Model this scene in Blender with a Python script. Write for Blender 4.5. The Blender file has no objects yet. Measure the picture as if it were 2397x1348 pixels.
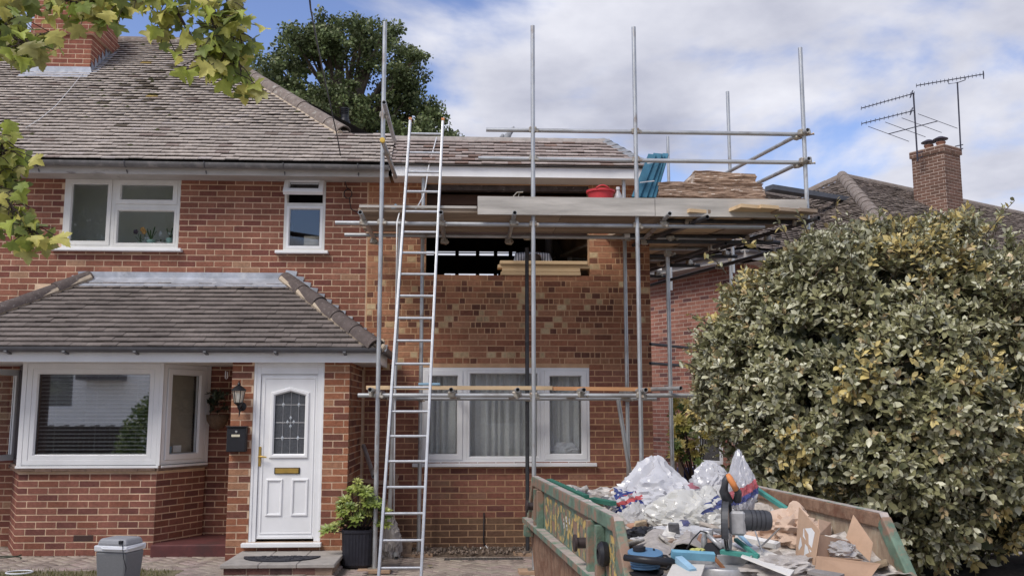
import bpy, bmesh, math, random
import numpy as np
from mathutils import Matrix, Vector, Euler, noise
from mathutils.bvhtree import BVHTree
R = math.radians
scene = bpy.context.scene
C = scene.collection
# ---------------------------------------------------------------- camera, sky, sun, exposure
CAM_Z = 1.6; PITCH = R(7.6); YAW = R(2.8); FPX = 2150.0; PW = 2397.0; PH = 1348.0
cam_d = bpy.data.cameras.new('camera')
cam_d.sensor_width = 36.0; cam_d.lens = FPX / PW * 36.0; cam_d.clip_start = 0.05; cam_d.clip_end = 2000
cam = bpy.data.objects.new('camera', cam_d); C.objects.link(cam)
cam.location = (0, 0, CAM_Z); cam.rotation_euler = (R(90) + PITCH, 0, -YAW)
scene.camera = cam

SUN_EL = R(50); SUN_AZ = R(222)          # azimuth clockwise from +Y: behind the camera, to its left
sun_d = bpy.data.lights.new('sun', 'SUN'); sun_d.energy = 2.1; sun_d.angle = R(26); sun_d.color = (1.0, 0.95, 0.88)
sun = bpy.data.objects.new('sun', sun_d); C.objects.link(sun)
sdir = Vector((math.sin(SUN_AZ) * math.cos(SUN_EL), math.cos(SUN_AZ) * math.cos(SUN_EL), math.sin(SUN_EL)))
sun.rotation_euler = sdir.to_track_quat('Z', 'Y').to_euler(); sun.location = (0, 0, 30)
scene.view_settings.view_transform = 'Standard'; scene.view_settings.look = 'None'
scene.view_settings.gamma = 1.0; scene.view_settings.exposure = 0.62
scene.view_settings.use_curve_mapping = False
scene.cycles.max_bounces = 8; scene.cycles.transparent_max_bounces = 16
scene.cycles.sample_clamp_indirect = 6.0

def make_world():
    w = bpy.data.worlds.new('World'); scene.world = w; w.use_nodes = True
    nt = w.node_tree; nt.nodes.clear(); N = nt.nodes.new; L = nt.links.new
    out = N('ShaderNodeOutputWorld'); bg = N('ShaderNodeBackground'); bg.inputs['Strength'].default_value = 0.1
    sky = N('ShaderNodeTexSky'); sky.sky_type = 'NISHITA'; sky.sun_disc = False
    sky.sun_elevation = SUN_EL; sky.sun_rotation = SUN_AZ; sky.air_density = 1.0; sky.dust_density = 0.15; sky.ozone_density = 3.0
    hs = N('ShaderNodeHueSaturation'); hs.inputs['Hue'].default_value = 0.515; hs.inputs['Saturation'].default_value = 1.0; hs.inputs['Value'].default_value = 1.15
    L(sky.outputs[0], hs.inputs['Color'])
    tc = N('ShaderNodeTexCoord'); sp = N('ShaderNodeSeparateXYZ'); L(tc.outputs['Generated'], sp.inputs[0])
    mx = N('ShaderNodeMath'); mx.operation = 'MAXIMUM'; mx.inputs[1].default_value = 0.0; L(sp.outputs['Z'], mx.inputs[0])
    ad = N('ShaderNodeMath'); ad.operation = 'ADD'; ad.inputs[1].default_value = 0.22; L(mx.outputs[0], ad.inputs[0])
    dv = []
    for ax in 'XY':
        d = N('ShaderNodeMath'); d.operation = 'DIVIDE'; L(sp.outputs[ax], d.inputs[0]); L(ad.outputs[0], d.inputs[1]); dv.append(d)
    cb = N('ShaderNodeCombineXYZ'); L(dv[0].outputs[0], cb.inputs[0]); L(dv[1].outputs[0], cb.inputs[1])
    mp = N('ShaderNodeMapping'); mp.inputs['Location'].default_value = CLOUD_SHIFT; L(cb.outputs[0], mp.inputs[0])
    n1 = N('ShaderNodeTexNoise'); n1.inputs['Scale'].default_value = 1.25; n1.inputs['Detail'].default_value = 10; n1.inputs['Roughness'].default_value = 0.52; n1.inputs['Distortion'].default_value = 0.25
    L(mp.outputs[0], n1.inputs['Vector'])
    m1 = N('ShaderNodeMapRange'); m1.interpolation_type = 'SMOOTHSTEP'
    m1.inputs['From Min'].default_value = 0.425; m1.inputs['From Max'].default_value = 0.53; L(n1.outputs[0], m1.inputs['Value'])
    n2 = N('ShaderNodeTexNoise'); n2.inputs['Scale'].default_value = 2.4; n2.inputs['Detail'].default_value = 9; n2.inputs['Roughness'].default_value = 0.55
    m2p = N('ShaderNodeMapping'); m2p.inputs['Location'].default_value = (3.1, 7.7, 1.0); L(mp.outputs[0], m2p.inputs[0]); L(m2p.outputs[0], n2.inputs['Vector'])
    rp = N('ShaderNodeValToRGB'); e = rp.color_ramp.elements
    e[0].position = 0.20; e[0].color = (2.3, 2.45, 3.25, 1); e[1].position = 0.68; e[1].color = (6.0, 6.05, 6.55, 1)
    L(n2.outputs[0], rp.inputs[0])
    mixc = N('ShaderNodeMix'); mixc.data_type = 'RGBA'; L(m1.outputs[0], mixc.inputs[0]); L(hs.outputs[0], mixc.inputs[6]); L(rp.outputs[0], mixc.inputs[7])
    L(mixc.outputs[2], bg.inputs['Color']); L(bg.outputs[0], out.inputs['Surface'])
CLOUD_SHIFT = (0.88, 4.51, 1.48)
make_world()

# ---------------------------------------------------------------- helpers
_fw = Vector((math.sin(YAW) * math.cos(PITCH), math.cos(YAW) * math.cos(PITCH), math.sin(PITCH)))
_rt = Vector((math.cos(YAW), -math.sin(YAW), 0)); _up = _rt.cross(_fw)
def _ray(x, y): return _fw + _rt * ((x - PW / 2) / FPX) - _up * ((y - PH / 2) / FPX)
def AY(x, y, Y):                       # photo measurement -> point on the plane Y
    d = _ray(x, y); t = Y / d.y; return Vector((d.x * t, Y, d.z * t + CAM_Z))
def AZ(x, y, Z):
    d = _ray(x, y); t = (Z - CAM_Z) / d.z; return Vector((d.x * t, d.y * t, Z))
def AX(x, y, X):
    d = _ray(x, y); t = X / d.x; return Vector((X, d.y * t, d.z * t + CAM_Z))

WM = {}                                 # world matrix of every object we link
def put(o, parent=None, M=None):
    M = M if M is not None else Matrix.Identity(4)
    C.objects.link(o)
    if parent is not None:
        o.parent = parent; o.matrix_parent_inverse = WM[parent.name].inverted()
    o.matrix_basis = M; WM[o.name] = M.copy()
    return o
def tag(o, label=None, cat=None, group=None, kind=None):
    if label: o['label'] = label
    if cat: o['category'] = cat
    if group: o['group'] = group
    if kind: o['kind'] = kind
    return o
def thing(name, label, cat, loc, group=None):
    o = bpy.data.objects.new(name, None); o.empty_display_size = 0.1
    put(o, None, Matrix.Translation(Vector(loc))); return tag(o, label, cat, group)
def inst(name, mesh, parent, M):
    return put(bpy.data.objects.new(name, mesh), parent, M)
def frame(o, u, n=None):                # local frame: x = along, y = outwards, z = up
    u = Vector((u[0], u[1], 0)).normalized(); z = Vector((0, 0, 1)); n = u.cross(z)
    M = Matrix.Identity(4)
    for i in range(3): M[i][0] = u[i]; M[i][1] = n[i]; M[i][2] = z[i]; M[i][3] = o[i]
    return M
def basis(o, a, b, c):
    M = Matrix.Identity(4)
    for i in range(3): M[i][0] = a[i]; M[i][1] = b[i]; M[i][2] = c[i]; M[i][3] = o[i]
    return M

class MB:
    def __init__(s): s.v = []; s.f = []; s.t = []; s.cur = (1, 1, 1)
    def add(s, vs, fs, M=None, tint=None):
        b = len(s.v)
        s.v += [tuple(M @ Vector(p)) for p in vs] if M is not None else [tuple(p) for p in vs]
        s.f += [tuple(b + i for i in f) for f in fs]
        s.t += [tint or s.cur] * len(fs); return s
    def box(s, x0, x1, y0, y1, z0, z1, M=None, tint=None):
        return s.add([(x0, y0, z0), (x1, y0, z0), (x1, y1, z0), (x0, y1, z0), (x0, y0, z1), (x1, y0, z1), (x1, y1, z1), (x0, y1, z1)],
                     [(0, 3, 2, 1), (4, 5, 6, 7), (0, 1, 5, 4), (1, 2, 6, 5), (2, 3, 7, 6), (3, 0, 4, 7)], M, tint)
    def cbox(s, x0, x1, y0, y1, z0, z1, c=0.006, M=None, tint=None):    # box with chamfered vertical-front edges
        bm = bmesh.new(); bmesh.ops.create_cube(bm, size=1)
        for v in bm.verts:
            v.co = Vector(((x0 + x1) / 2 + v.co.x * (x1 - x0), (y0 + y1) / 2 + v.co.y * (y1 - y0), (z0 + z1) / 2 + v.co.z * (z1 - z0)))
        bmesh.ops.bevel(bm, geom=bm.edges[:], offset=c, segments=1, affect='EDGES')
        bm.verts.index_update(); s.add([v.co for v in bm.verts], [[v.index for v in f.verts] for f in bm.faces], M, tint); bm.free(); return s
    def bar(s, a, b, w, h, up=(0, 0, 1), tint=None):
        a = Vector(a); b = Vector(b); d = (b - a); L = d.length; d.normalize(); up = Vector(up)
        r = d.cross(up)
        if r.length < 1e-4: r = d.cross(Vector((1, 0, 0)))
        r.normalize(); n = r.cross(d)
        return s.box(0, L, -w / 2, w / 2, -h / 2, h / 2, basis(a, d, r, n), tint)
    def tube(s, pts, r, n=10, caps=True, tint=None):
        pts = [Vector(p) for p in pts]; rs = r if isinstance(r, (list, tuple)) else [r] * len(pts)
        b = len(s.v); ref = None
        for i, p in enumerate(pts):
            d = (pts[min(i + 1, len(pts) - 1)] - pts[max(i - 1, 0)]).normalized()
            if ref is None:
                ref = Vector((0, 0, 1)) if abs(d.z) < 0.9 else Vector((1, 0, 0))
            a = d.cross(ref).normalized(); c = d.cross(a).normalized(); ref = a.cross(d).normalized() if False else ref
            for k in range(n):
                q = 2 * math.pi * k / n; s.v.append(tuple(p + (a * math.cos(q) + c * math.sin(q)) * rs[i]))
        for i in range(len(pts) - 1):
            for k in range(n):
                k2 = (k + 1) % n; s.f.append((b + i * n + k, b + (i + 1) * n + k, b + (i + 1) * n + k2, b + i * n + k2)); s.t.append(tint or s.cur)
        if caps:
            s.f.append(tuple(b + k for k in range(n))); s.t.append(tint or s.cur)
            e = b + (len(pts) - 1) * n; s.f.append(tuple(e + k for k in reversed(range(n)))); s.t.append(tint or s.cur)
        return s
    def pipe(s, a, b, r, wall=0.004, n=14, tint=None):   # open-ended hollow tube
        a = Vector(a); b = Vector(b); d = (b - a).normalized()
        ref = Vector((0, 0, 1)) if abs(d.z) < 0.9 else Vector((1, 0, 0)); x = d.cross(ref).normalized(); y = d.cross(x)
        o = len(s.v)
        for p, rr in ((a, r), (b, r), (b, r - wall), (a, r - wall)):
            for k in range(n):
                q = 2 * math.pi * k / n; s.v.append(tuple(p + (x * math.cos(q) + y * math.sin(q)) * rr))
        for i in range(4):
            j = (i + 1) % 4
            for k in range(n):
                k2 = (k + 1) % n; s.f.append((o + i * n + k, o + j * n + k, o + j * n + k2, o + i * n + k2)); s.t.append(tint or s.cur)
        return s
    def lathe(s, prof, M=None, n=20, tint=None):     # prof: (r, z)
        vs = []; fs = []
        for r, z in prof:
            for k in range(n): q = 2 * math.pi * k / n; vs.append((r * math.cos(q), r * math.sin(q), z))
        for i in range(len(prof) - 1):
            for k in range(n):
                k2 = (k + 1) % n; fs.append((i * n + k, i * n + k2, (i + 1) * n + k2, (i + 1) * n + k))
        if prof[0][0] > 1e-4: fs.append(tuple(reversed(range(n))))
        if prof[-1][0] > 1e-4: fs.append(tuple((len(prof) - 1) * n + k for k in range(n)))
        return s.add(vs, fs, M, tint)
    def prism(s, poly, z0, z1, M=None, tint=None):
        n = len(poly)
        vs = [(x, y, z0) for x, y in poly] + [(x, y, z1) for x, y in poly]
        fs = [tuple(reversed(range(n))), tuple(range(n, 2 * n))] + [(i, (i + 1) % n, n + (i + 1) % n, n + i) for i in range(n)]
        return s.add(vs, fs, M, tint)
    def mesh(s, name, mat, smooth=False):
        me = bpy.data.meshes.new(name); me.from_pydata(s.v, [], s.f)
        if mat:
            me.materials.append(mat)
        at = me.attributes.new('tint', 'FLOAT_COLOR', 'FACE')
        a = np.ones((len(s.f), 4), np.float32); a[:, :3] = np.array(s.t, np.float32).reshape(-1, 3); at.data.foreach_set('color', a.ravel())
        if smooth is True: me.polygons.foreach_set('use_smooth', [True] * len(me.polygons))
        elif smooth: 
            me.polygons.foreach_set('use_smooth', [True] * len(me.polygons)); me.set_sharp_from_angle(angle=R(smooth))
        me.update(); return me
    def build(s, name, mat, parent=None, smooth=False, origin=None, bevel=0):
        if origin is not None:
            o = Vector(origin); s.v = [tuple(Vector(p) - o) for p in s.v]
        ob = bpy.data.objects.new(name, s.mesh(name, mat, smooth))
        put(ob, parent, Matrix.Translation(Vector(origin)) if origin is not None else None)
        if bevel:
            m = ob.modifiers.new('bevel', 'BEVEL'); m.width = bevel; m.segments = 2; m.limit_method = 'ANGLE'; m.angle_limit = R(40)
        return ob

def scatter(name, tv, tf, Ms, tints, mat, parent=None, smooth=False):
    """one mesh from many copies of a small template; Ms (N,4,4) numpy"""
    tv = np.array(tv, np.float32); N = len(Ms); nv = len(tv); Ms = np.asarray(Ms, np.float32)
    V = np.einsum('nij,vj->nvi', Ms[:, :3, :3], tv) + Ms[:, None, :3, 3]
    me = bpy.data.meshes.new(name)
    fl = np.array([len(f) for f in tf], np.int32); fi = np.concatenate([np.array(f, np.int32) for f in tf])
    loops = (fi[None, :] + (np.arange(N, dtype=np.int32) * nv)[:, None]).ravel()
    ls = (np.concatenate([[0], np.cumsum(fl)[:-1]])[None, :] + (np.arange(N) * len(fi))[:, None]).ravel().astype(np.int32)
    me.vertices.add(N * nv); me.vertices.foreach_set('co', V.astype(np.float32).ravel())
    me.loops.add(len(loops)); me.loops.foreach_set('vertex_index', loops)
    me.polygons.add(N * len(tf)); me.polygons.foreach_set('loop_start', ls)
    me.update(calc_edges=True)
    if mat: me.materials.append(mat)
    at = me.attributes.new('tint', 'FLOAT_COLOR', 'FACE'); a = np.ones((N, len(tf), 4), np.float32); a[:, :, :3] = np.array(tints, np.float32)[:, None, :]
    at.data.foreach_set('color', a.ravel())
    if smooth: me.polygons.foreach_set('use_smooth', [True] * len(me.polygons))
    me.validate(); me.update()
    return put(bpy.data.objects.new(name, me), parent)

# ---------------------------------------------------------------- materials
MATS = {}
def mat(name, col=(0.5, 0.5, 0.5), rough=0.7, metal=0.0, tint=False, nscale=8.0, namt=0.15, bump=0.0, bscale=60.0, dark=None, dscale=2.0, dlo=0.5, dhi=0.65,
        spec=0.4, trans=0.0, coat=0.0, space='pos', stretch=None, alpha=None, grime=0.0):
    if name in MATS: return MATS[name]
    m = bpy.data.materials.new(name); m.use_nodes = True; nt = m.node_tree; N = nt.nodes.new; L = nt.links.new
    bs = nt.nodes['Principled BSDF']; bs.inputs['Roughness'].default_value = rough; bs.inputs['Metallic'].default_value = metal
    bs.inputs['Specular IOR Level'].default_value = spec; bs.inputs['Coat Weight'].default_value = coat
    geo = N('ShaderNodeNewGeometry') if space == 'pos' else N('ShaderNodeTexCoord')
    vec = geo.outputs['Position'] if space == 'pos' else geo.outputs['Object']
    if stretch:
        mp = N('ShaderNodeMapping'); mp.inputs['Scale'].default_value = stretch; L(vec, mp.inputs[0]); vec = mp.outputs[0]
    if tint:
        at = N('ShaderNodeAttribute'); at.attribute_name = 'tint'; base = at.outputs['Color']
    else:
        rgb = N('ShaderNodeRGB'); rgb.outputs[0].default_value = (*col, 1); base = rgb.outputs[0]
    n = N('ShaderNodeTexNoise'); n.inputs['Scale'].default_value = nscale; n.inputs['Detail'].default_value = 6; n.inputs['Roughness'].default_value = 0.6; L(vec, n.inputs['Vector'])
    mr = N('ShaderNodeMapRange'); mr.inputs['From Min'].default_value = 0.25; mr.inputs['From Max'].default_value = 0.75
    mr.inputs['To Min'].default_value = 1 - namt; mr.inputs['To Max'].default_value = 1 + namt; L(n.outputs[0], mr.inputs['Value'])
    mu = N('ShaderNodeMix'); mu.data_type = 'RGBA'; mu.blend_type = 'MULTIPLY'; mu.inputs[0].default_value = 1.0
    L(base, mu.inputs[6]); L(mr.outputs[0], mu.inputs[7]); colout = mu.outputs[2]
    if grime:
        gm = N('ShaderNodeMapping'); gm.inputs['Scale'].default_value = (1.3, 1.3, 0.55); L(geo.outputs['Position'], gm.inputs[0])
        gn = N('ShaderNodeTexNoise'); gn.inputs['Scale'].default_value = 1.6; gn.inputs['Detail'].default_value = 7; gn.inputs['Roughness'].default_value = 0.62; L(gm.outputs[0], gn.inputs['Vector'])
        gr = N('ShaderNodeMapRange'); gr.inputs['From Min'].default_value = 0.3; gr.inputs['From Max'].default_value = 0.7; gr.inputs['To Min'].default_value = 1 - grime; gr.inputs['To Max'].default_value = 1 + grime * 0.7; L(gn.outputs[0], gr.inputs['Value'])
        g2 = N('ShaderNodeMix'); g2.data_type = 'RGBA'; g2.blend_type = 'MULTIPLY'; g2.inputs[0].default_value = 1.0; L(colout, g2.inputs[6]); L(gr.outputs[0], g2.inputs[7]); colout = g2.outputs[2]
    if dark:
        n2 = N('ShaderNodeTexNoise'); n2.inputs['Scale'].default_value = dscale; n2.inputs['Detail'].default_value = 8; n2.inputs['Roughness'].default_value = 0.65; L(vec, n2.inputs['Vector'])
        m2 = N('ShaderNodeMapRange'); m2.inputs['From Min'].default_value = dlo; m2.inputs['From Max'].default_value = dhi; L(n2.outputs[0], m2.inputs['Value'])
        mm = N('ShaderNodeMix'); mm.data_type = 'RGBA'; L(m2.outputs[0], mm.inputs[0]); L(colout, mm.inputs[6]); mm.inputs[7].default_value = (*dark, 1); colout = mm.outputs[2]
    L(colout, bs.inputs['Base Color'])
    if bump:
        nb = N('ShaderNodeTexNoise'); nb.inputs['Scale'].default_value = bscale; nb.inputs['Detail'].default_value = 5; L(vec, nb.inputs['Vector'])
        bp = N('ShaderNodeBump'); bp.inputs['Strength'].default_value = bump; bp.inputs['Distance'].default_value = 0.01; L(nb.outputs[0], bp.inputs['Height']); L(bp.outputs[0], bs.inputs['Normal'])
    out = nt.nodes['Material Output']
    if trans:
        tr = N('ShaderNodeBsdfTranslucent'); L(colout, tr.inputs['Color']); ms = N('ShaderNodeMixShader'); ms.inputs[0].default_value = trans
        L(bs.outputs[0], ms.inputs[1]); L(tr.outputs[0], ms.inputs[2]); L(ms.outputs[0], out.inputs['Surface'])
    if alpha is not None:
        tp = N('ShaderNodeBsdfTransparent'); ms = N('ShaderNodeMixShader'); ms.inputs[0].default_value = alpha
        src = out.inputs['Surface'].links[0].from_socket
        L(tp.outputs[0], ms.inputs[1]); L(src, ms.inputs[2]); L(ms.outputs[0], out.inputs['Surface'])
    MATS[name] = m; return m
def glass_mat(name, refl=0.12, col=(0.95, 0.97, 0.98)):
    if name in MATS: return MATS[name]
    m = bpy.data.materials.new(name); m.use_nodes = True; nt = m.node_tree; N = nt.nodes.new; L = nt.links.new; nt.nodes.remove(nt.nodes['Principled BSDF'])
    tp = N('ShaderNodeBsdfTransparent'); tp.inputs[0].default_value = (*col, 1); gl = N('ShaderNodeBsdfGlossy'); gl.inputs['Roughness'].default_value = 0.015
    lw = N('ShaderNodeLayerWeight'); lw.inputs['Blend'].default_value = 0.5; pw = N('ShaderNodeMath'); pw.operation = 'POWER'; pw.inputs[1].default_value = 5.0; L(lw.outputs['Facing'], pw.inputs[0])   # Schlick, the same from both sides
    mr = N('ShaderNodeMapRange'); mr.inputs['To Min'].default_value = refl; mr.inputs['To Max'].default_value = 1.0; L(pw.outputs[0], mr.inputs['Value'])
    ms = N('ShaderNodeMixShader'); L(mr.outputs[0], ms.inputs[0]); L(tp.outputs[0], ms.inputs[1]); L(gl.outputs[0], ms.inputs[2]); L(ms.outputs[0], nt.nodes['Material Output'].inputs['Surface'])
    MATS[name] = m; return m

M_BRICK = mat('brick', tint=True, grime=0.22, rough=0.9, nscale=30, namt=0.22, bump=0.5, bscale=90, spec=0.15)
M_BRICKX = mat('brick_new_wall', tint=True, grime=0.2, rough=0.9, nscale=24, namt=0.25, bump=0.5, bscale=90, spec=0.15, dark=(0.20, 0.125, 0.08), dscale=1.7, dlo=0.60, dhi=0.78)
M_MORTAR = mat('mortar', (0.66, 0.48, 0.34), 0.95, grime=0.25, nscale=6, namt=0.2, bump=0.4, bscale=120, spec=0.1)
M_MORTARX = mat('mortar_extension', (0.58, 0.37, 0.225), 0.95, nscale=6, namt=0.2, bump=0.4, bscale=120, spec=0.1)
M_MORTARD = mat('mortar_dark', (0.34, 0.245, 0.185), 0.95, nscale=6, namt=0.2, bump=0.4, bscale=120, spec=0.1)
M_MORTARN = mat('mortar_pale', (0.50, 0.40, 0.34), 0.95, nscale=6, namt=0.15, spec=0.1)
M_TILE = mat('roof_tile_old', tint=True, grime=0.16, rough=0.9, nscale=22, namt=0.3, bump=0.6, bscale=70, spec=0.15, dark=(0.09, 0.08, 0.065), dscale=7.5, dlo=0.63, dhi=0.76)
M_TILEP = mat('roof_tile_porch', tint=True, grime=0.2, rough=0.85, nscale=40, namt=0.22, bump=0.4, bscale=120, spec=0.2, dark=(0.27, 0.25, 0.22), dscale=26, dlo=0.66, dhi=0.74)
M_RIDGE = mat('ridge_tile', (0.20, 0.165, 0.145), 0.92, nscale=14, namt=0.3, bump=0.6, bscale=50, dark=(0.36, 0.34, 0.31), dscale=16, dlo=0.55, dhi=0.7, spec=0.15)
M_RIDGEP = mat('hip_tile_dark', (0.105, 0.085, 0.08), 0.9, nscale=14, namt=0.25, bump=0.6, bscale=60, dark=(0.30, 0.28, 0.26), dscale=30, dlo=0.60, dhi=0.72, spec=0.15)
M_FELT = mat('roof_felt', (0.03, 0.027, 0.025), 0.95)
M_BEDDING = mat('mortar_bedding', (0.46, 0.38, 0.29), 0.95, nscale=20, namt=0.25, bump=0.8, bscale=50)
M_LEAD = mat('lead_sheet', (0.36, 0.38, 0.43), 0.5, 0.35, nscale=5, namt=0.35, bump=0.25, bscale=14, dark=(0.56, 0.57, 0.60), dscale=7, dlo=0.5, dhi=0.8)
M_UPVC = mat('white_upvc', (0.80, 0.80, 0.81), 0.38, nscale=3, namt=0.05, spec=0.5, grime=0.07, dark=(0.55, 0.52, 0.47), dscale=9, dlo=0.66, dhi=0.9)
M_UPVCO = mat('white_upvc_weathered', (0.70, 0.69, 0.66), 0.4, nscale=5, namt=0.09, dark=(0.42, 0.37, 0.30), dscale=5, dlo=0.66, dhi=0.86, spec=0.45)
M_FASCIA = mat('fascia_weathered', (0.46, 0.43, 0.40), 0.6, nscale=3, namt=0.2, dark=(0.16, 0.13, 0.12), dscale=2.2, dlo=0.58, dhi=0.72, stretch=(1, 1, 4))
M_GUTTER = mat('gutter_grey', (0.17, 0.165, 0.165), 0.55, nscale=6, namt=0.3, dark=(0.34, 0.32, 0.30), dscale=9, dlo=0.52, dhi=0.8)
M_GUTTERP = mat('gutter_dark', (0.10, 0.10, 0.11), 0.45, nscale=8, namt=0.2)
M_STEEL = mat('galvanised_tube', (0.46, 0.47, 0.48), 0.42, 0.6, nscale=10, namt=0.25, bump=0.1, bscale=80, dark=(0.26, 0.205, 0.17), dscale=9, dlo=0.54, dhi=0.70, stretch=(1, 1, 0.35))
M_STEELH = mat('galvanised_rail', (0.44, 0.45, 0.46), 0.45, 0.55, nscale=10, namt=0.25, bump=0.1, bscale=80, dark=(0.25, 0.23, 0.21), dscale=6, dlo=0.54, dhi=0.75, stretch=(0.35, 1, 1))
M_STEELD = mat('dark_tube', (0.07, 0.07, 0.075), 0.5, 0.5, nscale=10, namt=0.3, dark=(0.2, 0.19, 0.18), dscale=12, dlo=0.6, dhi=0.8)
M_COUPLER = mat('coupler_steel', (0.40, 0.37, 0.32), 0.5, 0.6, nscale=30, namt=0.3, dark=(0.22, 0.11, 0.06), dscale=22, dlo=0.52, dhi=0.7)
M_ALU = mat('ladder_aluminium', (0.50, 0.51, 0.53), 0.42, 0.7, nscale=20, namt=0.15)
M_BOARD = mat('weathered_board', (0.40, 0.375, 0.345), 0.85, nscale=9, namt=0.42, bump=0.3, bscale=30, stretch=(0.12, 1, 1), dark=(0.50, 0.48, 0.46), dscale=12, dlo=0.62, dhi=0.72)
M_BOARDR = mat('scaffold_board_underside', (0.30, 0.205, 0.14), 0.85, nscale=7, namt=0.25, bump=0.3, bscale=30)
M_PINE = mat('new_pine', (0.62, 0.45, 0.27), 0.7, nscale=7, namt=0.2, stretch=(0.1, 1.5, 1.5))
M_BLUEWOOD = mat('blue_treated_timber', (0.035, 0.135, 0.205), 0.7, nscale=6, namt=0.35, stretch=(1, 1, 0.3), dark=(0.02, 0.10, 0.16), dscale=9, dlo=0.55, dhi=0.7)
M_SKYBLUE = mat('pale_blue_timber', (0.25, 0.40, 0.52), 0.7, nscale=9, namt=0.2)
M_CONC = mat('concrete', (0.36, 0.33, 0.30), 0.9, nscale=9, namt=0.2, bump=0.4, bscale=60)
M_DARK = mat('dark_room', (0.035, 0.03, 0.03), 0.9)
M_BLACK = mat('black_plastic', (0.014, 0.014, 0.018), 0.45, nscale=20, namt=0.2)
M_BLACKIRON = mat('black_iron', (0.012, 0.012, 0.014), 0.4, 0.0)
M_BRASS = mat('brass', (0.62, 0.42, 0.12), 0.28, 0.9)
M_GLASS = glass_mat('window_glass', 0.07)
M_GLASSM = glass_mat('bay_window_glass', 0.42)
M_GLASSL = glass_mat('light_glass', 0.07)
# ---------------------------------------------------------------- ground
def smooth(a, b, x): t = min(1, max(0, (x - a) / (b - a))); return t * t * (3 - 2 * t)
def gz(x, y=0): return -0.10 * smooth(-1.6, -0.6, x)
def ground():
    xs = sorted(set([-90, -60, -40, -25, -16, -10, -8] + [round(-6 + 0.25 * i, 3) for i in range(33)] + [2.5, 4, 6, 9, 14, 22, 40, 60, 90])); ys = [-90, -50, -30, -18, -10, -4, 0, 3, 6, 8, 9, 10, 11, 12, 14, 18, 26, 40, 70, 120]
    mb = MB(); 
    for y in ys:
        for x in xs: mb.v.append((x, y, gz(x, y) - 0.03))
    n = len(xs)
    for j in range(len(ys) - 1):
        for i in range(n - 1): mb.f.append((j * n + i, j * n + i + 1, (j + 1) * n + i + 1, (j + 1) * n + i)); mb.t.append((1, 1, 1))
    m = mat('driveway_ground', (0.40, 0.35, 0.31), 0.95, nscale=3, namt=0.2, bump=0.5, bscale=40, dark=(0.2, 0.17, 0.14), dscale=1.3, dlo=0.5, dhi=0.7)
    tag(mb.build('ground', m, smooth=True), kind='structure')
ground()

def paving():
    rnd = random.Random(5)
    base = MB()
    m = mat('paving_sand', (0.20, 0.165, 0.13), 0.95, nscale=30, namt=0.3)
    xs = [-7 + 0.25 * i for i in range(34)]
    for i, x in enumerate(xs):
        base.v += [(x, 8.3, gz(x) - 0.012), (x, 11.6, gz(x) - 0.012)]
        if i: base.f.append((2 * i - 2, 2 * i, 2 * i + 1, 2 * i - 1)); base.t.append((1, 1, 1))
    pv = tag(base.build('paving', m), kind='structure')
    mp = mat('paving_block', tint=True, rough=0.9, nscale=12, namt=0.3, bump=0.4, bscale=80, spec=0.2)
    var = []
    for k in range(8):
        g = rnd.uniform(0.8, 1.15); t = (0.33 * g, 0.27 * g * rnd.uniform(0.95, 1.05), 0.235 * g)
        b = MB(); b.cur = t; b.cbox(0.004, 0.196, 0.004, 0.096, -0.03, 0, 0.005); var.append((t, b.mesh('block', mp)))
    allb = []
    for i in range(-20, 26):                      # 45 degree herringbone
        for j in range(-60, 62):
            for o in (0, 1):
                if o == 0: p = (i * 0.4 + j * 0.1, j * 0.1, 0.0)
                else: p = (i * 0.4 + j * 0.1 + 0.1, j * 0.1 + 0.1, math.pi / 2)
                px, py, rot = p
                X = -3.4 + px * 0.7071 - py * 0.7071; Y = 8.3 + (px * 0.7071 + py * 0.7071)
                if -6.9 < X < 1.3 and 8.3 < Y < 11.45: allb.append((X, Y, rot + math.pi / 4))
    vis = [b for b in allb if b[1] > 9.3]
    vis.sort(key=lambda b: b[1] - (0.6 if -1.2 < b[0] < 1.1 else 0))
    ind = set(vis[:300])
    Ms = []; ts = []
    for b in allb:
        M = Matrix.Translation((b[0], b[1], gz(b[0]) + rnd.uniform(-0.002, 0.003))) @ Matrix.Rotation(b[2], 4, 'Z') @ Matrix.Rotation(rnd.uniform(-.01, .01), 4, 'X')
        t, me = rnd.choice(var)
        if b in ind: inst('paving_block', me, pv, M)
        else: Ms.append(np.array(M)); ts.append(t)
    b = MB(); b.cbox(0.004, 0.196, 0.004, 0.096, -0.03, 0, 0.005)
    o = scatter('paving_blocks', b.v, b.f, Ms, ts, mp, pv); tag(o, kind='stuff')
paving()

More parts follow.
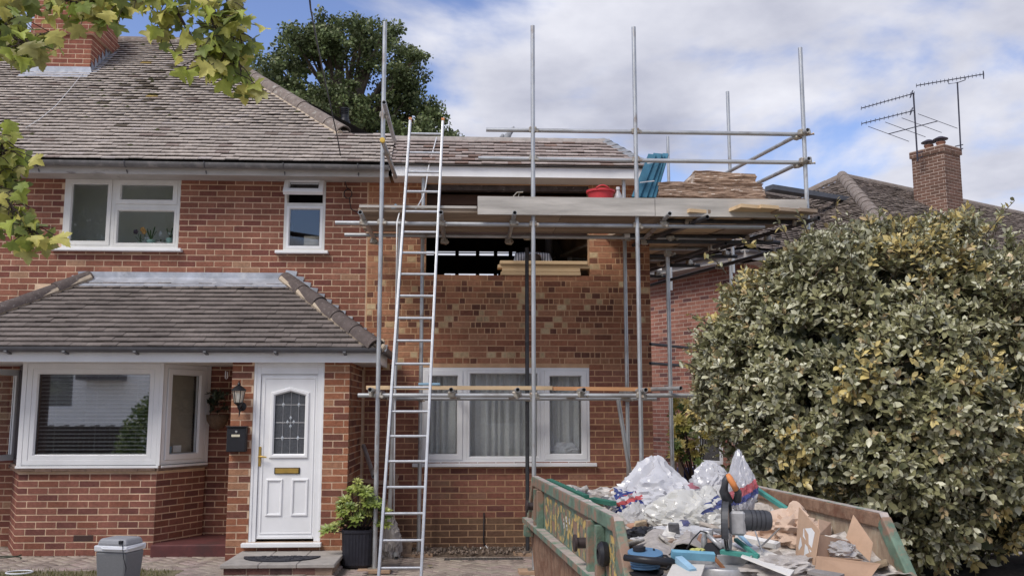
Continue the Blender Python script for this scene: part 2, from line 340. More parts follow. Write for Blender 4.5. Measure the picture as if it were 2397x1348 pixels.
# ---------------------------------------------------------------- brickwork
def brick_mesh(L, t, m, d=0.0235, h=0.062):
    b = MB(); b.cur = t; b.box(0, L - 0.002, -0.02, d - 0.02, 0, h); return b.mesh('brick', m)
_bm_cache = {}
class Brickwork:
    """bricks of a thing's walls: the 300 that show largest are objects, the others one stuff mesh per wall"""
    def __init__(s, m, seed, limit=300): s.m = m; s.r = random.Random(seed); s.walls = []; s.limit = limit; s.cand = []
    def wall(s, parent, M, segs):
        """segs: list of (u0, u1, z, tint, score)"""
        w = {'p': parent, 'M': M, 'rest': []}; s.walls.append(w)
        for g in segs:
            l = sum(g[3]) / 3; t = (g[3][0] * 0.95 + l * 0.08, g[3][1] * 0.98 + l * 0.075, g[3][2] * 0.88 + l * 0.06); g = (g[0], g[1], g[2], t, g[4]); s.cand.append((g[4], len(s.walls) - 1, g))
    def finish(s):
        s.cand.sort(key=lambda c: -c[0]); k = 0
        pal = {}
        for sc, wi, (u0, u1, z, t, _) in s.cand:
            w = s.walls[wi]; L = u1 - u0; full = abs(L - 0.215) < 0.002
            jz = s.r.uniform(-0.0015, 0.0015); jn = s.r.uniform(-0.0012, 0.0012)
            if full and k < s.limit and sc > 0:
                tq = tuple(round(c * 24) / 24 if c > 0.2 else round(c * 60) / 60 for c in t); key = (tq, s.m.name)
                if key not in pal: pal[key] = brick_mesh(0.215, t, s.m)
                inst('brick', pal[key], w['p'], w['M'] @ Matrix.Translation((u0, jn, z + jz)) @ Matrix.Rotation(s.r.uniform(-.004, .004), 4, 'Y')); k += 1
            else:
                w['rest'].append((u0, u1, z + jz, jn, t))
        for w in s.walls:
            if not w['rest']: continue
            mb = MB()
            for u0, u1, z, jn, t in w['rest']: mb.box(u0, u1 - 0.002, -0.02 + jn, 0.0035 + jn, z, z + 0.062, w['M'], t)
            tag(mb.build('brickwork', s.m, w['p']), kind='stuff')

def wall_body(name, M, u0, u1, z0, z1, openings, m, parent, thick=0.22):
    us = sorted({u0, u1, *[a for o in openings for a in (o[0], o[1]) if u0 < a < u1]}); zs = sorted({z0, z1, *[a for o in openings for a in (o[2], o[3]) if z0 < a < z1]})
    mb = MB()
    for k in range(len(zs) - 1):
        run = None
        for i in range(len(us) - 1):
            cu = (us[i] + us[i + 1]) / 2; cz = (zs[k] + zs[k + 1]) / 2
            hole = any(o[0] < cu < o[1] and o[2] < cz < o[3] for o in openings)
            if not hole:
                if run is None: run = us[i]
            if hole and run is not None: mb.box(run, us[i], -thick, 0, zs[k], zs[k + 1], M); run = None
        if run is not None: mb.box(run, us[-1], -thick, 0, zs[k], zs[k + 1], M)
    return mb.build(name, m, parent)

def lay(u0, u1, z0, z1, openings, tintf, rnd, phase=0.0, course=0.075, score=lambda u, z: 1, pattern=None, offset=0.1125):
    segs = []; z = z0; r = 0
    while z + 0.06 < z1:
        zc = z + 0.033
        iv = [(u0, u1)]
        for o in openings:
            if o[2] < zc + 0.02 and o[3] > zc - 0.02:
                nv = []
                for a, b in iv:
                    if o[1] <= a or o[0] >= b: nv.append((a, b)); continue
                    if o[0] > a: nv.append((a, o[0]))
                    if o[1] < b: nv.append((o[1], b))
                iv = nv
        for a, b in iv:
            pat = pattern(r, zc, rnd) if pattern else None
            if pat is None:
                u = math.floor((a - u0 - phase - (offset if r % 2 else 0)) / 0.225) * 0.225 + u0 + phase + (offset if r % 2 else 0)
                while u < b:
                    s, e = max(u, a), min(u + 0.215, b)
                    if e - s > 0.03: segs.append((s, e, z, tintf((s + e) / 2, zc, e - s, rnd), score((s + e) / 2, zc)))
                    u += 0.225
            else:
                u = a
                while u < b - 0.03:
                    L, t = pat(); e = min(u + L, b); segs.append((u, e, z, t or tintf((u + e) / 2, zc, e - u, rnd), score((u + e) / 2, zc))); u = e + 0.010
        z += course; r += 1
    return segs
def mixc(a, b, t): return tuple(a[i] * (1 - t) + b[i] * t for i in range(3))
def red_tint(u, z, L, rnd):
    p = rnd.random()
    if p < 0.74: c = mixc((0.225, 0.083, 0.064), (0.295, 0.116, 0.086), rnd.random())
    elif p < 0.89: c = mixc((0.175, 0.06, 0.054), (0.21, 0.073, 0.062), rnd.random())
    elif p < 0.965: c = (0.31, 0.13, 0.098)
    else: c = (0.35, 0.19, 0.135)
    return c
def roof_slope(parent, O, u, s, n, urange, nrows, gauge, tw, L, th, m, tintf, rnd, limit, score, jit=0.0, lift=1.7, name='roof_tile'):
    """courses of tiles on a slope: O eave origin, u along the eave, s up the slope, n normal"""
    var = {}; cand = []; rest = []
    for k in range(nrows):
        s0 = k * gauge; lo, hi = urange(s0 + gauge * 0.5)
        off = (tw / 2 if k % 2 else 0)
        a = math.floor((lo - off) / tw) * tw + off
        while a < hi:
            dn = rnd.gauss(0, jit); ds = rnd.gauss(0, jit * 1.2); rot = rnd.gauss(0, jit * 1.5); tiltx = rnd.gauss(0, jit * 2.0)
            ang = math.atan2(th * lift, L)
            M = basis(O, u, s, n) @ Matrix.Translation((a + tw / 2, s0 - 0.012 + ds, th * lift + 0.010 + dn)) @ Matrix.Rotation(-ang, 4, 'X') @ Matrix.Rotation(rot, 4, 'Z') @ Matrix.Rotation(tiltx, 4, 'Y')
            inside = a >= lo - 0.02 and a + tw <= hi + 0.02
            cand.append((score(a + tw / 2, s0) if inside else -1, M, tintf(a, s0, rnd), inside))
            a += tw
    cand.sort(key=lambda c: -c[0])
    tm = MB(); tm.box(-tw / 2 + 0.0015, tw / 2 - 0.0015, 0, L, -th, 0); Ms = []; ts = []; clip = MB()
    for i, (sc, M, t, ins) in enumerate(cand):
        if ins and sc > 0 and i < limit:
            key = tuple(round(c, 2) for c in t)
            if key not in var:
                b = MB(); b.cur = t; b.box(-tw / 2 + 0.0015, tw / 2 - 0.0015, 0, L, -th, 0); var[key] = b.mesh(name, m)
            inst(name, var[key], parent, M)
        elif ins: Ms.append(np.array(M)); ts.append(t)
        else:
            B = basis(O, u, s, n); Bi = B.inverted(); vs = []; us = []
            for p in tm.v:
                q = Bi @ (M @ Vector(p)); lo, hi = urange(q.y); q.x = min(max(q.x, lo), hi); us.append(q.x); vs.append(B @ q)
            if max(us) - min(us) > 0.015: clip.add(vs, tm.f, None, t)
    if Ms: tag(scatter('roof_tiles', tm.v, tm.f, Ms, ts, m, parent), kind='stuff')
    if clip.v: tag(clip.build('cut_roof_tiles', m, parent), kind='stuff')

def half_round(mb, a, b, r, th=0.012, n=9, up=(0, 0, 1), taper=1.0, arc=math.pi):
    a = Vector(a); b = Vector(b); d = (b - a).normalized(); side = d.cross(Vector(up)).normalized(); upv = side.cross(d)
    o = len(mb.v)
    for p, k in ((a, taper), (b, 1.0)):
        for rr in (r * k, (r - th) * k):
            for i in range(n):
                q = (math.pi - arc) / 2 + arc * i / (n - 1); mb.v.append(tuple(p + side * (math.cos(q) * rr) + upv * (math.sin(q) * rr)))
    for i in range(n - 1):
        for f in ((o + i, o + i + 1, o + 2 * n + i + 1, o + 2 * n + i), (o + n + i + 1, o + n + i, o + 3 * n + i, o + 3 * n + i + 1), (o + i + 1, o + i, o + n + i, o + n + i + 1), (o + 2 * n + i, o + 2 * n + i + 1, o + 3 * n + i + 1, o + 3 * n + i)):
            mb.f.append(f); mb.t.append(mb.cur)
    for f in ((o, o + 2 * n, o + 3 * n, o + n), (o + n - 1, o + 2 * n - 1, o + 4 * n - 1, o + 3 * n - 1)): mb.f.append(f); mb.t.append(mb.cur)

def hip_run(parent, a, b, r, m, length=0.30, up=(0, 0, 1), name='hip_tile', taper=0.88):
    a = Vector(a); b = Vector(b); L = (b - a).length; n = max(1, round(L / length)); rnd = random.Random(int(L * 100))
    for i in range(n):
        p = a + (b - a) * (i / n) + Vector((0, 0, rnd.uniform(-.006, .006))); q = a + (b - a) * ((i + 1) / n + 0.02)
        mb = MB(); half_round(mb, q, p, r * rnd.uniform(.97, 1.04), 0.014, up=up, taper=taper); mb.build(name, m, parent, smooth=40)

# ---------------------------------------------------------------- windows
def sash(parent, M, x0, x1, z0, z1, y0, y1, w, m=None, glass=None, name='casement', panename='pane', inset=0.03):
    """one frame of four mitred bars and its pane; returns the frame object"""
    m = m or M_UPVC; b = MB(); c = 0.012
    o = [(x0, z0), (x1, z0), (x1, z1), (x0, z1)]; i = [(x0 + w, z0 + w), (x1 - w, z0 + w), (x1 - w, z1 - w), (x0 + w, z1 - w)]
    ib = [(x0 + w + c, z0 + w + c), (x1 - w - c, z0 + w + c), (x1 - w - c, z1 - w - c), (x0 + w + c, z1 - w - c)]
    oc = [(x0 + c * .4, z0 + c * .4), (x1 - c * .4, z0 + c * .4), (x1 - c * .4, z1 - c * .4), (x0 + c * .4, z1 - c * .4)]
    vs = [(x, y0, z) for x, z in o] + [(x, y1 - c * .4, z) for x, z in o] + [(x, y1, z) for x, z in oc] + [(x, y1, z) for x, z in i] + [(x, y1 - inset, z) for x, z in ib] + [(x, y0, z) for x, z in ib]
    fs = []
    for k in range(4):
        j = (k + 1) % 4
        for r in range(5): fs.append((r * 4 + k, r * 4 + j, r * 4 + 4 + j, r * 4 + 4 + k))
        fs.append((20 + k, 20 + j, j, k))
    b.add(vs, fs, M); fo = b.build(name, m, parent)
    if glass:
        g = MB(); yy = y1 - inset - 0.004; g.box(x0 + w + c * .5, x1 - w - c * .5, yy - 0.005, yy, z0 + w + c * .5, z1 - w - c * .5, M); g.build(panename, glass, fo)
        gk = MB(); e = w + c * .2
        for a in ((x0 + e, x1 - e, z0 + e, z0 + e + 0.012), (x0 + e, x1 - e, z1 - e - 0.012, z1 - e), (x0 + e, x0 + e + 0.012, z0 + e + .012, z1 - e - .012), (x1 - e - 0.012, x1 - e, z0 + e + .012, z1 - e - .012)):
            gk.box(a[0], a[1], yy - 0.001, yy + 0.003, a[2], a[3], M)
        gk.build('gasket', M_BLACK, fo)
    return fo
def xz(px, py, Y): p = AY(px, py, Y); return p.x, p.z
# ---------------------------------------------------------------- the older house
WY = 11.5                                  # front wall plane
EAVE_Y = 11.10; EAVE_Z = 4.62; TH = R(39.7); HX = -0.92; HR = 3.55
PY = 10.32; BY = 10.75
PR = AY(816, 1000, PY).x; PL = AY(535, 1100, PY).x
BA = AY(45, 1100, BY).x; BB = AY(367, 1100, BY).x; BE = (AY(478, 1095, 11.4).x, 11.42)
PEY = 10.17; PEZ = 2.275; PTH = math.atan2(0.93, 1.33); PXR = -1.02; PXL = -5.97
def house():
    rnd = random.Random(11)
    h = thing('house', 'older red brick house with mossy tiled hip roof, left of the scaffold', 'house', (-4.2, 12.5, 0))
    M = frame((0, WY, 0), (1, 0))
    a = xz(146, 500, 11.47); b = xz(419, 500, 11.47); zt = xz(280, 413, 11.47)[1]; zb = xz(280, 581, 11.47)[1]
    W1 = (a[0], b[0], zb, 4.54)
    c = xz(664, 500, 11.47); d = xz(761, 500, 11.47); zt2 = xz(715, 418, 11.47)[1]; zb2 = xz(715, 587, 11.47)[1]
    W2 = (c[0], d[0], zb2, 4.54)
    ops = [W1, W2, (BA - .25, BB + .2, 0.3, 2.38)]
    w = wall_body('wall', M, -7.8, -1.27, 0, 4.56, ops, M_MORTAR, h)
    bw = Brickwork(M_BRICK, 3)
    sc = lambda u, z: 2 - abs(u + 3.0) * 0.15 if (z > 3.28 and -5.7 < u < -1.4) else 0
    hid = [(-5.33, -2.45, 0, 3.12), (-7.9, -5.33, 2.2, 2.62), (-5.33, -1.2, 0, 2.05)]
    bw.wall(w, M, lay(-7.8, -1.28, 0.005, 4.55, ops + hid, red_tint, rnd, 0.03, score=sc)); bw.finish()
    for nm, W in (('W1', W1), ('W2', W2)):
        x0, x1, z0, z1 = W
        fr = MB()
        if nm == 'W1':
            o = sash(h, M, x0, x1, z0 + 0.0, zt, -0.06, 0.005, 0.035, M_UPVCO, None, 'window')
            MB().box(x0, x1, -0.05, 0.0, zt + 0.002, z1, M).build('head_panel', M_UPVCO, o)
            xm = xz(263, 500, 11.48)[0]; zm = xz(340, 482, 11.48)[1]
            MB().box(xm - 0.022, xm + 0.022, -0.055, 0.0, z0 + 0.036, zt - 0.036, M).build('mullion', M_UPVCO, o)
            MB().box(xm + 0.023, x1 - 0.036, -0.055, -0.002, zm - 0.022, zm + 0.022, M).build('transom', M_UPVCO, o)
            sash(o, M, x0 + 0.036, xm - 0.024, z0 + 0.037, zt - 0.037, -0.045, 0.012, 0.05, M_UPVCO, M_GLASS, 'casement')
            sash(o, M, xm + 0.024, x1 - 0.036, zm + 0.023, zt - 0.037, -0.045, 0.014, 0.055, M_UPVCO, M_GLASS, 'casement')
            sash(o, M, xm + 0.024, x1 - 0.036, z0 + 0.037, zm - 0.023, -0.05, 0.004, 0.03, M_UPVCO, M_GLASS, 'casement')
            s = MB(); s.cbox(x0 - 0.10, x1 + 0.06, -0.05, 0.085, z0 - 0.042, z0 - 0.002, 0.006, M); s.build('sill', M_UPVC, o)
        else:
            o = sash(h, M, x0, x1, z0, zt2, -0.06, 0.005, 0.032, M_UPVCO, None, 'window')
            MB().box(x0, x1, -0.05, 0.0, zt2 + 0.002, z1, M).build('head_panel', M_UPVCO, o)
            zm = xz(715, 478, 11.48)[1]
            MB().box(x0 + .033, x1 - .033, -0.055, 0.0, zm - 0.02, zm + 0.02, M).build('transom', M_UPVCO, o)
            sash(o, M, x0 + .033, x1 - .033, z0 + .033, zm - 0.021, -0.05, 0.006, 0.028, M_UPVC, M_GLASS, 'casement')
            Mv = M @ Matrix.Translation((0, 0.02, zt2 - 0.02)) @ Matrix.Rotation(R(33), 4, 'X') @ Matrix.Translation((0, 0, -(zt2 - 0.02)))
            sash(o, Mv, x0 + 0.012, x1 - 0.012, zt2 - 0.275, zt2 - 0.02, -0.01, 0.05, 0.055, M_UPVC, M_GLASS, 'open_vent')
            s = MB(); s.cbox(x0 - 0.085, x1 + 0.055, -0.05, 0.085, z0 - 0.042, z0 - 0.002, 0.006, M); s.build('sill', M_UPVC, o)
    # rooms behind the two windows
    mr = mat('bathroom_wall_paint', (0.84, 0.87, 0.82), 0.9, nscale=4, namt=0.05)
    r = MB(); y0, y1 = WY + 0.23, WY + 0.75
    for x0, x1 in ((-5.7, -2.4),):
        r.box(x0, x1, y1, y1 + .05, 2.6, 4.7); r.box(x0 - .05, x0, y0, y1, 2.6, 4.7); r.box(x1, x1 + .05, y0, y1, 2.6, 4.7); r.box(x0, x1, y0, y1, 2.55, 2.6); r.box(x0, x1, y0, y1, 4.62, 4.66)
    r.build('room', mr, h)
    r = MB(); x0, x1 = -2.34, -1.5
    r.box(x0, x1, y1, y1 + .05, 2.6, 4.7); r.box(x0 - .05, x0, y0, y1, 2.6, 4.7); r.box(x1, x1 + .05, y0, y1, 2.6, 4.7); r.box(x0, x1, y0, y1, 2.55, 2.6); r.box(x0, x1, y0, y1, 4.62, 4.66)
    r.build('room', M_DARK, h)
    # roof
    ct, st = math.cos(TH), math.sin(TH); O = Vector((0, EAVE_Y, EAVE_Z)); u = Vector((1, 0, 0)); s = Vector((0, ct, st)); n = Vector((0, -st, ct))
    def ur(sd):
        run = sd * ct; return (-9.6, -0.955 if run < 0.70 else HX - run)
    rl = HR / ct
    deck = MB(); pts = [(-9.6, 0), (-0.955, 0), (-0.955, 0.70), (HX - 0.70, 0.70), (HX - HR, HR), (-9.6, HR)]
    deck.add([(x, EAVE_Y + q, EAVE_Z + q * math.tan(TH) - 0.01) for x, q in pts] + [(x, EAVE_Y + q + .06, EAVE_Z + q * math.tan(TH) - 0.07) for x, q in pts], [(0, 1, 2, 3, 4, 5), (11, 10, 9, 8, 7, 6)])
    zr = EAVE_Z + HR * math.tan(TH); Yr = EAVE_Y + HR
    deck.add([(HX, EAVE_Y + 0.3, EAVE_Z + .3), (HX - HR, Yr, zr - .02), (HX, Yr + HR, EAVE_Z)], [(0, 1, 2)])                      # hip end
    deck.add([(-9.6, Yr, zr - .02), (HX - HR, Yr, zr - .02), (HX, Yr + HR, EAVE_Z), (-9.6, Yr + HR, EAVE_Z)], [(0, 1, 2, 3)])    # rear slope
    roof = deck.build('roof', M_FELT, h)
    cx = -5.0
    def tint(a, sd, rn):
        g = round(rn.uniform(0.92, 1.08) * 25) / 25; c = (0.42 * g, 0.368 * g, 0.33 * g)
        p = rn.random(); near = math.exp(-((a + 4.55) ** 2 / 0.5 + (sd - 2.6) ** 2 / 0.9))
        if p < 0.05: c = (0.43 * g, 0.38 * g, 0.355 * g)
        elif p < 0.09: c = (0.28 * g, 0.225 * g, 0.20 * g)
        if rn.random() < near * 0.32: c = (0.15 * g, 0.125 * g, 0.10 * g) if rn.random() < .92 else (0.40, 0.29, 0.11)
        return c
    sc = lambda a, sd: 3 - sd if -5.4 < a + 0.25 * sd < -1.0 else -1
    roof_slope(roof, O, u, s, n, ur, int(rl / 0.1), 0.1, 0.165, 0.135, 0.014, M_TILE, tint, rnd, 300, sc, jit=0.0021, lift=2.5)
    hip_run(roof, (HX - 0.72, EAVE_Y + 0.70, EAVE_Z + 0.70 * math.tan(TH) - 0.0), (HX - HR, Yr, zr - 0.0), 0.115, M_RIDGE, 0.36, taper=0.93)
    bed = MB(); bed.tube([(HX - 0.76, EAVE_Y + 0.66, EAVE_Z + 0.66 * math.tan(TH) + .01), (HX - HR - .04, Yr - .04, zr - .05)], 0.06, 8); bed.build('bedding_mortar', M_BEDDING, roof)
    for i in range(12):
        x0 = HX - HR + 0.05 - i * 0.45; mb = MB(); half_round(mb, (x0, Yr, zr - 0.035), (x0 - 0.455, Yr, zr - 0.035), 0.125, .014); mb.build('ridge_tile', M_RIDGE if i > 1 else M_RIDGE, roof, smooth=40)
    mm = mat('moss', (.055, .055, .022), .95, nscale=30, namt=.4, bump=.8, bscale=60); Ms = []; ts = []
    for i in range(520):
        a, q = rnd.uniform(-8.5, -1.2), rnd.random() ** .8 * HR * .97; den = math.exp(-((a + 4.6) ** 2 / .9 + (q - 2.1) ** 2 / .7)) + .10 + .25 * max(0, noise.noise(Vector((a * 1.2, q * 1.2, 3))))
        if rnd.random() > den or a > ur(q / ct)[1] - .05: continue
        k = round(q / ct / .1) * .1; sz = rnd.uniform(.012, .035); Ms.append(np.array(basis(O + u * a + s * (k - .006) + n * .03, u, s, n) @ Matrix.Diagonal((sz * rnd.uniform(.8, 1.8), sz * .8, sz * .6, 1)))); ts.append((1, 1, 1))
    ib = bmesh.new(); bmesh.ops.create_icosphere(ib, subdivisions=1, radius=1); ib.verts.index_update(); iv = [tuple(v.co) for v in ib.verts]; fi = [tuple(v.index for v in f.verts) for f in ib.faces]; ib.free(); tag(scatter('moss', iv, fi, Ms, ts, mm, roof, True), kind='stuff')
    # eaves: fascia, soffit, gutter and brackets
    MB().box(-8, -0.985, 11.125, 11.15, 4.455, 4.585).build('fascia', M_FASCIA, h)
    MB().box(-8, -0.985, 11.151, 11.49, 4.475, 4.49).build('soffit', M_FASCIA, h)
    g = MB(); xs = [-8, -6.2, -4.4, -2.7, -0.97]
    for i in range(4):
        za = 4.598 - 0.006 * i; half_round(g, (xs[i] + 0.001, 11.06, za), (xs[i + 1] - .001, 11.06, za - 0.006), 0.060, 0.006, up=(0, 0, -1))
    gt = g.build('gutter', M_GUTTER, h, smooth=40)
    for x in (-5.35, -5.2, -4.15, -3.2, -2.25, -1.35):
        b2 = MB(); b2.tube([(x, 11.06 + 0.066 * math.cos(q), 4.590 - 0.066 * math.sin(q)) for q in [math.pi * k / 8 for k in range(9)]], 0.007, 6); b2.tube([(x, 11.1, 4.5), (x, 11.13, 4.47)], 0.008, 6); b2.build('gutter_bracket', M_GUTTERP, gt)
    # chimney
    cy = 13.42; x0 = AY(76, 175, cy).x; x1 = AY(210, 175, cy).x; z0 = EAVE_Z + (cy - EAVE_Y) * math.tan(TH) + 0.02; dep = 0.9
    ch = MB(); zc = z0 + 0.60; ch.box(x0, x1, cy, cy + dep, z0 - 1.0, zc); ch.box(x0 - .045, x1 + .045, cy - .045, cy + dep + .045, zc, zc + 0.225); ch.box(x0 - .02, x1 + .02, cy - .02, cy + dep + .02, zc + 0.225, zc + 0.62)
    cho = ch.build('chimney', M_MORTAR, h)
    bc = Brickwork(M_BRICK, 8)
    tin = lambda u, z, L, rn: mixc((0.23, 0.075, 0.06), (0.33, 0.125, 0.085), rn.random())
    for (ax0, ax1, yy, za, zb_) in ((x0, x1, cy, z0 + 0.01, zc), (x0 - .045, x1 + .045, cy - .045, zc + .004, zc + .225), (x0 - .02, x1 + .02, cy - .02, zc + .229, zc + .6)):
        bc.wall(cho, frame((ax0, yy, 0), (1, 0)), lay(0, ax1 - ax0, za, zb_ + .01, [], tin, rnd, 0.05))
        bc.wall(cho, frame((ax1, yy, 0), (0, 1)), lay(0, dep + 2 * (cy - yy), za, zb_ + .01, [], tin, rnd, 0.0))
    bc.finish()
    ap = MB(); P = lambda x, y, dz: (x, y, EAVE_Z + (y - EAVE_Y) * math.tan(TH) + dz)
    ap.add([P(x0 - .13, cy - .17, .05), P(x1 + .03, cy - .17, .05), P(x1 + .03, cy - .012, .05), P(x0 - .13, cy - .012, .05), (x0 - .03, cy - .012, z0 + .10), (x1 + .01, cy - .012, z0 + .10)], [(0, 1, 2, 3), (3, 2, 5, 4)])
    ap.add([P(x0 - .13, cy - .17, .02), P(x1 + .03, cy - .17, .02), P(x1 + .03, cy - .17, .05), P(x0 - .13, cy - .17, .05)], [(0, 1, 2, 3)])
    ap.build('lead_apron', M_LEAD, cho)
    for i in range(6):
        y = cy + 0.0 + i * 0.12; zz = P(0, y, 0)[2]
        sp = MB(); sp.add([(x1 + .013, y, zz + .04), (x1 + .013, y + .14, zz + .15), (x1 + .013, y + .01, zz + .22), (x1 + .10, y, zz + .05), (x1 + .10, y + .14, zz + .16)], [(0, 1, 2), (0, 3, 4, 1)]); sp.build('lead_soaker', M_LEAD, cho)
    # flue terminal pipe on the hip, seen over the ridge of the extension
    return h
HOUSE = house()
def flue():
    p = AY(806, 322, 12.6); x = p.x; f = thing('flue_pipe', 'black flue pipe with louvred cap rising behind the roof hip', 'flue', (x, 12.6, 5.0))
    z = AY(806, 253, 12.6).z - .437; M = Matrix.Translation((x, 12.6, z))
    MB().lathe([(0.062, -0.5), (0.062, 0.20), (0.078, 0.205), (0.078, 0.235), (0.066, 0.24), (0.060, 0.275), (0.05, 0.28), (0.05, 0.33)], M, 20).build('pipe', M_BLACK, f, smooth=40)
    for k in range(3): MB().lathe([(0.05, 0.33 + k * .028), (0.054, 0.335 + k * .028), (0.054, 0.348 + k * .028), (0.045, 0.352 + k * .028)], M, 20).build('louvre_ring', M_BLACK, f, smooth=40)
    MB().lathe([(0.045, 0.41), (0.058, 0.415), (0.058, 0.43), (0.0, 0.437)], M, 20).build('cap', M_BLACK, f, smooth=40)
flue()

# ---------------------------------------------------------------- porch and bay
def porch():
    rnd = random.Random(21)
    p = thing('porch', 'brick porch and bay under a dark tiled lean-to roof, left of the ladder', 'porch', (-3.3, 10.7, 0))
    bw = Brickwork(M_BRICK, 5)
    def porch_tint(u, z, L, rn):
        q = rn.random()
        if q < .55: return mixc((0.27, 0.095, 0.06), (0.36, 0.14, 0.085), rn.random())
        if q < .8: return mixc((0.16, 0.062, 0.052), (0.22, 0.08, 0.06), rn.random())
        return mixc((0.38, 0.19, 0.12), (0.33, 0.15, 0.10), rn.random())
    bay_tint = lambda u, z, L, rn: mixc((0.205, 0.075, 0.064), (0.255, 0.10, 0.082), rn.random()) if rn.random() < .86 else (0.155, 0.058, 0.054)
    # bay dwarf wall facets
    for (a, b, sc) in (((BA, BY), (BB, BY), 3), ((BB, BY), BE, 2.5), ((BA - 0.38, 11.42), (BA, BY), 1)):
        d = Vector((b[0] - a[0], b[1] - a[1])); L = d.length; M = frame((a[0], a[1], 0), d)
        ops = []
        if sc == 3: u = AY(195, 1262, BY).x - BA; ops = [(u - .107, u + .107, 0.16, 0.235)]
        w = wall_body('bay_wall', M, 0, L, 0, 0.925, [], M_MORTAR, p, 0.12)
        bw.wall(w, M, lay(0, L, 0.004, 0.93, ops, bay_tint, rnd, 0.0, score=lambda u, z: sc))
        if ops:
            v = MB(); v.box(ops[0][0], ops[0][1], -0.01, 0.004, 0.158, 0.222, M)
            for i in range(9):
                for j in range(3): v.box(ops[0][0] + .012 + i * .0225, ops[0][0] + .024 + i * .0225, 0.004, 0.007, .166 + j * .019, .176 + j * .019, M, (0.2, 0.2, 0.2))
            v.build('air_brick', mat('air_brick_clay', (0.07, 0.04, 0.035), 0.9), w)
        # creasing tiles under the window
        nt_ = max(2, int(L / 0.17))
        for k in range(nt_):
            t = MB(); t.box(L * k / nt_ - (0.03 if k == 0 else 0), L * (k + 1) / nt_ - .003, -0.1, 0.055 + rnd.uniform(-.006, .008), 0.93 + rnd.uniform(-.006, .003), 0.955 + rnd.uniform(-.002, .006), M); t.build('sill_tile', mat('sill_tile_clay', (0.16, 0.105, 0.08), 0.9, nscale=20, namt=0.35, bump=0.8, bscale=40), w)
        t = MB(); t.box(-0.02, L, -0.1, 0.04, 0.957, 0.985, M); t.build('sill_bed', M_BEDDING if False else mat('sill_mortar', (0.27, 0.2, 0.16), 0.9, nscale=20, namt=.4, bump=.8, bscale=40), w)
    # recess wall between the bay and the porch, and the old red step
    M = frame((0, WY - 0.012, 0), (1, 0))
    w = wall_body('recess_wall', M, BE[0] - .1, PL + .15, 0, 2.2, [], M_MORTAR, p, 0.012)
    bw.wall(w, M, lay(BE[0] - .1, PL + .15, 0.004, 2.2, [], bay_tint, rnd, 0.0, score=lambda u, z: 2))
    st = MB(); st.cbox(AY(350, 1280, 10.6).x, PL + .1, 10.62, 11.48, -0.02, 0.13, 0.012); st.build('old_step', mat('red_step_paint', (0.11, 0.035, 0.035), 0.7, nscale=8, namt=0.3, dark=(0.07, 0.03, 0.03), dscale=5), p)
    # porch front and side
    D0 = AY(588, 1060, PY).x; D1 = AY(755, 1060, PY).x; DZ0 = AY(660, 1268, PY).z; DZ1 = AY(680, 848, PY).z
    M = frame((0, PY, 0), (1, 0)); ops = [(D0, D1, DZ0, 3)]
    w = wall_body('porch_front_wall', M, PL, PR, 0, 2.18, ops, M_MORTAR, p, 0.11)
    bw.wall(w, M, lay(PL, PR, 0.004, 2.18, ops, porch_tint, rnd, 0.0, score=lambda u, z: 4))
    Ms = frame((PR, PY, 0), (0, 1)); w2 = wall_body('porch_side_wall', Ms, 0.002, WY - PY, 0, 2.18, [], M_MORTAR, p, 0.11)
    bw.wall(w2, Ms, lay(0, WY - PY, 0.004, 2.18, [], porch_tint, rnd, 0.112, score=lambda u, z: 2.2))
    wall_body('porch_side_wall', frame((PL + .11, PY + .115, 0), (0, 1)), 0, WY - PY - .13, 0, 2.18, [], M_MORTAR, p, 0.11)
    bw.finish()
    # soffit, fascia, gutter
    MB().box(-7.2, PXR, PEY + .06, 11.49, 2.135, 2.15).build('soffit', M_UPVCO, p)
    MB().box(-7.2, PXR + .03, PEY + .035, PEY + .058, 2.125, 2.255).build('fascia', M_UPVC, p)
    MB().box(PXR + .007, PXR + .03, PEY + .06, 11.49, 2.125, 2.255).build('fascia', M_UPVC, p)
    g = MB(); half_round(g, (-7.2, PEY - .03, 2.28), (PXR + .09, PEY - .03, 2.28), 0.056, 0.005, up=(0, 0, -1)); half_round(g, (PXR + .09, PEY - .03, 2.28), (PXR + .09, 11.45, 2.28), 0.056, 0.005, up=(0, 0, -1))
    gt = g.build('gutter', M_GUTTERP, p, smooth=40)
    for px in (155, 320, 483, 647, 808, 20):
        x = AY(px, 830, PEY).x; b = MB(); b.bar((x, PEY - .085, 2.232), (x, PEY + .035, 2.21), 0.03, 0.018); b.build('gutter_bracket', M_GUTTERP, gt)
    # roof
    ct, st_ = math.cos(PTH), math.sin(PTH); tn = st_ / ct; k = 0.93
    def ur(sd): return (PXL + sd * ct * 0.965, PXR - sd * ct * k)
    run = 1.33
    d = MB(); d.add([(PXL, PEY, PEZ), (PXR, PEY, PEZ), (PXR - run * k, PEY + run, PEZ + run * tn), (PXL + run * .965, PEY + run, PEZ + run * tn)], [(0, 1, 2, 3)])
    d.add([(PXR, PEY, PEZ), (PXR, PEY + run, PEZ), (PXR - run * k, PEY + run, PEZ + run * tn)], [(0, 1, 2)]); d.add([(PXL, PEY, PEZ), (PXL, PEY + run, PEZ), (PXL + run * .965, PEY + run, PEZ + run * tn)], [(0, 1, 2)])
    roof = d.build('roof', M_FELT, p)
    def tint(a, s, rn): g_ = round(rn.uniform(0.84, 1.12) * 14) / 14; return tuple(c * g_ for c in (0.175, 0.149, 0.137))
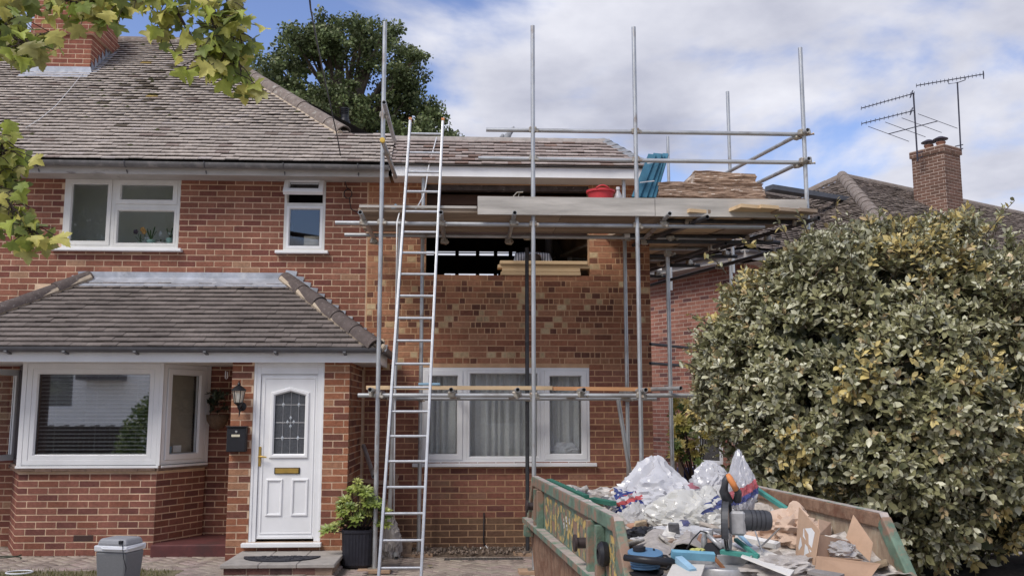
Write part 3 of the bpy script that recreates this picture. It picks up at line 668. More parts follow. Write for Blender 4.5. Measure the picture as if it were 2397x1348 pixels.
    roof_slope(roof, Vector((0, PEY, PEZ)), Vector((1, 0, 0)), Vector((0, ct, st_)), Vector((0, -st_, ct)), ur, 15, 0.105, 0.165, 0.14, 0.015, M_TILEP, tint, rnd, 300, lambda a, s: 3 - s, jit=0.0018, lift=2.2)
    a2 = math.atan2(run * tn, run * k); c2, s2 = math.cos(a2), math.sin(a2)
    roof_slope(roof, Vector((PXR, PEY, PEZ)), Vector((0, 1, 0)), Vector((-c2, 0, s2)), Vector((s2, 0, c2)), lambda sd: (sd * c2 / k, run), 15, 0.105, 0.165, 0.14, 0.015, M_TILEP, tint, rnd, 0, lambda a, s: 1, jit=0.0018, lift=2.2)
    hip_run(roof, (PXR + .02, PEY - .02, PEZ + .0), (PXR - run * k, PEY + run - .02, PEZ + run * tn + .0), 0.11, M_RIDGEP, 0.40)
    hip_run(roof, (PXL, PEY - .02, PEZ + .0), (PXL + run * .965, PEY + run - .02, PEZ + run * tn + .0), 0.11, M_RIDGEP, 0.40)
    for sx, a, b in ((1, PXR, PXR - run * k), (-1, PXL, PXL + run * .965)):
        m = MB(); m.tube([(a - sx * .07, PEY + .0, PEZ + .03), (b - sx * .05, PEY + run - .06, PEZ + run * tn + .02)], 0.045, 8); m.build('bedding_mortar', M_BEDDING, roof)
    lu = MB(); rr = random.Random(2)                    # broken mortar at the foot of the hip
    for i in range(14):
        s = rr.uniform(.015, .045); M4 = Matrix.Translation((PXR + rr.uniform(-.06, .10), PEY + rr.uniform(-.03, .12), PEZ + rr.uniform(0, .08))) @ Euler((rr.random() * 3, rr.random() * 3, 0)).to_matrix().to_4x4(); lu.cbox(-s, s, -s * .7, s * .7, -s * .6, s * .6, s * .3, M4)
    lu.build('loose_mortar', M_BEDDING, roof)
    ytop = PEY + run; ztop = PEZ + run * tn
    xl, xr = PXL + run * .965 - .1, PXR - run * k + .05; n = 3
    for i in range(n):
        a, b = xl + (xr - xl) * i / n + (.0 if i == 0 else -.02), xl + (xr - xl) * (i + 1) / n; e = 0.003 * i
        m = MB(); m.add([(a, ytop - .012 - e, ztop + .10), (b, ytop - .012 - e, ztop + .10), (b, ytop - .015 - e, ztop + .03), (a, ytop - .015 - e, ztop + .03), (a, ytop - .20, ztop + .045 - .20 * tn + e), (b, ytop - .20, ztop + .045 - .2 * tn + e), (b, ytop - .20, ztop + .02 - .20 * tn), (a, ytop - .20, ztop + .02 - .20 * tn)], [(0, 1, 2, 3), (3, 2, 5, 4), (4, 5, 6, 7)]); m.build('lead_flashing', M_LEAD, roof)
    for i in range(14):                                 # stepped flashing up the wall beside the hip
        x = PXR - 0.02 - i * 0.088; z = PEZ + 0.10 + i * 0.0705
        if x < xr - .02: break
        m = MB(); m.prism([(x - .10, z - .03), (x + .02, z - .13), (x + .055, z + 0.035), (x - .085, z + .05)], 0, 0.004, basis((0, WY - .012 - .001 * (i % 2), 0), (1, 0, 0), (0, 0, 1), (0, -1, 0))); m.build('lead_step', M_LEAD, roof)
    for i in range(3):
        x = xl + .02 - i * 0.07; z = ztop + .06 - i * .05; m = MB(); m.prism([(x + .1, z), (x - .02, z - .06), (x - .05, z + .04), (x + .08, z + .045)], 0, .004, basis((0, WY - .012 - .001 * (i % 2), 0), (1, 0, 0), (0, 0, 1), (0, -1, 0))); m.build('lead_step', M_LEAD, roof)
    # bay windows
    Z0, Z1 = 0.987, 2.135
    M = frame((BA, BY, 0), (1, 0)); L = BB - BA
    o = sash(p, M, 0.02, L - 0.01, Z0, Z1, -0.05, 0.012, 0.06, M_UPVC, None, 'bay_window'); sash(o, M, 0.083, L - .073, Z0 + .062, Z1 - .062, -0.05, 0.006, 0.05, M_UPVC, M_GLASSM, 'fixed_light')
    for pts in ((-0.03, 0.02), (L - .01, L + .03)): MB().box(pts[0], pts[1], -0.06, 0.016, Z0 - .001, Z1, M).build('corner_post', M_UPVC, o)
    MB().cbox(-0.03, L + .03, -0.05, 0.05, Z0 - .03, Z0 - .002, .005, M).build('sill', M_UPVC, o)
    d = Vector((BE[0] - BB, BE[1] - BY)); Lr = d.length; M = frame((BB, BY, 0), d)
    o = sash(p, M, 0.03, Lr - .03, Z0, Z1, -0.05, 0.012, 0.05, M_UPVC, None, 'bay_window'); sash(o, M, 0.09, Lr - .083, Z0 + .052, Z1 - .052, -0.045, 0.025, 0.06, M_UPVC, M_GLASS, 'casement')
    MB().cbox(0.02, Lr + .0, -0.05, 0.05, Z0 - .03, Z0 - .002, .005, M).build('sill', M_UPVC, o)
    MB().box(Lr - .03, Lr + .03, -0.05, 0.012, Z0, Z1, M).build('corner_post', M_UPVC, o)
    M = frame((BA - .38, 11.42, 0), (0.38, BY - 11.42)); Ll = math.hypot(.38, 11.42 - BY)
    MD = mat('brown_upvc', (0.09, 0.075, 0.08), 0.5, nscale=5, namt=.2)
    o = sash(p, M, 0.03, Ll - .03, Z0, Z1, -0.05, 0.012, 0.05, MD, None, 'bay_window'); MB().box(.09, Ll - .09, -.04, -.03, Z0 + .06, Z1 - .06, M).build('pane', M_GLASS, o)
    Mo = frame((BA - .40, 11.44, 0), (-0.25, -0.72)); sash(o, Mo, 0.0, .62, Z0 + .03, Z1 - .05, -.03, .03, .055, M_UPVC, M_GLASS, 'open_casement')   # side light standing open
    r = MB(); r.box(BA - .3, BB + .25, 13.2, 13.25, 0, 2.4); r.box(BA - .35, BA - .3, 11.75, 13.2, 0, 2.4); r.box(BB + .25, BB + .3, 11.75, 13.2, 0, 2.4); r.box(BA - .3, BB + .25, 11.6, 13.2, .02, .05); r.box(BA - .3, BB + .25, 11.6, 13.2, 2.4, 2.43)
    r.build('room', mat('living_room_wall', (0.22, 0.2, 0.18), .9), p)
    # interior of the wall opening behind the bay is left dark
    # front door
    M = frame((0, PY, 0), (1, 0)); MW = M_UPVC
    f = MB(); fw = 0.075
    f.box(D0, D0 + fw, -0.09, -0.012, DZ0, 2.13, M); f.box(D1 - fw, D1, -0.09, -0.012, DZ0, 2.13, M); f.box(D0 + fw, D1 - fw, -0.09, -0.012, DZ1 - .13, 2.13, M)
    f.box(D0 + .001, D0 + .03, -0.012, -0.004, DZ0, 2.13, M); f.box(D1 - .03, D1 - .001, -0.012, -0.004, DZ0, 2.13, M); f.box(D0 + .03, D1 - .03, -0.012, -0.004, DZ1 - .05, 2.13, M)
    dr = f.build('door_frame', MW, p, bevel=.004)
    MB().cbox(D0 - .06, D1 + .02, -0.09, 0.075, DZ0 - .048, DZ0 - .002, .006, M).build('threshold', MW, dr)
    x0, x1, z0, z1 = D0 + fw + .004, D1 - fw - .004, DZ0 + .03, DZ1 - .135
    door = MB(); gx0, gx1 = AY(640, 1000, PY).x, AY(713, 1000, PY).x; gz0, gz1 = AY(676, 1062, PY).z, AY(676, 922, PY).z; gp = gz1 + .05; gm = (gx0 + gx1) / 2
    yb, yf = -0.075, -0.03
    door.box(x0, x1, yb, yf, z0, gz0, M); door.box(x0, gx0, yb, yf, gz0, z1, M); door.box(gx1, x1, yb, yf, gz0, z1, M)
    door.add([(gx0, yf, gz1), (gm, yf, gp), (gx1, yf, gz1), (gx1, yf, z1), (gx0, yf, z1), (gx0, yb, gz1), (gm, yb, gp), (gx1, yb, gz1)], [(0, 1, 4), (1, 2, 3), (1, 3, 4), (0, 5, 6, 1), (1, 6, 7, 2)], M)
    dd = door.build('front_door', MW, p)
    def mould(x0_, x1_, z0_, z1_, w=.02, h=.012, nm='moulding', peak=0):
        o = MB(); y = yf
        pts = [(x0_, z0_), (x1_, z0_), (x1_, z1_), (x0_, z1_)] if not peak else [(x0_, z0_), (x1_, z0_), (x1_, z1_), ((x0_ + x1_) / 2, z1_ + peak), (x0_, z1_)]
        c = Vector(((x0_ + x1_) / 2, (z0_ + z1_) / 2)); n_ = len(pts)
        def ins(k):
            out = []
            for i in range(n_):
                a_, b_, c_ = Vector(pts[i - 1]), Vector(pts[i]), Vector(pts[(i + 1) % n_]); e1 = (b_ - a_).normalized(); e2 = (c_ - b_).normalized(); n1 = Vector((-e1.y, e1.x)); n2 = Vector((-e2.y, e2.x)); bis = (n1 + n2).normalized(); out.append(b_ + bis * (k / max(.3, bis.dot(n1))))
            return out
        rings = [(ins(0), 0), (ins(w * .25), h), (ins(w * .7), h), (ins(w), 0.002)]; vs = []
        for rg, hh in rings: vs += [(q.x, y + hh, q.y) for q in rg]
        fs = [(r_ * n_ + i, r_ * n_ + (i + 1) % n_, (r_ + 1) * n_ + (i + 1) % n_, (r_ + 1) * n_ + i) for r_ in range(3) for i in range(n_)]
        o.add(vs, fs, M); return o.build(nm, MW, dd)
    mould(gx0 - .045, gx1 + .045, gz0 - .05, gz1 + .02, .05, .02, 'glazing_bead', .06)
    def pxm(xa, xb, ya, yb_): return AY(xa, (ya + yb_) / 2, PY).x, AY(xb, (ya + yb_) / 2, PY).x, AY(676, yb_, PY).z, AY(676, ya, PY).z
    q = pxm(620, 660, 1120, 1208); mould(q[0], q[1], q[2], q[3], .03, .014); q = pxm(680, 720, 1120, 1208); mould(q[0], q[1], q[2], q[3], .03, .014)
    mould(x0 + .03, x1 - .02, z0 + .05, z1 - .03, .018, .008, 'edge_moulding')
    MB().box(x0 + .01, x1 - .01, yf, yf + .02, z0 + .005, z0 + .028, M).build('weather_bar', MW, dd)
    gl = MB(); gl.prism([(gx0, gz0), (gx1, gz0), (gx1, gz1), (gm, gp), (gx0, gz1)], 0, .006, M @ basis((0, yf - .022, 0), (1, 0, 0), (0, 0, 1), (0, -1, 0))); gl.build('door_glass', mat('dark_obscured_glass', (0.06, 0.065, 0.075), 0.15, nscale=60, namt=.4, bump=.35, bscale=70, spec=.9), dd)
    came = MB(); yl = yf - .018; W_ = gx1 - gx0; H_ = gz1 - gz0
    def ln(a, b, r_=.0028): came.tube([M @ Vector((gx0 + a[0] * W_, yl, gz0 + a[1] * H_)), M @ Vector((gx0 + b[0] * W_, yl, gz0 + b[1] * H_))], r_, 5)
    for fx in (.27, .52, .77): ln((fx, 0), (fx, 1.0 if fx != .52 else 1.2))
    for fy in (.26, .52, .82): ln((0, fy), (1, fy))
    came.build('lead_cames', mat('came_lead', (.45, .45, .47), .4, .5), dd)
    mg = mat('bevelled_glass', (0.42, 0.45, 0.48), 0.1, nscale=30, namt=.2, spec=.9)
    for (fx, fy, s) in ((.27, .26, .055), (.77, .26, .055), (.27, .82, .055), (.77, .82, .055), (.52, .60, .05), (.52, .46, .05), (.42, .53, .045), (.62, .53, .045)):
        b = MB(); cx, cz = gx0 + fx * W_, gz0 + fy * H_; hs = s * .55; b.add([(cx - hs * .55, yl, cz), (cx, yl, cz - hs), (cx + hs * .55, yl, cz), (cx, yl, cz + hs), (cx, yl + .008, cz)], [(0, 1, 4), (1, 2, 4), (2, 3, 4), (3, 0, 4)], M); b.build('glass_diamond', mg, dd)
    q = pxm(641, 701, 1094, 1109); lp = MB(); lp.cbox(q[0], q[1], yf, yf + .012, q[2], q[3], .003, M); lpo = lp.build('letter_plate', mat('letter_plate_black', (.03, .025, .02), .4), dd)
    MB().cbox(q[0] + .012, q[1] - .012, yf + .012, yf + .02, q[2] + .01, q[3] - .008, .003, M).build('flap', M_BRASS, lpo)
    q = pxm(603.5, 610, 1045, 1091); hp = MB(); hp.cbox(q[0], q[1], yf, yf + .012, q[2], q[3], .004, M); ho = hp.build('handle_plate', M_BRASS, dd)
    hx, hz = (q[0] + q[1]) / 2, q[2] + (q[3] - q[2]) * .48
    hb = MB(); hb.tube([M @ Vector((hx, yf + .01, hz)), M @ Vector((hx, yf + .055, hz)), M @ Vector((hx + .03, yf + .06, hz + .004)), M @ Vector((hx + .085, yf + .055, hz - .002))], [.011, .010, .010, .008], 8); hb.build('lever', M_BRASS, ho, smooth=40)
    return p
PORCH = porch()
# ---------------------------------------------------------------- the extension being built
EX0 = -1.268; EX1 = 2.325
def extension():
    rnd = random.Random(31)
    e = thing('house_extension', 'unfinished brick extension with open upper storey, behind the ladder and scaffold', 'extension', (0.5, 12.0, -0.1))
    M = frame((0, WY, 0), (1, 0))
    x0, x1 = xz(984, 970, 11.48)[0], xz(1381, 970, 11.48)[0]; z0, z1 = xz(1180, 1083, 11.48)[1], xz(1180, 860, 11.48)[1]
    ux0, ux1 = xz(996, 600, WY)[0], xz(1380, 600, WY)[0]; uz0 = xz(1200, 645, WY)[1]
    ops = [(x0, x1, z0, z1), (ux0, ux1, uz0, 4.47)]
    w = wall_body('wall', M, EX0, EX1, -0.15, 4.56, ops, M_MORTARX, e)
    def tint(u, z, L, rn):
        if z < 0.32: return mixc((0.22, 0.125, 0.085), (0.17, 0.085, 0.065), rn.random())
        if z < 2.10:
            q = rn.random()
            return mixc((0.25, 0.095, 0.074), (0.31, 0.13, 0.098), rn.random()) if q < .84 else ((0.18, 0.072, 0.064) if q < .92 else (0.29, 0.145, 0.108))
        if z > 3.85: return mixc((0.33, 0.125, 0.075), (0.42, 0.19, 0.12), rn.random())
        q = rn.random()
        return mixc((0.33, 0.125, 0.078), (0.44, 0.205, 0.13), rn.random()) if q < .85 else (0.22, 0.085, 0.06)
    def pattern(r, z, rn):
        if z < 2.10 or z > 3.85: return None
        if rn.random() < 0.34: return None
        st = {'k': 0}
        def nxt():
            st['k'] += 1; q = rn.random()
            if q < .22: return 0.215, None
            if q < .34: return 0.16, None
            L = rn.choice((.1025, .065, .05, .078))
            q = rn.random()
            if q < .36: return L, mixc((0.15, 0.062, 0.05), (0.22, 0.09, 0.062), rn.random())
            if q < .66: return L, mixc((0.48, 0.31, 0.19), (0.62, 0.46, 0.31), rn.random())
            return L, mixc((0.30, 0.115, 0.07), (0.38, 0.18, 0.11), rn.random())
        return nxt
    bw = Brickwork(M_BRICKX, 9)
    bw.wall(w, M, lay(EX0 + .012, EX1, -0.14, 4.55, ops, tint, rnd, 0.05, pattern=pattern, score=lambda u, z: 3 - abs(z - 1.6) * .4)); bw.finish()
    # right-hand side wall, running back at the angle of the boundary
    Ms = frame((EX1, WY + .01, 0), (-0.276, 0.961)); wall_body('side_wall', Ms, 0.12, 4.6, -0.15, 4.56, [], M_MORTARX, e)
    # ground-floor window
    o = sash(e, M, x0, x1, z0, z1, -0.06, 0.0, 0.035, M_UPVC, None, 'window')
    xa, xb = xz(1088, 970, 11.48)[0], xz(1270, 970, 11.48)[0]
    for x in (xa, xb): MB().box(x - .025, x + .025, -.055, -.001, z0 + .036, z1 - .036, M).build('mullion', M_UPVC, o)
    sash(o, M, x0 + .036, xa - .026, z0 + .037, z1 - .037, -.045, .012, .06, M_UPVC, M_GLASS, 'casement'); sash(o, M, xb + .026, x1 - .036, z0 + .037, z1 - .037, -.045, .012, .06, M_UPVC, M_GLASS, 'casement')
    sash(o, M, xa + .026, xb - .026, z0 + .037, z1 - .037, -.05, -.004, .03, M_UPVC, M_GLASS, 'fixed_light')
    MB().cbox(x0 - .09, x1 + .075, -.05, .075, z0 - .045, z0 - .002, .006, M).build('sill', M_UPVC, o)
    r = MB(); r.box(EX0 + .05, EX1 - .8, 14.2, 14.25, -.1, 2.5); r.box(EX0 + .05, EX0 + .1, 11.73, 14.2, -.1, 2.5); r.box(EX1 - .8, EX1 - .75, 12.4, 14.2, -.1, 2.5); r.box(EX0 + .1, EX1 - .8, 11.73, 14.2, -.13, -.1); r.box(EX0 + .05, EX1 - .4, 11.73, 14.2, 2.5, 2.55)
    r.build('room', mat('bare_plaster_room', (0.20, 0.17, 0.15), .9), e)
    # upper room: dark, with gaps at the rear that show daylight between the studs
    RY = 15.2; sx0, sx1 = AY(960, 590, RY).x, AY(1208, 590, RY).x; sz0, sz1 = AY(1000, 597, RY).z, AY(1000, 586, RY).z
    qx0, qx1 = AY(1040, 640, RY).x, AY(1166, 640, RY).x; qz0, qz1 = AY(1100, 650, RY).z, AY(1100, 639, RY).z
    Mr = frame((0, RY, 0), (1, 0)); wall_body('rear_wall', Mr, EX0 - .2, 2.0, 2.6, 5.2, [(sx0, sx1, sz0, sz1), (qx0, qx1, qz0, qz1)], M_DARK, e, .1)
    md = mat('dark_timber', (0.06, 0.042, 0.03), .85, nscale=8, namt=.3)
    for px in (1020, 1070, 1118, 1160, 1195): x = AY(px, 590, RY - .05).x; MB().box(x - .03, x + .03, RY - .1, RY - .02, sz0 - .6, sz1 + .5).build('stud', md, e)
    MB().box(sx0, sx1, RY - .018, RY - .001, (sz0 + sz1) / 2 - .008, (sz0 + sz1) / 2 + .008).build('noggin', md, e)
    MB().box(EX0 - .2, 2.0, 11.73, RY, 2.6, 2.66).build('upper_floor', md, e)
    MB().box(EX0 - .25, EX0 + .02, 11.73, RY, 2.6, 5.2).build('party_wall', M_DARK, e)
    for i in range(7): y = 12.1 + i * .45; MB().box(EX0 + .05, 1.9, y, y + .05, 4.62, 4.8).build('ceiling_joist', md, e)
    MB().bar((1.6, 13.2, 3.2), (0.75, 13.6, 4.7), .05, .15).build('rafter', md, e); MB().bar((0.9, 13.0, 4.75), (1.35, 13.0, 3.75), .05, .1).build('rafter', md, e)
    pp = AY(1285, 600, 13.0); MB().tube([(pp.x, 13, 2.7), (pp.x, 13, 4.1), (pp.x + .03, 13, 4.2), (pp.x + .12, 13, 4.22)], .055, 10).build('soil_pipe', mat('grey_plastic_pipe', (.22, .22, .24), .5), e, smooth=40)
    bp = MB(); bp.box(ux0 - .1, ux1 + .1, WY + .03, WY + .13, 4.40, 4.50); bp.build('lintel', mat('lintel_steel', (0.10, 0.085, 0.085), .5, .4, nscale=12, namt=.4, dark=(.3, .28, .27), dscale=16, dlo=.6, dhi=.7), e)
    # hidden room behind the new lintel, boarded with reused timber
    bo = mat('reused_board_dark', (0.10, 0.062, 0.05), .9, nscale=6, namt=.35, stretch=(.2, 1, 1))
    for k in range(4): MB().box(ux0 - .1, ux1 + .1, WY + .26 + .002 * (k % 2), WY + .30, 3.86 + k * .135, 3.99 + k * .135).build('boarding', bo, e)
    # roof
    th = R(37); ct, st = math.cos(th), math.sin(th); er = AY(1522, 386, 11.1).x; run = 0.70
    O = Vector((0, EAVE_Y, EAVE_Z - .01)); zr = O.z + run * math.tan(th); Yr = EAVE_Y + run
    hx = AY(1416, 332, Yr).x; kk = (er - hx) / run
    d = MB(); d.add([(-.95, EAVE_Y, O.z - .01), (er, EAVE_Y, O.z - .01), (hx, Yr, zr - .01), (HX - run, Yr, zr - .01), (HX - run, 15.2, zr - .06), (hx - .9, 15.2, zr - .06), (er - 1.1, 15.2, O.z)], [(0, 1, 2, 3), (3, 2, 5, 4), (1, 6, 5, 2)])
    roof = d.build('roof', M_FELT, e)
    def tint2(a, s, rn):
        g = round(rn.uniform(.85, 1.15) * 14) / 14; q = rn.random(); c = (.36 * g, .30 * g, .275 * g) if q < .8 else ((.44 * g, .38 * g, .35 * g) if q < .93 else (.27 * g, .19 * g, .16 * g)); return c
    mt = mat('roof_tile_new_slope', tint=True, rough=.9, nscale=22, namt=.25, bump=.5, bscale=70, spec=.15)
    roof_slope(roof, O, Vector((1, 0, 0)), Vector((0, ct, st)), Vector((0, -st, ct)), lambda sd: (-.95, er + .02 - sd * ct * kk), 8, .107, .165, .145, .015, mt, tint2, rnd, 300, lambda a, s: 2, jit=.0022, lift=2.4)
    n = 9
    for i in range(n):
        a, b = HX - run + .05 + (hx - HX + run) * i / n, HX - run + .05 + (hx - HX + run) * (i + 1) / n
        mb = MB(); half_round(mb, (b + .01, Yr + .02, zr - .055), (a, Yr + .02, zr - .055), .11, .014, taper=.98); mb.build('ridge_tile', mat('ridge_tile_reused', (.31, .275, .25), .9, nscale=14, namt=.25, bump=.4, bscale=50), roof, smooth=40)
    for i in range(7):
        t0, t1 = i / 7, (i + 1.15) / 7; A = Vector((er, EAVE_Y, O.z)); B = Vector((hx, Yr, zr)); p, q = A + (B - A) * t0, A + (B - A) * t1
        mb = MB(); mb.add([p + Vector((-.10, -.0, .045)), p + Vector((.12, .03, -.01)), q + Vector((.12, .03, -.01)), q + Vector((-.10, 0, .045)), p + Vector((0, -.02, .07)), q + Vector((0, -.02, .05))], [(0, 4, 5, 3), (4, 1, 2, 5), (0, 1, 4), (3, 5, 2)]); mb.build('bonnet_tile', mat('bonnet_tile_grey', (.22, .23, .25), .8, nscale=20, namt=.25), roof)
    MB().box(-.94, er - .03, 11.125, 11.148, 4.475, 4.625).build('fascia', M_UPVC, e); MB().box(-.94, er - .03, 11.15, 11.49, 4.478, 4.49).build('soffit', M_UPVC, e)
    MB().box(er - .055, er - .032, 11.15, 11.6, 4.475, 4.625).build('fascia', M_UPVC, e)
    return (x0, x1, z0, z1, ux0, ux1, uz0)
EXT = extension()

# ---------------------------------------------------------------- the neighbour's house
def neighbour():
    rnd = random.Random(41)
    u = Vector((.866, .5, 0)); v = Vector((-.5, .866, 0))
    Cw = Vector((4.75, 15.4, 0)); C2 = Vector((7.5, 15.5, 0)); ez = 4.25
    h = thing('house', 'turned brick house with tall chimney and hip roof beyond the big bush', 'house', (7.5, 18, 0))
    bw = Brickwork(M_BRICK, 12, 160)
    tint = lambda a, z, L, rn: mixc((.24, .09, .078), (.36, .16, .13), rn.random()) if rn.random() < .82 else (.14, .065, .07)
    # wing: side wall seen between the extension and the bush
    O = Cw + v * 5.5; Ms = frame((O.x, O.y, 0), -v)
    so = [(4.16, 4.87, .62, 1.85)]; w = wall_body('wing_side_wall', Ms, 0, 5.5, -.1, ez, so, M_MORTARN, h, .2)
    bw.wall(w, Ms, lay(0, 5.5, -.09, ez, so, tint, rnd, .04, score=lambda a, z: a if z < 4 and z > .3 else 0))
    o = sash(h, Ms, 4.16, 4.87, .62, 1.85, -.1, -.03, .05, M_UPVC, None, 'window'); sash(o, Ms, 4.21, 4.82, .67, 1.80, -.09, -.02, .05, M_UPVC, M_GLASS, 'casement'); MB().cbox(4.1, 4.93, -.05, .06, .57, .615, .006, Ms).build('sill', M_UPVC, o); MB().box(4.0, 5.0, -.9, -.85, .4, 2.1, Ms).build('room', M_DARK, h)
    Mf = frame((Cw.x, Cw.y, 0), u); wx = 1.0
    wo = [(0.35, 1.6, 0.85, 2.05)]
    w = wall_body('wing_front_wall', Mf, 0.0, 3.9, -.1, ez, wo, M_MORTARN, h, .2)
    bw.wall(w, Mf, lay(0.004, 3.9, -.09, ez, wo, tint, rnd, .04, score=lambda a, z: 0)); 
    o = sash(h, Mf, .35, 1.6, .85, 2.05, -.1, -.03, .06, M_UPVC, None, 'window'); sash(o, Mf, .41, .97, .91, 1.99, -.09, -.02, .05, M_UPVC, M_GLASS, 'casement'); sash(o, Mf, .985, 1.54, .91, 1.99, -.09, -.02, .05, M_UPVC, M_GLASS, 'casement'); MB().cbox(.28, 1.67, -.05, .06, .80, .845, .006, Mf).build('sill', M_UPVC, o)
    MB().box(.3, 1.65, -1.5, -1.45, .5, 2.3, Mf).build('room', M_DARK, h)
    Mm = frame((C2.x, C2.y, 0), u); w = wall_body('front_wall', Mm, 0, 20, -.1, ez, [], M_MORTARN, h, .2); bw.wall(w, Mm, lay(0.004, 14, 2.6, ez, [], tint, rnd, .04, score=lambda a, z: 0))
    Mn = frame((C2 + v * 9).to_tuple()[:2] + (0,), -v); w = wall_body('side_wall', Mn, 0, 9, -.1, ez, [], M_MORTARN, h, .2); bw.wall(w, Mn, lay(0, 9, 2.6, ez, [], tint, rnd, .04, score=lambda a, z: 0))
    bw.finish()
    mt = mat('neighbour_tile', tint=True, rough=.9, nscale=12, namt=.3, bump=.5, bscale=60, spec=.15, dark=(.05, .045, .04), dscale=2.5, dlo=.56, dhi=.72)
    def tt(a, s, rn): g = round(rn.uniform(.8, 1.2) * 12) / 12; c = (.27 * g, .225 * g, .20 * g) if rn.random() < .8 else (.14 * g, .115 * g, .10 * g); return c
    # wing roof: front slope and side hip
    def block(Cn, wid, half, pitch, er_, hipL, nm, limit):
        ov = .35; E = Cn - u * ov - v * ov + Vector((0, 0, ez + .05)); tp = math.tan(pitch); R_ = half + ov; c, s = math.cos(pitch), math.sin(pitch)
        A = E; B = E + u * (wid + 2 * ov); P = E + u * R_ * hipL + v * R_ + Vector((0, 0, R_ * tp)); Q = B - u * (R_ * er_) + v * R_ + Vector((0, 0, R_ * tp)); D = E + v * 2 * R_
        dk = MB(); lo = Vector((0, 0, -.03)); dk.add([A + lo, B + lo, Q + lo, P + lo, D + lo, B + v * 2 * R_ + lo], [(0, 1, 2, 3), (0, 3, 4), (3, 2, 5, 4)]); rf = dk.build(nm, M_FELT, h)
        W_ = wid + 2 * ov
        roof_slope(rf, E, u, (v * c + Vector((0, 0, s))), (-v * s + Vector((0, 0, c))), lambda sd: (sd * c * hipL, W_ - sd * c * er_), int(R_ / c / .1), .1, .165, .135, .016, mt, tt, rnd, limit, lambda a, q: 2 + q * .2 - a * .1, jit=.005, lift=2.4)
        ph = math.atan2(R_ * tp, R_ * hipL); c2, s2 = math.cos(ph), math.sin(ph)
        roof_slope(rf, E + v * 2 * R_, -v, (u * c2 + Vector((0, 0, s2))), (-u * s2 + Vector((0, 0, c2))), lambda sd: (sd * c2 / hipL, 2 * R_ - sd * c2 / hipL), int(R_ * hipL / c2 / .1), .1, .165, .135, .016, mt, tt, rnd, limit // 2, lambda a, q: 1 + q * .2, jit=.005, lift=2.4)
        hip_run(rf, A, P, .15, M_RIDGE, .38); hip_run(rf, P, D, .12, M_RIDGE, .4, taper=1.0)
        for i in range(int((Q - P).length / .45)): 
            a = P + (Q - P).normalized() * .45 * i; mb = MB(); half_round(mb, a + u * .455 - Vector((0, 0, .03)), a - Vector((0, 0, .03)), .13); mb.build('ridge_tile', M_RIDGE, rf, smooth=40)
        f = MB(); f.bar(A + Vector((0, 0, -.11)), B + Vector((0, 0, -.11)), .025, .16); f.build('fascia', M_FASCIA, rf); f = MB(); f.bar(A + Vector((0, 0, -.11)), D + Vector((0, 0, -.11)), .025, .16); f.build('fascia', M_FASCIA, rf)
        sf = MB(); z = Vector((0, 0, -.19)); sf.add([A + z, B + z, B + z + v * .35, A + z + v * .35], [(0, 1, 2, 3)]); sf.add([A + z, D + z, D + z + u * .35, A + z + u * .35], [(3, 2, 1, 0)]); sf.build('soffit', M_FASCIA, rf)
        g = MB(); half_round(g, A - v * .06 + Vector((0, 0, -.04)), B - v * .06 + Vector((0, 0, -.04)), .055, .006, up=(0, 0, -1)); half_round(g, D - u * .06 + Vector((0, 0, -.04)), A - u * .06 + Vector((0, 0, -.04)), .055, .006, up=(0, 0, -1)); g.build('gutter', M_GUTTERP, rf, smooth=40)
        return A, B, P, Q, D
    block(Cw, 4.2, 2.45, R(35), 0.0, 1.0, 'wing_roof', 60)
    A, B, P, Q, D = block(C2, 20, 4.15, R(32.5), 1.0, 1.0, 'roof', 130)
    lead = MB(); p0 = AY(1800, 440, 18.6); p1 = AY(1990, 470, 19.4); lead.bar(p0, p1, .25, .1); lead.build('box_gutter', mat('dark_lead', (.08, .085, .10), .5), h)
    # chimney: on the front slope, corner towards the camera
    b = AY(2216, 470, 20.3); cw, cd = 0.82, 0.66; z0 = 5.2; zt = AY(2200, 338, 20.3).z
    def fr(o, ax): return frame((o.x, o.y, 0), ax)
    O2 = Vector((b.x, b.y, 0)); ch = MB(); ch.box(0, cd, -cw, 0, z0, zt - .16, basis(O2, u, -v, Vector((0, 0, 1)))); ch.box(-.035, cd + .035, -cw - .035, .035, zt - .16, zt, basis(O2, u, -v, Vector((0, 0, 1))))
    co = ch.build('chimney', M_MORTARN, h); bc = Brickwork(M_BRICK, 14, 130); ct2 = lambda a, z, L, rn: mixc((.13, .072, .06), (.19, .10, .082), rn.random())
    bc.wall(co, fr(O2, u), lay(0, cd, z0, zt - .16, [], ct2, rnd, .02)); bc.wall(co, fr(O2 + v * cw, -v), lay(0, cw, z0, zt - .16, [], ct2, rnd, .1))
    Oo = O2 - u * .035 - v * .035; bc.wall(co, fr(Oo, u), lay(0, cd + .07, zt - .158, zt, [], ct2, rnd, .02)); bc.wall(co, fr(Oo + v * (cw + .07), -v), lay(0, cw + .07, zt - .158, zt, [], ct2, rnd, .1)); bc.finish()
    fl = MB(); fl.bar(O2 - v * .02 + Vector((0, 0, 5.95)), O2 - v * .02 + u * cd + Vector((0, 0, 5.95)), .03, .2); fl.build('lead_apron', M_LEAD, co)
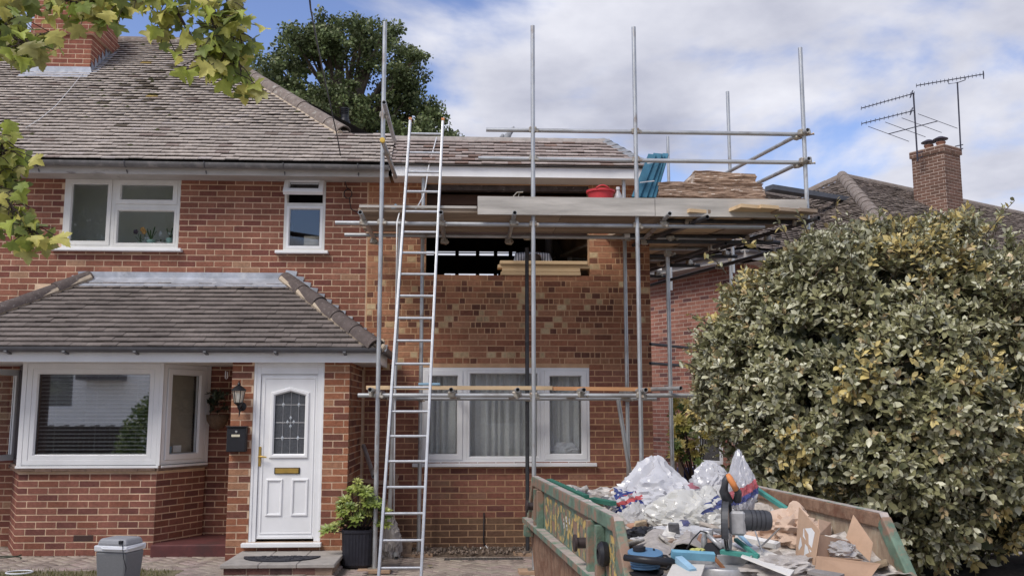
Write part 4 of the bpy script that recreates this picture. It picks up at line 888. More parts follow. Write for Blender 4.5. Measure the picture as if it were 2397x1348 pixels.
    for k, (a, c, hh) in enumerate(((.3, -.24, .2), (.3, -.55, .26))):
        Mk = basis(O2 + u * a - Vector((0, 0, 0)) + v * (-c), u, v, Vector((0, 0, 1))) @ Matrix.Translation((0, 0, zt))
        pot = MB(); pot.lathe([(.10, 0), (.095, .12), (.11, .13), (.11, .16), (.09, .165)], Mk, 16); po = pot.build('chimney_pot', mat('pot_clay', (.25, .12, .08), .8), co, smooth=40)
        cp = MB(); cp.lathe([(.17, .22), (.17, .235), (.06, .29), (0, .295)], Mk, 16)
        for q in range(6): cp.tube([Mk @ Vector((.09 * math.cos(q), .09 * math.sin(q), .16)), Mk @ Vector((.11 * math.cos(q), .11 * math.sin(q), .23))], .006, 5)
        cp.build('cowl', mat('cowl_metal', (.06, .05, .07), .5, .3), po)
    return O2, u, v, zt, cw, cd
NB = neighbour()
# ---------------------------------------------------------------- scaffold
TR = 0.0242
def scaffold():
    rnd = random.Random(51)
    s = thing('scaffold', 'galvanised tube scaffold with boarded platform in front of the extension', 'scaffold', (1.4, 10.6, -0.1))
    def tube(a, b, m=None, name='scaffold_tube', r=TR): mb = MB(); mb.pipe(a, b, r); return mb.build(name, m or M_STEEL, s, smooth=40)
    cm = MB(); cm.cbox(-.042, .042, -.036, .036, -.034, .034, .011); cm.cbox(.03, .062, -.012, .012, -.014, .014, .004); cm.lathe([(.011, -.0), (.011, .05), (.016, .05), (.016, .062), (0, .063)], Matrix.Translation((.048, -.01, -.02)) @ Matrix.Rotation(R(90), 4, 'X'), 8)
    cmesh = cm.mesh('coupler', M_COUPLER)
    def coup(p, rz=None): inst('coupler', cmesh, s, Matrix.Translation(Vector(p)) @ Euler((rnd.uniform(-.2, .2), rnd.uniform(-.2, .2), rz if rz is not None else rnd.uniform(-.6, .6))).to_matrix().to_4x4())
    F = 10.0; Bk = 11.22
    P1, P2, P3 = -.955, .725, 1.89; P4 = 3.83
    for x, top in ((P1, 5.97), (P2, 5.96), (P3, 5.97)): tube((x, F, gz(x) - .01), (x, F, top), name='standard_tube')
    tube((P4, F, 3.62), (P4, F, 5.76), name='standard_tube')
    b1 = AY(985, 900, Bk).x; b2 = AY(1234, 900, Bk).x; b3 = AY(1466, 800, Bk).x
    tube((b1, Bk, gz(b1)), (b1, Bk, AY(988, 408, Bk).z), name='standard_tube'); tube((b2, Bk, gz(b2)), (b2, Bk, AY(1229, 580, Bk).z), M_STEELD, 'standard_tube'); tube((b3, Bk, gz(b3)), (b3, Bk, AY(1463, 418, Bk).z), name='standard_tube')
    # ledgers
    lz = 3.655; tube((AY(785, 516, 10.05).x, F + .05, lz), (3.35, F + .05, lz), M_STEELH, 'ledger_tube'); tube((AY(808, 553, Bk).x, Bk - .05, 3.735), (3.1, Bk - .05, 3.735), M_STEELH, 'ledger_tube')
    l2 = 1.765; tube((AY(838, 923, 10.05).x, F + .05, l2), (AY(1648, 930, 10.05).x, F + .05, l2), M_STEELH, 'ledger_tube'); tube((b1 - .3, Bk - .05, l2 - .02), (b3 + .35, Bk - .05, l2 - .02), M_STEELH, 'ledger_tube')
    for x in (P1, P2, P3):
        for z in (lz, l2): coup((x, F + .02, z), 0)
    for x in (P1, P2, P3): coup((x, F + .02, 3.93 if x > 1 else 3.66), 0)
    for x in (b1, b2, b3): coup((x, Bk - .02, 3.735), 0); coup((x, Bk - .02, l2 - .02), 0)
    # transoms
    for px, py in ((843, 497), (1032, 497), (1205, 498), (1568, 500)):
        p = AY(px, py, 9.72); tube(p, (p.x, 11.38, p.z - .005), M_STEEL, 'transom_tube'); coup((p.x, F + .05, p.z - .05)); coup((p.x, Bk - .06, p.z - .05))
    for px, py in ((866, 909), (1056, 918), (1212, 919), (1367, 917), (1512, 917)):
        p = AY(px, py, 9.78); p.z = 1.82; tube(p, (p.x, 11.4, p.z), M_STEEL, 'transom_tube'); coup((p.x, F + .05, p.z - .045)); coup((p.x, Bk - .06, p.z - .045))
    # guard rails
    r1, r2 = AY(1138, 304, 10.05).z, AY(1120, 371, 10.05).z
    for z, px in ((r1, 1138), (r2, 1120)):
        x = AY(px, 304, 10.05).x; tube((x, F + .05, z), (P4 - .02, F + .05, z), M_STEELH, 'guard_rail')
        for q in (P2, P3, P4): coup((q, F + .02, z), 0)
        tube((P4 + .0, F - .12, z + .0), (P4 - .55, 12.6, z), M_STEELH, 'guard_rail'); coup((P4 - .03, F - .02, z + .0)); coup((P4 - .06, F + .08, z - .02)); coup((P4 + .04, F - .0, z + .01), 1.2)
    pa = AY(899, 240, 9.6); tube(pa, (pa.x - .0, 11.05, pa.z), M_STEELH, 'guard_rail'); pb = AY(895, 328, 9.55); tube(pb, (pb.x + .03, 11.0, pb.z - .03), M_STEELH, 'guard_rail'); coup((P1, F + .03, pa.z), 0); coup((P1 + .02, F + .03, pb.z), 0)
    MB().lathe([(.027, -.01), (.027, .04), (0, .042)], basis(pb, (1, 0, 0), (0, 0, 1), (0, -1, 0)) @ Matrix.Translation((0, 0, -.03)), 14).build('end_cap', mat('yellow_cap', (.62, .42, .08), .6), s, smooth=40)
    # braces
    tube(AY(938, 511, 10.12), AY(911, 1240, 10.75), M_STEEL, 'brace_tube'); coup(AY(938, 520, 10.12)); tube(AY(1447, 935, 10.5), AY(1480, 1140, 10.55), M_STEEL, 'brace_tube')
    pl = AZ(1252, 1345, gz(1))
    # main platform boards
    wood = [mat('scaffold_board_%d' % k, c, .85, nscale=8, namt=.28, bump=.3, bscale=30, stretch=(.12, 1, 1), dark=d, dscale=6, dlo=.55, dhi=.75) for k, (c, d) in enumerate((((.31, .235, .17), (.20, .15, .11)), ((.27, .20, .145), (.36, .30, .24)), ((.35, .27, .20), (.24, .18, .13))))]
    def board(a, b, w=.222, t=.038, m=None, name='scaffold_board'): mb = MB(); mb.bar(a, b, w, t); o = mb.build(name, m or rnd.choice(wood), s); return o
    z = 3.80
    for i in range(5):
        y = 10.02 + .115 + i * .232; board((-1.22 + rnd.uniform(-.05, .04), y, z), (1.05, y, z + .0)); board((1.06, y, z + .002), (2.42 + rnd.uniform(0, .2), y, z))
    tz0, tz1 = 3.742, 3.945; tx = AY(1118, 480, 9.94).x; tm = AY(1532, 480, 9.94).x
    MB().box(tx, tm, 9.925, 9.963, tz0, tz1).build('toe_board', M_BOARD, s); MB().box(tm + .006, P4 - .03, 9.927, 9.965, tz0, tz1 + .004).build('toe_board', M_BOARD, s)
    MB().box(-1.2, tx - .01, 10.0, 10.018, 3.822, 3.85).build('board_lip', M_BOARD, s)
    # return along the side of the extension
    d = Vector((-.276, .961, 0)); ends = (9.98, 9.9, 9.95, 9.72, 9.74, 9.78, 9.80)
    for i, ey in enumerate(ends):
        x = 2.30 + i * .236; zz = 3.80 + (.02 if i in (3, 4) else .0); a = Vector((x - d.x / d.y * (10 - ey) * 1.0, ey, zz)); b = a + d * (4.6 + (10 - ey)); b.z = 3.80
        board(a, b, .226, .038, M_PINE if i in (1, 3, 4) else None)
    mr = mat('underside_board', (.26, .17, .115), .9, nscale=7, namt=.3)
    for y in (10.25, 11.15, 12.05, 12.95, 13.9):
        o = -(y - 10) * .287; tube((2.28 + o, y, 3.755), (4.05 + o, y, 3.755), M_STEELD if y < 12 else M_STEEL, 'transom_tube')
        for xx in (2.28 + o, 4.05 + o): MB().lathe([(0, -.006), (.028, -.005), (.028, .06), (.025, .062)], basis((xx, y, 3.755), (0, 1, 0), (0, 0, 1), (1, 0, 0)) @ (Matrix.Identity(4) if xx < 3 else Matrix.Rotation(math.pi, 4, 'Y')), 12).build('end_cap', mat('white_cap', (.75, .74, .72), .5), s, smooth=40)
    for y, zz in ((10.7, 3.60), (11.6, 3.58), (12.5, 3.6), (13.4, 3.58)):
        o = -(y - 10) * .287; tube((2.34 + o, y, zz), (3.95 + o, y, zz), M_STEELD, 'transom_tube'); coup((2.62 + o, y, zz + .04)); coup((3.8 + o, y, zz + .04))
    for x, zz in ((3.0, 3.53), (3.78, 3.5)): a = Vector((x, 10.4, zz)); tube(a, a + d * 4.4, M_STEELD, 'ledger_tube'); coup(a + d * .3); coup(a + d * 1.6)
    for x in (2.62, 3.86):
        a = Vector((x, 9.75, 3.70)); tube(a, a + d * 5, M_STEELD, 'ledger_tube')
        for k in range(4): q = a + d * (.4 + k * .95); coup((q.x, q.y, q.z + .02))
    for (px, py0, py1, Y) in ((1567, 585, 1200, 10.75), (1716, 600, 1300, 12.9)):
        p = AY(px, 800, Y); tube((p.x, Y, gz(p.x)), (p.x, Y, AY(px, py0, Y).z), name='standard_tube'); coup((p.x, Y - .03, AY(px, py0, Y).z - .05))
    for (px, py, Y) in ((1703, 215, 12.5), (1563, 320, 14.4)): p = AY(px, py, Y); tube((p.x, Y, 3.5), (p.x, Y, p.z), name='standard_tube')
    p = AY(1545, 915, 9.8); tube((p.x - .1, 10.55, 1.84), (p.x + .24, 9.85, 1.84), M_STEELH, 'transom_tube')
    for (px, py) in ((1530, 640), (1528, 800), (1528, 1060)): pass
    for yy in (0, 1):
        a = AY(1522, 805 + 45 * yy, 11.3); tube(a, a + Vector((1.6, 1.7, .0)), M_STEELD, 'tie_tube', .019)
    # sole boards
    for (x, y) in ((P1, F), (P2, F), (P3, F), (b1, Bk), (b2, Bk), (b3, Bk)):
        mb = MB(); mb.cbox(x - .17, x + .17, y - .11, y + .11, gz(x) - .004, gz(x) + .035, .004, None); mb.build('sole_board', mat('sole_board_wood', (.40, .27, .18), .85, nscale=8, namt=.25), s); MB().box(x - .07, x + .07, y - .07, y + .07, gz(x) + .036, gz(x) + .043).build('base_plate', M_COUPLER, s)
scaffold()

def ladder():
    l = thing('ladder', 'long aluminium ladder leaning on the scaffold beside the planter', 'ladder', (-.62, 8.9, -.1))
    zf, Yf = -.1, 8.85; Yt, zt = 10.27, 4.9
    a, b = AY(963, 283, Yt), AY(1034, 283, Yt); xa, xb = AY(885, 1330, 8.9 + .0).x, AY(986, 1330, 8.9).x
    wt = (b.x - a.x); wb = .395; cb = (xa + xb) / 2; ct = (a.x + b.x) / 2
    A0, A1 = Vector((cb - wb / 2, Yf, zf)), Vector((ct - .375 / 2, Yt, zt)); B0, B1 = Vector((cb + wb / 2, Yf, zf)), Vector((ct + .375 / 2, Yt, zt))
    for p, q in ((A0, A1), (B0, B1)):
        MB().bar(p, q, .028, .062, up=(0, -1, .3)).build('stile', M_ALU, l, bevel=.006)
        MB().bar(q, q + (q - p).normalized() * .03, .034, .068, up=(0, -1, .3)).build('end_cap', mat('orange_cap', (.55, .22, .08), .6), l); MB().bar(p - (q - p).normalized() * .0, p + (q - p).normalized() * .05, .04, .075, up=(0, -1, .3)).build('foot', M_BLACK, l)
    n = 20
    for i in range(n):
        t = (.25 + i * .2515) / (A1 - A0).length
        if t > .99: break
        MB().tube([A0 + (A1 - A0) * t, B0 + (B1 - B0) * t], .0145, 10).build('rung', M_ALU, l, smooth=40)
ladder()

def simple(name, label, cat, mb, m, smooth=False, group=None, bevel=0):
    v = np.array(mb.v); o = ((v[:, 0].min() + v[:, 0].max()) / 2, (v[:, 1].min() + v[:, 1].max()) / 2, v[:, 2].min())
    return tag(mb.build(name, m, None, smooth, o, bevel), label, cat, group)

def deck_items():
    rnd = random.Random(61); Z = 3.822
    # insulation slabs
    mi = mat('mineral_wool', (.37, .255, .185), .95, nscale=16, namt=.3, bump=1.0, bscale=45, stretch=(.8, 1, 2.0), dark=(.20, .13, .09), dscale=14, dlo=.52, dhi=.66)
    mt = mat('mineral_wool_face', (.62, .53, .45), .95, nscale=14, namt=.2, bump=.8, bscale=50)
    def slab(x0, x1, z0l, z0r, th, y0, y1, label, sd):
        bm = bmesh.new(); bmesh.ops.create_grid(bm, x_segments=1, y_segments=1); bm.clear()
        nx, ny, nz = 90, 6, 16; mb = MB(); 
        def P(i, j, k):
            fx, fy, fz = i / nx, j / ny, k / nz; x = x0 + (x1 - x0) * fx; zb = z0l + (z0r - z0l) * fx
            p = Vector((x, y0 + (y1 - y0) * fy, zb + th * fz)); q = Vector((p.x * 2.5, p.y * 5, p.z * 26 + sd)); q2 = Vector((p.x * 9, p.y * 9, p.z * 60 + sd))
            dn = noise.noise(q) * .020 + noise.noise(q2) * .016
            c = Vector(((x0 + x1) / 2, (y0 + y1) / 2, p.z)); 
            if j == 0: p.y -= dn
            if i == 0: p.x -= dn * 1.2
            if i == nx: p.x += dn * 1.2
            if k == nz: p.z += noise.noise(Vector((x * 6, p.y * 6, sd))) * .012
            return p
        idx = {}
        def V(i, j, k):
            if (i, j, k) not in idx: idx[(i, j, k)] = len(mb.v); mb.v.append(tuple(P(i, j, k)))
            return idx[(i, j, k)]
        def quad(a, b, c, e, t): mb.f.append((V(*a), V(*b), V(*c), V(*e))); mb.t.append(t)
        for i in range(nx):
            for k in range(nz): quad((i, 0, k), (i + 1, 0, k), (i + 1, 0, k + 1), (i, 0, k + 1), (1, 1, 1)); quad((i + 1, ny, k), (i, ny, k), (i, ny, k + 1), (i + 1, ny, k + 1), (1, 1, 1))
            for j in range(ny): quad((i, j, nz), (i + 1, j, nz), (i + 1, j + 1, nz), (i, j + 1, nz), (1, 1, 1)); quad((i, j + 1, 0), (i + 1, j + 1, 0), (i + 1, j, 0), (i, j, 0), (1, 1, 1))
        for j in range(ny):
            for k in range(nz): quad((0, j + 1, k), (0, j, k), (0, j, k + 1), (0, j + 1, k + 1), (1, 1, 1)); quad((nx, j, k), (nx, j + 1, k), (nx, j + 1, k + 1), (nx, j, k + 1), (1, 1, 1))
        bm.free()
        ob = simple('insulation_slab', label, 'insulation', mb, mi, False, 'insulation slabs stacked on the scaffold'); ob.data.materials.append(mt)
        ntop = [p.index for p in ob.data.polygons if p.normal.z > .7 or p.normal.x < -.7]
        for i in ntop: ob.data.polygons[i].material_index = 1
    xl, xr = AY(1537, 440, 10.25).x, AY(1786, 440, 10.25).x
    slab(xl, xr + .02, Z, Z, .20, 10.22, 10.8, 'brown insulation slab lying flat, lowest of the stack on the scaffold', 1)
    slab(xl + .02, xr, Z + .222, Z + .207, .17, 10.24, 10.8, 'brown insulation slab in the middle of the stack on the scaffold', 5)
    slab(AY(1627, 400, 10.25).x, AY(1772, 420, 10.25).x, Z + .412, Z + .377, .13, 10.27, 10.8, 'short brown insulation slab on top of the stack on the scaffold', 9)
    # blue battens
    b = thing('timber_bundle', 'strapped bundle of blue treated battens leaning beside the insulation', 'timber', AY(1500, 464, 10.15))
    for i, (p0, p1, w) in enumerate((((1488, 464), (1527, 364), .075), ((1503, 464), (1540, 362), .085), ((1518, 464), (1549, 366), .06), ((1528, 464), (1558, 362), .05))):
        mb = MB(); mb.bar(AY(*p0, 10.10 + .03 * i), AY(*p1, 10.5 + .04 * i), .036, w + .02, up=(1, 0, .3)); mb.build('batten', M_BLUEWOOD, b)
    for t in (.35, .8):
        mb = MB(); a_, c_ = AY(1488 + 39 * t - 5, 464 - 100 * t, 10.05 + .4 * t), AY(1520 + 30 * t, 464 - 100 * t - 6, 10.10 + .4 * t); mb.bar(a_ + Vector((0, -.03, 0)), c_ + Vector((0, -.03, -.01)), .004, .012); mb.build('strap', M_UPVC, b)
    # tub, bottle, bracket, blue offcut
    t = thing('tub', 'red flexible builder\'s tub behind the toe board', 'tub', AY(1406, 470, 10.3)); c = AY(1406, 452, 10.35); Mt = Matrix.Translation((c.x, c.y, Z))
    MB().lathe([(.105, 0), (.15, .27), (.168, .275), (.168, .30), (.148, .30), (.100, .012), (0, .012)], Mt, 28).build('body', mat('red_rubber', (.62, .05, .06), .5), t, smooth=40)
    MB().tube([Mt @ Vector((.15 * math.cos(q), .15 * math.sin(q) - .02, .298 + .03 * math.sin((q - 4.2) / 1.0 * math.pi))) for q in [4.2 + k * .1 for k in range(11)]], .010, 8).build('handle', mat('red_rubber', ()), t, smooth=40)
    bt = thing('bottle', 'clear plastic bottle with white cap beside the red tub', 'bottle', AY(1447, 464, 10.3)); c = AY(1447, 464, 10.3); Mt = Matrix.Translation((c.x, c.y, Z)) @ Matrix.Scale(1.22, 4)
    MB().lathe([(.035, 0), (.042, .01), (.040, .05), (.042, .06), (.042, .17), (.036, .195), (.016, .235), (.016, .25)], Mt, 20).build('body', mat('clear_plastic', (.8, .82, .85), .15, spec=.6, alpha=.55), bt, smooth=40); MB().lathe([(.019, .25), (.019, .275), (0, .276)], Mt, 16).build('cap', M_UPVC, bt, smooth=40)
    br = thing('metal_bracket', 'pale folded metal bracket lying on the platform edge', 'bracket', AY(1212, 465, 10.2)); c = AY(1212, 466, 10.2); mb = MB()
    for (a_, b_) in (((-.07, 0, 0), (-.01, 0, .07)), ((-.01, 0, .07), (.06, 0, .075)), ((.0, .02, .0), (.02, .02, .075)), ((-.04, .0, .0), (.07, 0, .02))): mb.bar(c + Vector(a_), c + Vector(b_), .05, .006)
    mb.v = [(x, y, z + .005) for x, y, z in mb.v]; mb.build('plate', mat('pale_metal', (.55, .52, .45), .5, .3), br)
    o = thing('timber_offcut', 'short blue timber offcut standing on the platform by the ladder', 'timber', AY(915, 497, 10.3)); mb = MB(); mb.bar(AY(912, 498, 10.25), AY(929, 480, 10.25), .05, .035); mb.build('block', M_SKYBLUE, o); mb = MB(); mb.bar(AY(915, 497, 10.3), AY(930, 494, 10.3), .04, .03); mb.build('block', M_SKYBLUE, o)
    # timbers stacked on the opening's sill
    x0, x1, z0, z1, ux0, ux1, uz0 = EXT
    for i, (pa, pb, dz, lab) in enumerate(((1172, 1358, 0, 'new pine plank at the bottom of the stack in the upper opening'), (1175, 1357, 1, 'new pine plank second from bottom of the stack in the upper opening'), (1165, 1379, 2, 'longest new pine plank in the stack in the upper opening'), (1170, 1374, 3, 'new pine plank on top of the stack in the upper opening'))):
        mb = MB(); mb.cbox(AY(pa, 640, 11.55).x, AY(pb, 640, 11.55).x, 11.46 + rnd.uniform(0, .05), 11.66, uz0 + .004 + dz * .047, uz0 + .047 + dz * .047, .003); simple('plank', lab, 'plank', mb, M_PINE, group='planks stacked in the upper opening')
    # planks across the lower lift
    mb = MB(); mb.bar(AY(858, 907, 10.25), AY(1292, 908, 10.3), .10, .042); v = AY(858, 907, 10.25); simple('plank', 'long pale pine plank lying on the lower scaffold tubes', 'plank', mb, M_PINE)
    mb = MB(); mb.bar(AY(1294, 909, 10.3), AY(1522, 911, 10.35), .10, .042); simple('plank', 'orange-brown plank end lying on the lower scaffold tubes at right', 'plank', mb, mat('orange_pine', (.52, .27, .13), .7, nscale=8, namt=.2, stretch=(.1, 1, 1)))
    p = AY(1005, 899, 10.25); mb = MB(); mb.cbox(p.x - .12, p.x + .12, p.y - .04, p.y + .04, p.z - .012, p.z + .014, .004); simple('foam_strip', 'small light blue foam strip on the pale plank', 'foam strip', mb, M_SKYBLUE)
    # cables
    mc = mat('white_cable', (.65, .65, .66), .5); mb = MB(); mb.tube([AY(1022, 322, 11.7), AY(1003, 392, 11.05), AY(996, 440, 10.9), AY(990, 462, 10.8), AY(975, 488, 10.7), AY(955, 497, 10.4), AY(935, 498, 10.05), AY(929, 520, 9.9), AY(927, 700, 10.0), AY(924, 1000, 10.1), AY(922, 1215, 10.2)], .008, 6); simple('cable', 'thin white cable hanging from the roof past the ladder to the ground', 'cable', mb, mc, True)
    mb = MB(); pts = [(722, -30, 6.0), (727, 20, 6.8), (742, 100, 8.0), (765, 210, 9.6), (790, 322, 11.0), (806, 420, 11.46)]; mb.tube([AY(*q) for q in pts], .007, 6); simple('cable', 'black overhead telephone cable running down to the house wall', 'cable', mb, M_BLACK, True)
    mb = MB(); c0 = AY(815, 455, 11.46); mb.tube([AY(806, 420, 11.46), AY(812, 440, 11.46)] + [c0 + Vector((.05 * math.cos(q), -.01 - q * .002, .06 * math.sin(q))) for q in [1 + k * .5 for k in range(22)]] + [AY(818, 470, 11.46), AY(822, 490, 11.46), AY(838, 498, 11.46)], .006, 6); simple('cable', 'coiled black cable fixed on the brick wall by the scaffold', 'cable', mb, M_BLACK, True)
    mb = MB(); mb.tube([(x, y, EAVE_Z + (y - EAVE_Y) * math.tan(TH) + .075) for x, y, z in [AY(196, 160, 13.35), AY(170, 210, 12.9), AY(130, 256, 12.3), AY(95, 283, 11.95), AY(60, 303, 11.7)]], .0035, 6)
    simple('cable', 'thin pale aerial cable running down the mossy roof from the chimney', 'cable', mb, mc, True)
deck_items()

def yagi(name, label, loc, boomdir, length, nel, el_len, boom_z, mast_h, mast_off=None):
    pass
def aerials():
    O2, u, v, zt, cw, cd = NB; mA = mat('aerial_dark', (.05, .05, .07), .5, .5)
    def boom(par, a, b, n, el, ax, taper=.0):
        MB().tube([a, b], .012, 6).build('boom', mA, par)
        for i in range(n):
            p = a + (b - a) * (i / (n - 1)); L = el * (1 - taper * i / n); MB().tube([p - ax * L / 2, p + ax * L / 2], .007, 5).build('element', mA, par)
    Y = 20.6
    t = thing('tv_aerial', 'triple television aerial with two long booms, left of the far chimney', 'aerial', AY(2150, 375, Y))
    MB().tube([AY(2148, 378, Y), AY(2138, 218, Y)], .02, 8).build('mast', mA, t)
    ax = Vector((.3, .5, .8)).normalized()
    boom(t, AY(2140, 219, Y), AY(2016, 254, Y - .6), 15, .13, ax); boom(t, AY(2141, 259, Y), AY(2017, 290, Y - .6), 13, .13, ax)
    for yy in (219, 259):
        mb = MB(); p = AY(2132, yy + 2, Y); mb.bar(p + Vector((-.02, 0, -.09)), p + Vector((.05, 0, .09)), .05, .012); mb.build('reflector', mA, t)
    boom(t, AY(2195, 284, Y), AY(2080, 314, Y - .6), 4, 1.0, (AY(2218, 297, Y) - AY(2150, 272, Y)).normalized())
    mb = MB(); mb.bar(AY(2148, 372, Y), AY(2160, 366, Y), .03, .02); mb.bar(AY(2147, 360, Y), AY(2160, 355, Y), .03, .02); mb.build('bracket', mA, t)
    t = thing('tv_aerial', 'tall single-boom television aerial above the right of the far chimney', 'aerial', AY(2249, 350, Y))
    MB().tube([AY(2249, 352, Y), AY(2241, 193, Y)], .018, 8).build('mast', mA, t); boom(t, AY(2303, 174, Y), AY(2145, 201, Y - .5), 18, .14, ax)
    MB().tube([AY(2218, 190, Y), AY(2221, 197, Y), AY(2242, 194, Y), AY(2259, 188, Y), AY(2261, 182, Y)], .01, 6).build('cradle', mA, t); mb = MB(); p = AY(2302, 176, Y); mb.bar(p + Vector((0, 0, -.1)), p + Vector((0, 0, .1)), .03, .01); mb.build('reflector', mA, t)
    mb = MB(); mb.bar(AY(2236, 352, Y), AY(2254, 348, Y), .03, .02); mb.bar(AY(2236, 343, Y), AY(2254, 339, Y), .03, .02); mb.build('bracket', mA, t)
    t = thing('tv_aerial', 'small dark aerial bracket at the right side of the near chimney', 'aerial', AY(250, 55, 13.7)); mb = MB(); mb.bar(AY(236, 56, 13.7), AY(258, 53, 13.7), .03, .02); mb.bar(AY(250, 49, 13.7), AY(252, 60, 13.7), .02, .02); mb.build('bracket', mA, t)
aerials()

def pigeon():
    p = AY(1187, 333, 11.83); z0 = p.z - .0
    t = thing('pigeon', 'grey pigeon facing left on the extension\'s ridge', 'bird', p)
    prof = [(.0, .0), (.022, .012), (.038, .04), (.045, .075), (.042, .11), (.033, .145), (.022, .18), (.02, .22), (.014, .25), (.0, .255)]
    a = AY(1184, 331, 11.83); b = AY(1195, 314, 11.83)
    d = (b - a).normalized(); sx = d.cross(Vector((0, 1, 0))).normalized(); M = basis(a + Vector((-.02, 0, -.0)), sx, d.cross(sx), d) @ Matrix.Diagonal((1, .9, .95, 1))
    mb = MB(); mb.lathe(prof, M, 16); mb.lathe([(.0, -.0), (.02, .008), (.026, .028), (.022, .05), (.012, .062), (0, .064)], Matrix.Translation(a + Vector((-.045, -.005, .035))), 12)
    body = mb.build('body', mat('pigeon_grey', (.30, .31, .33), .8, nscale=20, namt=.35), t, smooth=True)
    mb = MB(); mb.lathe([(.006, 0), (0, .022)], basis(a + Vector((-.066, -.005, .062)), (0, 1, 0), (0, 0, 1), (-1, 0, 0)), 6); mb.build('beak', M_BLACK, t)
    mb = MB(); mb.bar(b + Vector((-.0, 0, -.02)), b + Vector((.045, 0, .05)), .04, .01); mb.build('tail', mat('pigeon_dark', (.10, .10, .12), .8), t)
    for s in (-.012, .012): MB().tube([a + Vector((.015, s, .02)), a + Vector((.012, s, -.035))], .004, 5).build('leg', mat('pigeon_leg', (.3, .1, .08), .7), t)
pigeon()
def flowerpot_ridge():
    p = AY(1000, 325, 11.9); t = thing('ridge_vent', 'orange clay crested piece lying on the ridge behind the ladder', 'ridge piece', p); mb = MB()
    for dx in (-.10, -.02, .06): mb.lathe([(.04, 0), (.055, .02), (.05, .05), (.02, .065), (0, .066)], Matrix.Translation((p.x + dx, 11.98, 5.10)), 12)
    mb.build('clay_piece', mat('orange_clay', (.50, .17, .09), .8), t, smooth=True); MB().lathe([(.022, 0), (.03, .01), (.018, .02), (0, .02)], basis((p.x + .0, 11.93, 5.145), (1, 0, 0), (0, 0, 1), (0, -1, 0)), 12).build('white_plug', M_UPVC, t)
flowerpot_ridge()
# ---------------------------------------------------------------- foliage helpers
LEAF_V = [(0, 0, 0), (-.42, .33, .10), (-.40, .68, .07), (0, 1, -.10), (.40, .68, .07), (.42, .33, .10), (0, .33, 0), (0, .68, -.03)]
LEAF_F = [(0, 6, 1), (1, 6, 7, 2), (2, 7, 3), (0, 5, 6), (5, 4, 7, 6), (4, 3, 7)]
def leaf_mats(P, D, Nn, length, width, rng):
    """vectorised: positions P, tip direction D, normal hint Nn -> (N,4,4)"""
    D = D / np.linalg.norm(D, axis=1, keepdims=True); X = np.cross(D, Nn); X /= np.linalg.norm(X, axis=1, keepdims=True) + 1e-9; Zv = np.cross(X, D)
    M = np.zeros((len(P), 4, 4), np.float32); M[:, :3, 0] = X * width[:, None]; M[:, :3, 1] = D * length[:, None]; M[:, :3, 2] = Zv * length[:, None] * .6; M[:, :3, 3] = P; M[:, 3, 3] = 1
    return M
M_LEAF = mat('glossy_leaf', tint=True, rough=.38, nscale=40, namt=.15, spec=.6, trans=.18)
M_LEAFM = mat('maple_leaf', tint=True, rough=.5, nscale=30, namt=.2, spec=.4, trans=.38)
M_LEAFO = mat('oak_leaf', tint=True, rough=.55, nscale=20, namt=.2, spec=.3, trans=.22)
M_BARK = mat('bark', (.10, .08, .06), .9, nscale=14, namt=.35, bump=.6, bscale=40)
M_TWIG = mat('twig', (.045, .03, .025), .8)

